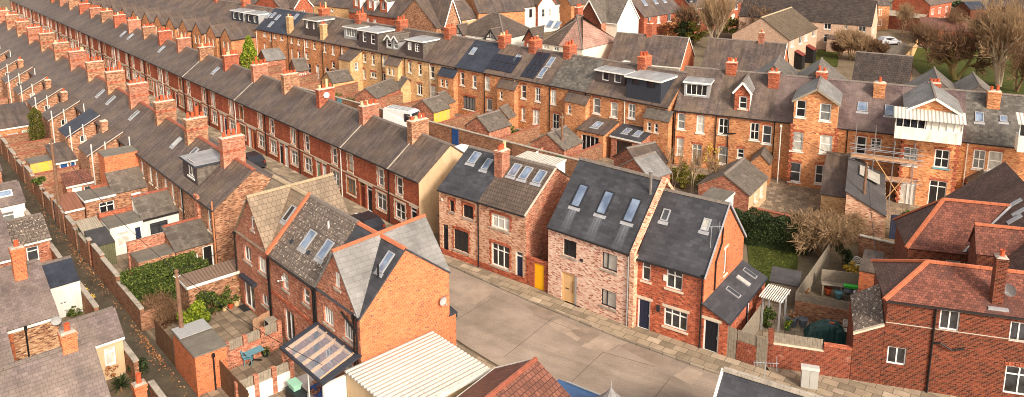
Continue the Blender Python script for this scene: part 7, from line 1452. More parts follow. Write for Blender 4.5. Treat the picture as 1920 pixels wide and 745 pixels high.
# walled yard at the right
def right_yard():
    q = at(1549, 636, 0); F = Fr(q, 108); t = thing('covered_barbecue', 'bulky garden furniture under a crumpled dark green tarpaulin', 'tarpaulin', F, 0, 0); mb = MB(); R = random.Random(3); nx, ny = 14, 9; G = {}
    for i in range(nx + 1):
        for j in range(ny + 1):
            u, v = i / nx * 2 - 1, j / ny * 2 - 1; h = 1.25 * (1 - abs(u) ** 4) ** .6 * (1 - abs(v) ** 4) ** .5 * (.82 + .18 * math.sin(u * 2 + 1)); k = .84 + .16 * h
            G[i, j] = (u * 1.15 / k + R.uniform(-.04, .04), v * .75 / k + R.uniform(-.04, .04), max(.0, h + R.uniform(-.07, .07)) if abs(u) < 1 and abs(v) < 1 else .0)
    for i in range(nx):
        for j in range(ny): mb.poly([G[i, j], G[i + 1, j], G[i + 1, j + 1], G[i, j + 1]])
    mb.build('cover', 'tarp_green', t); MB().box(.1, .4, -.2, .0, 1.2, 1.27).build('strap', 'terracotta', t)
    q = at(1586, 632, 0); t = thing('folding_chair', 'white slatted folding chair beside the green tarpaulin', 'chair', Fr(q, 108), 0, 0, .01)
    for s in (-1, 1): MB().beam((s * .22, -.25, 0), (s * .22, .22, 1.05), .04).build('leg', 'paint_white', t); MB().beam((s * .18, .3, 0), (s * .18, -.2, .5), .04).build('leg', 'paint_white', t)
    mb = MB()
    for k in range(5): mb.box(-.2, .2, -.22 + k * .09, -.15 + k * .09, .46, .49)
    mb.build('seat', 'paint_white', t); mb = MB()
    for k in range(6): mb.box(-.2, .2, .12 + .03 * k, .15 + .03 * k, .62 + k * .075, .67 + k * .075)
    mb.build('backrest', 'paint_white', t)
    # pergola
    P = [FK.loc(*at(*b, 0)[:2]) for b in ((1427, 618), (1458, 624), (1470, 611), (1440, 604))]; x0, x1 = min(p[0] for p in P), max(p[0] for p in P); y0, y1 = min(p[1] for p in P), max(p[1] for p in P)
    t = thing('pergola', 'pale grey timber pergola with slatted top beside the slate lean-to', 'pergola', FK, x0, y0); w, d = x1 - x0, y1 - y0
    for x in (0, w):
        for y in (0, d): MB().box(x - .05, x + .05, y - .05, y + .05, 0, 2.3).build('post', 'clad_grey', t)
    MB().box(-.2, w + .2, -.04, .04, 2.3, 2.42).build('beam', 'clad_grey', t); MB().box(-.2, w + .2, d - .04, d + .04, 2.3, 2.42).build('beam', 'clad_grey', t); mb = MB()
    for k in range(11): x = -.15 + (w + .3) * k / 10; mb.box(x - .025, x + .025, -.35, d + .35, 2.423, 2.5)
    mb.build('slats', 'paint_white', t)
    q = at(1470, 556, 0); t = free_ext('shed', 'small grey felt roofed garden shed behind the pergola', 'shed', Fr(q, 116), -.9, .9, -.6, .8, 1.3, 1.75, 'y-', 'wood_grey', 'roof_dark')
    def brick_fence(t, L): MB().box(0, L, -.1, .1, 0, 1.25).build('wall', 'brick_yard', t); panel(t, 0, L, 1.26, 1.85, 'wood_grey', -.02)
    garden_wall_px('openwork brown brick wall topped by weathered grey boards behind the tarpaulin', (1492, 548), (1612, 570), 1.85, brick_fence)
    garden_wall_px('long leaning wooden board fence between the lawn and the walled garden', (1494, 546), (1560, 452), 1.7, lambda t, L: [panel(t, L * i / 5, L * (i + 1) / 5 - .04, 0, 1.7, 'wood_grey') for i in range(5)], 'garden_fence', 'fence')
    garden_wall_px('grey board fence running back from the gate beside the slate lean-to', (1391, 620), (1434, 563), 1.7, lambda t, L: [panel(t, L * i / 3, L * (i + 1) / 3 - .04, 0, 1.7, 'wood_grey') for i in range(3)], 'garden_fence', 'fence')
    garden_wall_px('dark brick boundary wall under a slab coping behind the white bench', (1612, 440), (1705, 462), 1.8, lambda t, L: (MB().box(0, L, -.12, .12, -.2, 1.72).build('wall', 'brick_yard', t), MB().box(0, L, -.18, .18, 1.723, 1.8).build('coping', 'stone_grey', t)))
    garden_wall_px('low red brick wall above the dark hedge behind the outbuildings', (1408, 388), (1502, 408), 1.5, lambda t, L: (MB().box(0, L, -.12, .12, -.2, 1.42).build('wall', 'brick_yard', t), MB().box(0, L, -.16, .16, 1.423, 1.5).build('coping', 'ridge_red', t)))
    q = at(1680, 449, 0); t = thing('garden_gate', 'tall dark blue board gate in the old brick wall below the scaffold', 'gate', Fr(q, 108), 0, 0); panel(t, -.55, .55, .02, 2.1, 'door_navy', 0, name='boards')
    # white iron bench
    q = at(1606, 508, 0); t = thing('garden_bench', 'ornate white iron bench with scrolled back', 'bench', Fr(q, 108), 0, 0, .0); mb = MB()
    for k in range(6): mb.box(-.6, .6, -.2 + k * .075, -.15 + k * .075, .43, .46)
    mb.build('seat', 'paint_white', t); mb = MB()
    def ring(cx, cz, r): mb.path([(cx + r * math.cos(a * .524), .27, cz + r * math.sin(a * .524)) for a in range(13)], .025, 5)
    for cx, cz, r in ((0, .78, .22), (-.36, .68, .17), (.36, .68, .17), (0, .78, .1), (-.36, .68, .07), (.36, .68, .07)): ring(cx, cz, r)
    mb.path([(-.6, .27, .46), (-.56, .27, .72), (-.35, .27, .9), (0, .27, 1.06), (.35, .27, .9), (.56, .27, .72), (.6, .27, .46)], .025, 5); mb.build('backrest', 'paint_white', t)
    for s in (-1, 1): MB().path([(s * .6, -.2, 0), (s * .58, -.2, .44), (s * .6, -.2, .66), (s * .6, .25, .68)], .025, 5).build('armrest', 'paint_white', t); MB().tube((s * .58, .26, 0), (s * .58, .26, .46), .025, n=5).build('leg', 'paint_white', t)
    # potting bench and odd pots
    q = at(1575, 556, 0); t = thing('potting_bench', 'weathered potting bench with shelves in the upper walled garden', 'bench', Fr(q, 106), 0, 0); MB().box(-1.3, 1.3, -.3, .3, .85, .9).build('top', 'wood_grey', t)
    for x in (-1.2, 0, 1.2): MB().box(x - .05, x + .05, -.25, .25, 0, .847).build('leg', 'wood_grey', t)
    MB().box(-1.3, 1.3, .32, .36, .3, 1.75).build('back_panel', 'wood_grey', t)
    q = at(1595, 540, .9); t = thing('plastic_trough', 'bright lime green plastic trough on the potting bench', 'trough', Fr(q, 106), 0, 0, .9); MB().hexa([(-.4, -.12, 0), (.4, -.12, 0), (.4, .12, 0), (-.4, .12, 0), (-.45, -.16, .16), (.45, -.16, .16), (.45, .16, .16), (-.45, .16, .16)]).build('tub', 'plastic_lime', t); MB().box(-.47, .47, -.18, .18, .161, .19).build('rim', 'plastic_lime', t)
    for i, (p, m, lab) in enumerate((((1572, 560), 'plastic_teal', 'teal round tub under the potting bench'), ((1588, 562), 'plastic_grey', 'grey kettle barbecue beside the teal tub'), ((1603, 563), 'metal', 'silver kettle barbecue beside the orange brick pier'))):
        q = at(*p, 0); t = thing('kettle_barbecue' if i else 'tub', lab, 'barbecue' if i else 'tub', Fr(q, 106), 0, 0, .01); MB().lathe([(.16, .0 if i == 0 else .4), (.3, .45 if i == 0 else .62), (.3, .5 if i == 0 else .66), (.22, .52 if i == 0 else .82), (0, .52 if i == 0 else .88)], n=14).build('bowl', m, t)
        if i: mb = MB(); [mb.tube((.25 * math.cos(a), .25 * math.sin(a), 0), (.1 * math.cos(a), .1 * math.sin(a), .45), .02, n=5) for a in (0, 2.1, 4.2)]; mb.build('stand', 'metal', t)
    garden_wall_px('orange brick end wall of a dark outbuilding beside the potting bench', (1612, 506), (1640, 512), 2.9, lambda t, L: (MB().box(0, L + .3, -.1, .12, 0, 2.9).build('wall', 'brick_bright', t), MB().slab([(L + .2, -.1, 2.9), (L + 2.2, -.6, 2.2), (L + 2.2, 2.8, 2.2), (L + .2, 3, 2.9)], .1).build('side_roof', 'tile_speckled', t), MB().slab([(-.05, -.15, 2.95), (L + .3, -.15, 2.95), (L + .3, 3, 3.2), (-.05, 3, 3.2)], .08).build('roof', 'slate_brown', t)))
right_yard()
# outbuildings in the yards of the tall row
for a, b, lab in (((1676, 128), (1716, 84), 'tall pale board fence beside the wide lawn'), ((1716, 84), (1722, 70), 'short end piece of the pale fence near the garage block'), ((1768, 40), (1805, 24), 'new pale timber fence in the far top right garden')):
    garden_wall_px(lab, a, b, 1.9, lambda t, L: [panel(t, L * i / 4, L * (i + 1) / 4 - .05, 0, 1.9, 'wood_pale') for i in range(4)], 'garden_fence', 'fence')
def outbuildings():
    C23, C46 = (1230, 250, 4.383), (460, 100, 6.208); G = 'outbuildings behind the tall row'; S = 'slate_moss'
    for lab, c, a, b, he, d, hr, wm, rm, sd in (
        ('buff outhouse with a brown hipped-looking slate roof beside a white gate', KL, (150, 340), (382, 302), 2.3, 3.4, 3.5, 'brick_buff', S, None), ('brick outhouse with a grey slate roof and a white glazed porch', C46, (590, 202), (735, 187), 2.3, 4, 3.7, 'brick_multi', S, None),
        ('brick outhouse with a grey roof beside the lime green conifer', C46, (245, 82), (465, 56), 2.3, 4, 3.7, 'brick_multi', 'slate_grey', None), ('long outhouse with a purple-grey slate roof behind the white van', KL, (655, 517), (950, 390), 2.2, 3.2, 3.3, 'brick_multi', S, None),
        ('outhouse with a bright yellow painted wall', K5, (-30, 392), (100, 352), 2.3, 3.6, 3.5, 'paint_yellow', S, 'brick_multi'), ('brick outhouse with a green door and plain grey roof', K5, (425, 548), (602, 492), 2.3, 3.6, 3.6, 'brick_multi', S, None),
        ('small brick outhouse behind the green-door outhouse', K5, (585, 440), (640, 412), 2.2, 2.2, 3.3, 'brick_orange', S, None), ('brick outhouse with a green side door near the laundry', K6, (-10, 700), (138, 632), 2.3, 4.2, 3.6, 'brick_multi', S, None),
        ('outhouse with cream side wall and small windows under a ridged slate roof', C23, (765, 500), (915, 355), 2.3, 4.6, 3.7, 'render_cream', S, 'brick_multi'), ('slate roofed outhouse directly behind the pale new house', (960, 250, 2.979), (770, 250), (885, 212), 2.4, 4.0, 3.8, 'brick_multi', 'slate_grey', None), ('brown slate outhouse left of the grey one behind the pale new house', (960, 250, 2.979), (715, 190), (870, 155), 2.4, 4, 3.8, 'brick_multi', 'slate_brown', None),
        ('outhouse with a rough grey roof left of the yellow wall', K5, (85, 320), (140, 300), 2.3, 3, 3.4, 'brick_orange', S, None), ('little slate roofed privy by the first white french doors', KL, (780, 340), (940, 395), 2.3, 2.2, 3.4, 'brick_buff', S, None),
        ('far brick outhouse with a dark roof and white door', (240, 0, 6.208), (785, 412), (1030, 385), 2.4, 4.2, 3.9, 'brick_multi', 'slate_mottled', None), ('far white shed with a blue slate roof below the gabled wings', (240, 0, 6.208), (385, 300), (605, 285), 2.4, 4, 3.6, 'render_white', 'slate_blue', None), ('far flat white extension beside the last gabled wing', (240, 0, 6.208), (1110, 460), (1265, 440), 2.4, 2.6, 2.9, 'render_white', 'roof_felt', None), ('far outhouse with a beige roof at the upper left', (240, 0, 6.208), (20, 200), (150, 190), 2.4, 3, 3.2, 'brick_multi', 'roof_felt', None), ('far brick outhouse with a dark grey roof among the gabled wings', (240, 0, 6.208), (490, 385), (660, 370), 2.4, 3.4, 3.5, 'brick_multi', S, None)):
        t, F, L = far(lab, c, a, b, he, d, hr, wm, rm, [], cat='outbuilding', name='outhouse', group=G, side=sd)
        if 'green' in lab and 'door' in lab: door(t, (.3, 0, .05), 0, .9, 1.9, 'plastic_green', 'pvc_white', 'plank')
        if 'cream side' in lab: window(t, (L * .3, 0, 1.0), 0, .5, .7, 'c1', inset=-.03); window(t, (L * .6, 0, .9), 0, .7, .9, 'g', inset=-.03)
        if 'white' in lab and 'porch' in lab: window(t, (.4, 0, .9), 0, 1.0, .9, 'c3', inset=-.03); window(t, (L - 1.2, 0, .9), 0, .8, .9, 'c2', inset=-.03)
        if 'buff outhouse' in lab: door(t, (.2, 0, .05), 0, .8, 1.9, 'pvc_white')
    for p, z, lab, rm in (([(1317, 368), (1336, 352), (1375, 361), (1357, 377)], 2.7, 'flat roofed outhouse with a white edge behind the red house', 'roof_felt'), ([(975, 291), (990, 284), (1052, 300), (1041, 309)], 2.6, 'shed with a white ribbed roof behind the pair of cottages', 'corrugated_white'), ([(848, 278), (868, 271), (890, 281), (862, 295)], 2.4, 'white painted lean-to behind the cream gable end', 'paint_white')):
        q = [FK.at(*a, z) for a in p]; x0, x1, y0, y1 = min(a[0] for a in q), max(a[0] for a in q), min(a[1] for a in q), max(a[1] for a in q); free_ext('outhouse', lab, 'outbuilding', FK, x0, x1, y0, y1, z, z + .1, 'flat', 'render_white' if 'white' in lab else 'brick_multi', rm, fascia='paint_white')
    # unfinished extension under the scaffold
    h, l, hb = FB2.at(1587, 363, 4.3), FB2.at(1660, 398, 2.6), FB2.at(1612, 332, 4.3); x0, x1, y0, y1 = h[0], l[0], (h[1] + l[1]) / 2, -2.4
    t = free_ext('outbuilding', 'old brick outbuilding with a new grey felted roof and open timber studs', 'outbuilding', FB2, x0, x1, y0, y1, 2.6, 4.2, 'x+', 'brick_pale', 'roof_dark'); mb = MB(); d = y1 - y0
    for k in range(8): mb.box(x1 - x0 + .01, x1 - x0 + .1, d * k / 8, d * k / 8 + .1, .5, 2.6)
    mb.build('studs', 'wood_pale', t); q = MB().slab([(.9, d * .55, 3.93), (2.6, d * .55, 3.2), (2.6, d * .8, 3.2), (.9, d * .8, 3.93)], .05).build('roof_opening', 'window_glass', t)
    a, b = FB2.at(1541, 357, 2.6), FB2.at(1597, 375, 2.6); t = free_ext('outbuilding', 'buff brick outbuilding with a slate lean-to roof left of the felted roof', 'outbuilding', FB2, a[0], min(b[0], x0 - .05), (a[1] + b[1]) / 2, -1.6, 2.5, 3.9, 'y-', 'brick_buff', 'slate_brown')
    for i in range(16):     # yard walls of the back rows
        x = 4.7 * i + .3; t = thing('yard_wall', f'low brick yard wall of the tall row, {ORD[i]} from the left', 'wall', FB1, x, -9.5, 0, 'yard walls of the tall row'); MB().box(-.1, .1, 0, 7.5, -.2, 1.7).build('wall', 'brick_yard', t); MB().box(-.14, .14, 0, 7.5, 1.703, 1.77).build('coping', 'ridge_red', t)
    t = thing('yard_wall', 'long brick rear wall of the tall row yards with coloured doors', 'wall', FB1, -40, -9.7); mb = MB(); mb.box(0, 117, -.12, .12, -.2, 1.9).build('wall', 'brick_yard', t); MB().box(0, 117, -.16, .16, 1.903, 1.98).build('coping', 'stone_grey', t)
    for i, (x, m) in enumerate(((62, 'wood_brown'), (74, 'door_teal'), (83, 'wood_grey'), (95, 'door_blue'), (103, 'wood_brown'), (110, 'plastic_green'))): panel(t, x, x + 1.0, .05, 1.85, m, -.18, name='gate')
    t = thing('yard_wall', 'brick wall closing the rear yards of the long red terrace', 'wall', FL, -120, 12.0); MB().box(0, 118, -.12, .12, -.2, 1.9).build('wall', 'brick_yard', t); MB().box(0, 118, -.16, .16, 1.903, 1.98).build('coping', 'stone_grey', t)
outbuildings()
# scaffold on the tall row
def scaffold():
    t = thing('scaffold', 'builders scaffold of steel tubes and plank decks against the tall row', 'scaffold', FB2, 17.2, -3.6); W2, D2 = 4.9, 1.2; mb = MB()
    for i in range(4):
        for y in (0, D2): mb.tube((W2 * i / 3, y, 0), (W2 * i / 3, y, 7.2 if i < 2 else 6.2), .03, n=6)
    for z in (2.4, 4.2, 4.7, 5.2):
        for y in (0, D2): mb.tube((-.4, y, z), (W2 + .8, y, z), .03, n=6)
        for i in range(4): mb.tube((W2 * i / 3, -.3, z - .05), (W2 * i / 3, D2 + .3, z - .05), .03, n=6)
    mb.build('tubes', 'metal', t); MB().tube((1.6, -.05, 4.6), (4.4, -.05, .6), .035, n=6).tube((4.6, -.07, 3.4), (2.6, -.07, .2), .035, n=6).build('brace', 'wood_pale', t)
    for z, x0, x1 in ((4.25, -.3, W2 + .3), (2.45, 1.0, W2 + .3)):
        mb = MB()
        for k in range(5): mb.box(x0 + .1 * (k % 2), x1 - .15 * (k % 3), D2 * k / 5 + .02, D2 * (k + 1) / 5 - .01, z, z + .04)
        mb.build('deck', 'wood_board', t)
    MB().box(-.3, W2 + .3, -.06, -.035, 4.3, 4.5).build('toe_board', 'wood_board', t)
scaffold()

# ------------------------------------------------------------------ trees, shrubs, hedges
U4 = [(0, 0)] * 4
def leaf(mb, R, v, s, up=.3):
    a = Vector((R.gauss(0, 1), R.gauss(0, 1), R.gauss(up, 1))).normalized() * s * R.uniform(.6, 1.3); b = a.cross(Vector((R.gauss(0, 1), R.gauss(0, 1), R.gauss(0, 1)))).normalized() * s * R.uniform(.35, .7)
    k = len(mb.v); mb.v += [(v - a)[:], (v + b)[:], (v + a)[:], (v - b)[:]]; mb.f.append((k, k + 1, k + 2, k + 3)); mb.uv += U4
def limb(mb, p, q, r0, r1, n):
    d = (q - p).normalized(); a = d.orthogonal().normalized(); b = d.cross(a); k = len(mb.v)
    for c, r in ((p, r0), (q, r1)):
        for i in range(n): t = 6.28319 * i / n; mb.v.append((c + (a * math.cos(t) + b * math.sin(t)) * r)[:])
    for i in range(n): j = (i + 1) % n; mb.f.append((k + i, k + j, k + n + j, k + n + i)); mb.uv += U4
def crown(mb, R, c, r, n, s, clumps=14, fill=.5):
    C = []
    for i in range(clumps):
        d = Vector((R.gauss(0, 1), R.gauss(0, 1), R.gauss(.1, 1))).normalized(); k = R.uniform(.35, .95); C.append((Vector((c[0] + d.x * r[0] * k, c[1] + d.y * r[1] * k, c[2] + d.z * r[2] * k)), R.uniform(.22, .42)))
    for i in range(n):
        q, k = R.choice(C); d = Vector((R.gauss(0, 1), R.gauss(0, 1), R.gauss(0, 1))).normalized() * (R.random() ** .4); leaf(mb, R, q + Vector((d.x * r[0], d.y * r[1], d.z * r[2])) * k, s)
def bush(label, p, r, h, mat='leaf_green', n=1500, s=.09, name='shrub', cat='shrub', seed=1, z=0.0, group=None, clumps=14, stems=5):
    q = at(*p, z); R = random.Random(seed * 77 + int(p[0])); t = thing(name, label, cat, Fr(q, 130), 0, 0, z, group); mb = MB(); crown(mb, R, (0, 0, h * .52), (r, r, h * .5), n, s, clumps); mb.build('foliage', mat, t); mb = MB()
    for i in range(stems): a = R.uniform(0, 6.28); mb.tube((.06 * math.cos(a), .06 * math.sin(a), 0), (r * .5 * math.cos(a), r * .5 * math.sin(a), h * .6), .03, .012, n=5)
    mb.build('stems', 'bark_brown', t); return t
def hedge(label, F, x0, x1, y0, y1, h, mat='leaf_dark', n=6000, s=.08, seed=2):
    R = random.Random(seed); t = thing('hedge', label, 'hedge', F, x0, y0); w, d = x1 - x0, y1 - y0; mb = MB()
    for i in range(n):
        f = R.random(); u, v, z = R.uniform(0, w), R.uniform(0, d), h * R.random() ** .6
        if f < .4: z = h + R.gauss(0, .06)
        elif f < .65: v = R.gauss(0, .08)
        elif f < .8: u = w + R.gauss(0, .08)
        elif f < .88: u = R.gauss(0, .08)
        b = .18 * math.sin(u * 2.1 + seed) * math.sin(v * 2.7 + 1) + .1 * math.sin(u * 5.3); leaf(mb, R, Vector((u, v + b * .4, z + b)), s)
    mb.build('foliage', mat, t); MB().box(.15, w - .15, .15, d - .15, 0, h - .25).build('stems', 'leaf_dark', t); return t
def grow(mb, tw, R, p, d, L, r, lev, maxlev, spread, kids, up, rt=.012):
    n = 3; q = p
    for i in range(n):
        d = (d + Vector((R.gauss(0, .13), R.gauss(0, .13), R.gauss(up * .25, .1)))).normalized(); e = q + d * L / n; limb(mb if lev < 2 else tw, q, e, r * (1 - .25 * i / n), r * (1 - .25 * (i + 1) / n), 7 if lev < 2 else 3)
        if lev < maxlev and (i > 0 or lev > 0):
            for k in range(kids):
                a = R.uniform(0, 6.28); s = d.cross(Vector((math.cos(a), math.sin(a), .3))).normalized(); nd = (d * (1 - spread) + s * spread + Vector((0, 0, up * .2))).normalized(); grow(mb, tw, R, e, nd, L * R.uniform(.55, .78), max(rt, r * .55), lev + 1, maxlev, spread, kids, up, rt)
        q = e
def bare_tree(label, p, h, r, bark='bark_brown', twig='twig_brown', seed=1, levels=4, spread=.5, kids=2, up=.5, trunks=1, fork=.28, name='bare_tree', z=0, rt=.012, cat='tree', lean=.12):
    q = at(*p, z); R = random.Random(seed); t = thing(name, label, cat, Fr(q, 130), 0, 0, z); mb, tw = MB(), MB()
    for k in range(trunks):
        a = R.uniform(0, 6.28); d = Vector((math.cos(a) * (lean if trunks == 1 else spread * .75), math.sin(a) * (lean if trunks == 1 else spread * .75), 1)).normalized(); grow(mb, tw, R, Vector((.12 * math.cos(a), .12 * math.sin(a), -.1)) * (trunks > 1), d, h * fork * (1.3 if trunks > 1 else 1.5), r, 0, levels, spread, kids, up, rt)
    # scale to the wanted height
    zmax = max(v[2] for v in tw.v + mb.v); k = h / zmax
    for m in (mb, tw): m.v = [(v[0] * k, v[1] * k, v[2] * k) for v in m.v]
    mb.build('trunk', bark, t); tw.build('crown', twig, t); return t
def conifer(label, p, h, r, mat, n=2600, s=.1, seed=1, col=False, z=0):
    q = at(*p, z); R = random.Random(seed); t = thing('conifer', label, 'tree', Fr(q, 130), 0, 0); mb = MB()
    for i in range(n):
        u = R.random(); zz = .15 + (h - .15) * u; rad = r * ((1 - u) ** .75 + .06) if not col else r * min(1, (1.02 - u) * 5) * (.86 + .14 * math.sin(zz * 3)); a = R.uniform(0, 6.28); rad *= .78 + .28 * math.sin(a * 5 + zz * 4) * .5 + R.uniform(-.1, .14); leaf(mb, R, Vector((rad * math.cos(a), rad * math.sin(a), zz)), s, 1.2 if col else -.2)
    mb.build('foliage', mat, t); MB().tube((0, 0, 0), (0, 0, h * .92), .14, .02, n=7).build('trunk', 'bark_brown', t)
def plants():
    conifer('tall columnar yellow-green conifer in a yard at the left', (74, 288), 5.2, .85, 'leaf_cypress', 6500, .08, 3, True); conifer('lime yellow conifer in the yards behind the red terrace', (470, 140), 6.2, 1.9, 'leaf_lime', 3000, .2, 4)
    conifer('dark green conifer beside the pale garage block at the top right', (1737, 40), 8.5, 2.4, 'leaf_dark', 3000, .26, 5)
    hedge('large glossy green hedge filling the yard at the alley bend', FT, -.2, 2.4, -6.7, -1.6, 2.0, 'leaf_green', 15000, .08, 3); hedge('low green hedge strip in front of the brown carport', FT, 2.45, 3.5, -5.4, .2, 1.6, 'leaf_green', 7000, .08, 5)
    q = [FB2.at(1378, 388, 2.2), FB2.at(1490, 405, 2.2)]; hedge('tall dark clipped hedge behind the red house and its lawn', Fr(at(1376, 392, 2.3), 116), 0, 6.2, -1.5, 0, 2.4, 'leaf_dark', 8000, .09, 7)
    bush('lime green leafy bush behind the orange garage', (362, 622), 1.1, 1.9, 'leaf_lime', 2400, .1, seed=2); bush('dark ivy covered mound along the wooden wall of the patio', (402, 592), 1.0, 2.0, 'leaf_green', 2600, .08, seed=3); bush('ivy trailing over the patio wall beside the cream pots', (432, 566), 1.0, 2.1, 'leaf_green', 1800, .08, seed=4); bush('ivy clump between lime bush and patio wall', (385, 604), .7, 1.3, 'leaf_green', 1200, .08, seed=14)
    for i, (p, h) in enumerate((((296, 598), 2.2), ((318, 605), 2.0), ((306, 615), 1.7))): bare_tree(('brown leafless shrub at the alley bend beside the hedge', 'brown leafless shrub right of the hedge, behind the board fence', 'low brown leafless shrub over the alley edge')[i], p, h, .03, 'twig_brown', 'twig_brown', 20 + i, 3, .55, 2, .4, 8, .3, 'bare_shrub', 0, .008, 'shrub')
    bare_tree('wide leafless shrub with pale tangled twigs behind the lawn', (1538, 478), 3.9, .07, 'twig_pale', 'twig_pale', 31, 3, .56, 3, .35, 10, .3, 'bare_shrub', 0, .015, 'shrub'); bare_tree('leafless pale shrub against the old brick outbuilding', (1590, 460), 3.0, .04, 'twig_pale', 'twig_pale', 33, 3, .6, 3, .3, 6, .3, 'bare_shrub', 0, .01, 'shrub'); bush('dry ivy at the foot of the pale leafless shrub', (1560, 455), 1.2, 2.2, 'leaf_olive', 900, .1, seed=6)
    bush('green leafy shrub by the blue gate', (1700, 447), 1.1, 2.2, 'leaf_green', 2200, .1, seed=7); bush('blue-green conifer bush beside the white bench', (1582, 500), .7, 1.7, 'leaf_dark', 1500, .08, seed=8); bush('dry ornamental grass before the white bench', (1600, 516), .7, .9, 'leaf_gold', 900, .1, seed=9); bush('green shrubs under the pergola', (1437, 610), .7, 1.2, 'leaf_green', 1300, .08, seed=10); bush('flowering plants along the board fence', (1500, 556), .6, .8, 'leaf_dead', 600, .07, seed=11)
    for i, p in enumerate(((1262, 352), (1298, 362), (1335, 368))): bare_tree(('slim pale birch, leftmost of three behind the red house', 'slim pale birch, middle of three behind the red house', 'slim pale birch, rightmost of three behind the red house')[i], p, 5.2 - i * .2, .055, 'bark_pale', 'twig_pale', 41 + i, 3, .3, 2, .9, 2, .4, 'birch_tree', 0, .014)
    for i, p in enumerate(((1255, 345), (1285, 352), (1318, 352), (1280, 335))): bush(('olive shrub behind the pale new house, far left of the birches', 'olive shrub under the middle birch', 'olive shrub under the rightmost birch', 'olive shrub between birches and the orange rear wall')[i], p, 1.2, 1.6, 'leaf_olive', 1000, .11, seed=20 + i)
    bush('climber with yellow leaves on the orange rear wall', (1335, 318), .9, 3.0, 'leaf_gold', 700, .1, seed=28)
    bare_tree('tall white-stemmed leafless birch clump beyond the low orange gable', (1335, 92), 11.5, .11, 'bark_pale', 'twig_pale', 51, 3, .36, 3, .95, 8, .36, 'birch_tree', 0, .02)
    for i, (p, h, rr) in enumerate((((1258, 80), 4.5, 2.6), ((1282, 82), 4, 2.4), ((1300, 84), 4.2, 2.8), ((1375, 72), 4.5, 2.5), ((1400, 66), 4, 2.5))): bush(('dark red-brown shrub beyond the low orange gable', 'dark green shrub beside the olive bush', 'rounded yellow-olive bush left of the birch clump', 'olive shrub right of the birch clump', 'dark shrub before the tall window semi')[i], p, rr, h, ('leaf_dead', 'leaf_dark', 'leaf_olive', 'leaf_olive', 'leaf_dark')[i], 1500, .22, seed=30 + i)
    bare_tree('leafless brown tree before the tall window semi', (1420, 78), 8, .16, 'bark_brown', 'twig_brown', 61, 3, .5, 3, .5, 4, .3, rt=.018); bare_tree('leafless brown tree left of the birch clump', (1290, 72), 7.5, .12, 'bark_brown', 'twig_brown', 62, 3, .45, 3, .5, 4, .3, rt=.018)
    for i, p in enumerate(((1595, 112), (1612, 116), (1640, 118), (1575, 108))): bare_tree(('leafless orange-brown shrub before the long flats, left of the white van', 'leafless shrub directly before the white van', 'leafless dark shrub right of the white van', 'leafless shrub beside the small flats lawn')[i], p, 6.0 - i * .8, .06, 'twig_pale', 'twig_pale' if i < 2 else 'twig_brown', 71 + i, 3, .5, 3, .6, 8, .3, 'bare_shrub', 0, .018, 'shrub')
    bare_tree('wide spreading leafless tree with olive trunk on the big lawn', (1792, 150), 9.0, .26, 'bark_green', 'twig_brown', 81, 4, .52, 2, .35, 5, .28, rt=.018); bare_tree('tall leafless tree with many upright limbs at the right edge', (1872, 162), 14.5, .24, 'bark_pale', 'twig_pale', 82, 4, .46, 2, .6, 7, .26, rt=.018); bare_tree('leafless tree standing left of the wide tree on the lawn', (1745, 118), 7.5, .14, 'bark_brown', 'twig_brown', 83, 4, .5, 2, .4, 3, .3, rt=.018); bare_tree('leafless brown tree at the far right edge of the lawn', (1905, 172), 9, .16, 'bark_brown', 'twig_brown', 84, 4, .5, 2, .5, 4, .3, rt=.018); bare_tree('thin leafless tree before the pale garage block', (1690, 62), 7, .1, 'twig_pale', 'twig_pale', 85, 4, .45, 2, .6, 3, .3, rt=.016); bare_tree('leafless tree over the broad rust brown roof', (1780, 75), 7, .14, 'bark_brown', 'twig_brown', 86, 4, .5, 2, .5, 3, .3, rt=.018)
    for i, (p, h, rr, m) in enumerate((((1560, 12), 4.5, 7, 'leaf_green'), ((1642, 24), 6, 2, 'leaf_olive'), ((1800, 26), 3.5, 3, 'leaf_dark'), ((1690, 8), 3, 2.4, 'leaf_olive'))): bush(('broad green conifer hedge above the long flats roof', 'olive evergreen behind the flats end wall', 'dark bush by the pale garden fence', 'light green bush at the top behind the garage block')[i], p, rr, h, m, 2200, .3, seed=50 + i)
    for i, (p, h, rr, m) in enumerate((((652, 197), 1.6, 2.0, 'leaf_green'), ((735, 178), 2.6, 1.6, 'leaf_olive'), ((765, 186), 1.4, 1.6, 'leaf_green'), ((600, 168), 1.3, 1.2, 'leaf_gold'), ((885, 238), 1.3, 1.6, 'leaf_dead'), ((495, 133), 2.5, 1.0, 'leaf_olive'), ((955, 262), 1.4, 1.4, 'leaf_green'), ((310, 62), 2.6, 1.6, 'leaf_dark'), ((425, 112), 2.4, 2.0, 'leaf_dead'))): bush(('clipped green hedge bush left of the white van', 'yellow-green bush behind the white van', 'green plants in the raised yard beside the teal door', 'yellow spiky plant by the brick outhouse', 'brown dead creeper in the yard of the dark glass doors', 'tall potted green plant beside the lime conifer', 'green shrub near the washing line', 'dark bush below the far gabled wings', 'brown shrub behind the red terrace chimneys')[i], p, rr, h, m, 900, .13, seed=60 + i)
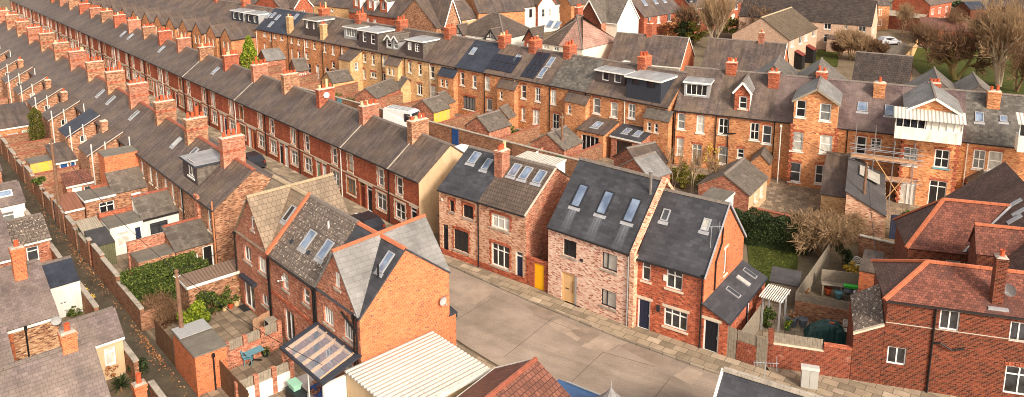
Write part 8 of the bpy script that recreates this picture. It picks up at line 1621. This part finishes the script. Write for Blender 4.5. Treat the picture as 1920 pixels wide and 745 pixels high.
    bush('green fern-like tuft growing on the alley wall', (75, 352), .7, 1.2, 'leaf_green', 700, .11, seed=71, z=1.6); bush('yellow flowering shrub beside the white boarded outhouse', (158, 572), .7, 1.5, 'leaf_gold', 900, .08, seed=72); bush('low green weeds in the yard by the white outhouse', (140, 592), .6, .6, 'leaf_green', 500, .07, seed=73); bush('brown dead shrub below the cream wing window', (203, 706), .6, .8, 'leaf_dead', 700, .07, seed=74); bush('flower border at the bottom of the conservatory yard', (600, 742), .7, .7, 'leaf_dead', 800, .06, seed=75); bush('green shrub beside the spiky plant in the corner yard', (262, 706), .6, 1.2, 'leaf_dark', 900, .08, seed=76)
    # spiky plant
    q = at(228, 735, 0); t = thing('spiky_plant', 'dark green spiky palm-like plant in the bottom left yard', 'plant', Fr(q, 130), 0, 0); R = random.Random(4); mb = MB()
    for i in range(90):
        a = R.uniform(0, 6.28); e = R.uniform(.1, 1.3); L = R.uniform(.7, 1.1); d = Vector((math.cos(a) * math.cos(e), math.sin(a) * math.cos(e), math.sin(e))); s = Vector((-math.sin(a), math.cos(a), 0)) * .03; m = Vector((0, 0, .35)) + d * L * .6; tip = Vector((0, 0, .35)) + d * L - Vector((0, 0, .2)); b = Vector((0, 0, .35)); mb.poly([b - s, b + s, m + s, m - s]); mb.poly([m - s, m + s, tip])
    mb.build('leaves', 'leaf_dark', t); MB().tube((0, 0, 0), (0, 0, .4), .08, n=7).build('stem', 'bark_brown', t)
    # fallen leaves along the alley
    R = random.Random(9); mb = MB()
    for i in range(900):
        x = R.choice([R.gauss(7.5, 1.6), R.gauss(-8, 4), R.uniform(-30, 14)]); y = -7.15 - abs(R.gauss(0, .28)); p = FT.w(x, y); leaf(mb, R, Vector((p[0], p[1], .02)), .07, 0)
    tag(mb.build('fallen_leaves', 'leaf_dead'), 'brown fallen leaves along the edge of the alley', 'leaves', None, 'stuff')
    R = random.Random(12); mb = MB()
    for poly in (((1405, 445), (1495, 445), (1480, 550), (1415, 505)),):
        for i in range(2500):
            u, v = R.random(), R.random(); a = Vector(poly[0]).lerp(Vector(poly[1]), u); b = Vector(poly[3]).lerp(Vector(poly[2]), u); c = a.lerp(b, v); q = at(c.x, c.y, 0); leaf(mb, R, Vector((q[0], q[1], .03)), .05, 1)
    tag(mb.build('grass', 'leaf_green'), 'short green grass on the lawn behind the lean-to', 'grass', None, 'stuff')
plants()

# ------------------------------------------------------------------ light, camera, colour management
def finish():
    w = bpy.data.worlds.new('World'); sc.world = w; w.use_nodes = True; n, l = w.node_tree.nodes, w.node_tree.links; bg = n['Background']
    AZ, EL = 148.0, 34.0
    sky = n.new('ShaderNodeTexSky'); sky.sky_type = 'NISHITA'; sky.sun_disc = False; sky.sun_elevation = math.radians(EL); sky.sun_rotation = math.radians(AZ); sky.air_density = 1.0; sky.dust_density = 2.5; sky.altitude = 20
    hs = n.new('ShaderNodeHueSaturation'); hs.inputs['Saturation'].default_value = .3; l.new(sky.outputs[0], hs.inputs['Color'])
    mx = n.new('ShaderNodeMix'); mx.data_type = 'RGBA'; mx.blend_type = 'MULTIPLY'; mx.inputs[0].default_value = 1; mx.inputs[7].default_value = (1.05, .98, .88, 1); l.new(hs.outputs[0], mx.inputs[6]); l.new(mx.outputs[2], bg.inputs['Color']); bg.inputs['Strength'].default_value = .15
    s = bpy.data.lights.new('sun', 'SUN'); s.energy = 1.9; s.angle = math.radians(8); s.color = (1.0, .9, .77); o = bpy.data.objects.new('sun', s); COL.objects.link(o)
    d = Vector((math.sin(math.radians(AZ)) * math.cos(math.radians(EL)), math.cos(math.radians(AZ)) * math.cos(math.radians(EL)), math.sin(math.radians(EL)))); o.rotation_euler = d.to_track_quat('Z', 'Y').to_euler(); o.location = (60, -40, 80)
    cam = bpy.data.cameras.new('camera'); c = bpy.data.objects.new('camera', cam); COL.objects.link(c); sc.camera = c
    cam.sensor_fit = 'HORIZONTAL'; cam.sensor_width = 36; cam.lens = FPX / 1920 * 36; cam.shift_y = -(372.5 - CY) / 1920; cam.shift_x = 0; cam.clip_end = 2000; cam.clip_start = .5
    c.location = (0, 0, CAMH); c.rotation_euler = (math.pi / 2 - PITCH, 0, 0)
    v = sc.view_settings; v.view_transform = 'Standard'; v.look = 'None'; v.exposure = 1.05; v.gamma = 1; v.use_curve_mapping = False
    sc.cycles.pixel_filter_type = 'BLACKMAN_HARRIS'; sc.cycles.filter_width = 1.0; sc.cycles.max_bounces = 5; sc.cycles.diffuse_bounces = 3
finish()
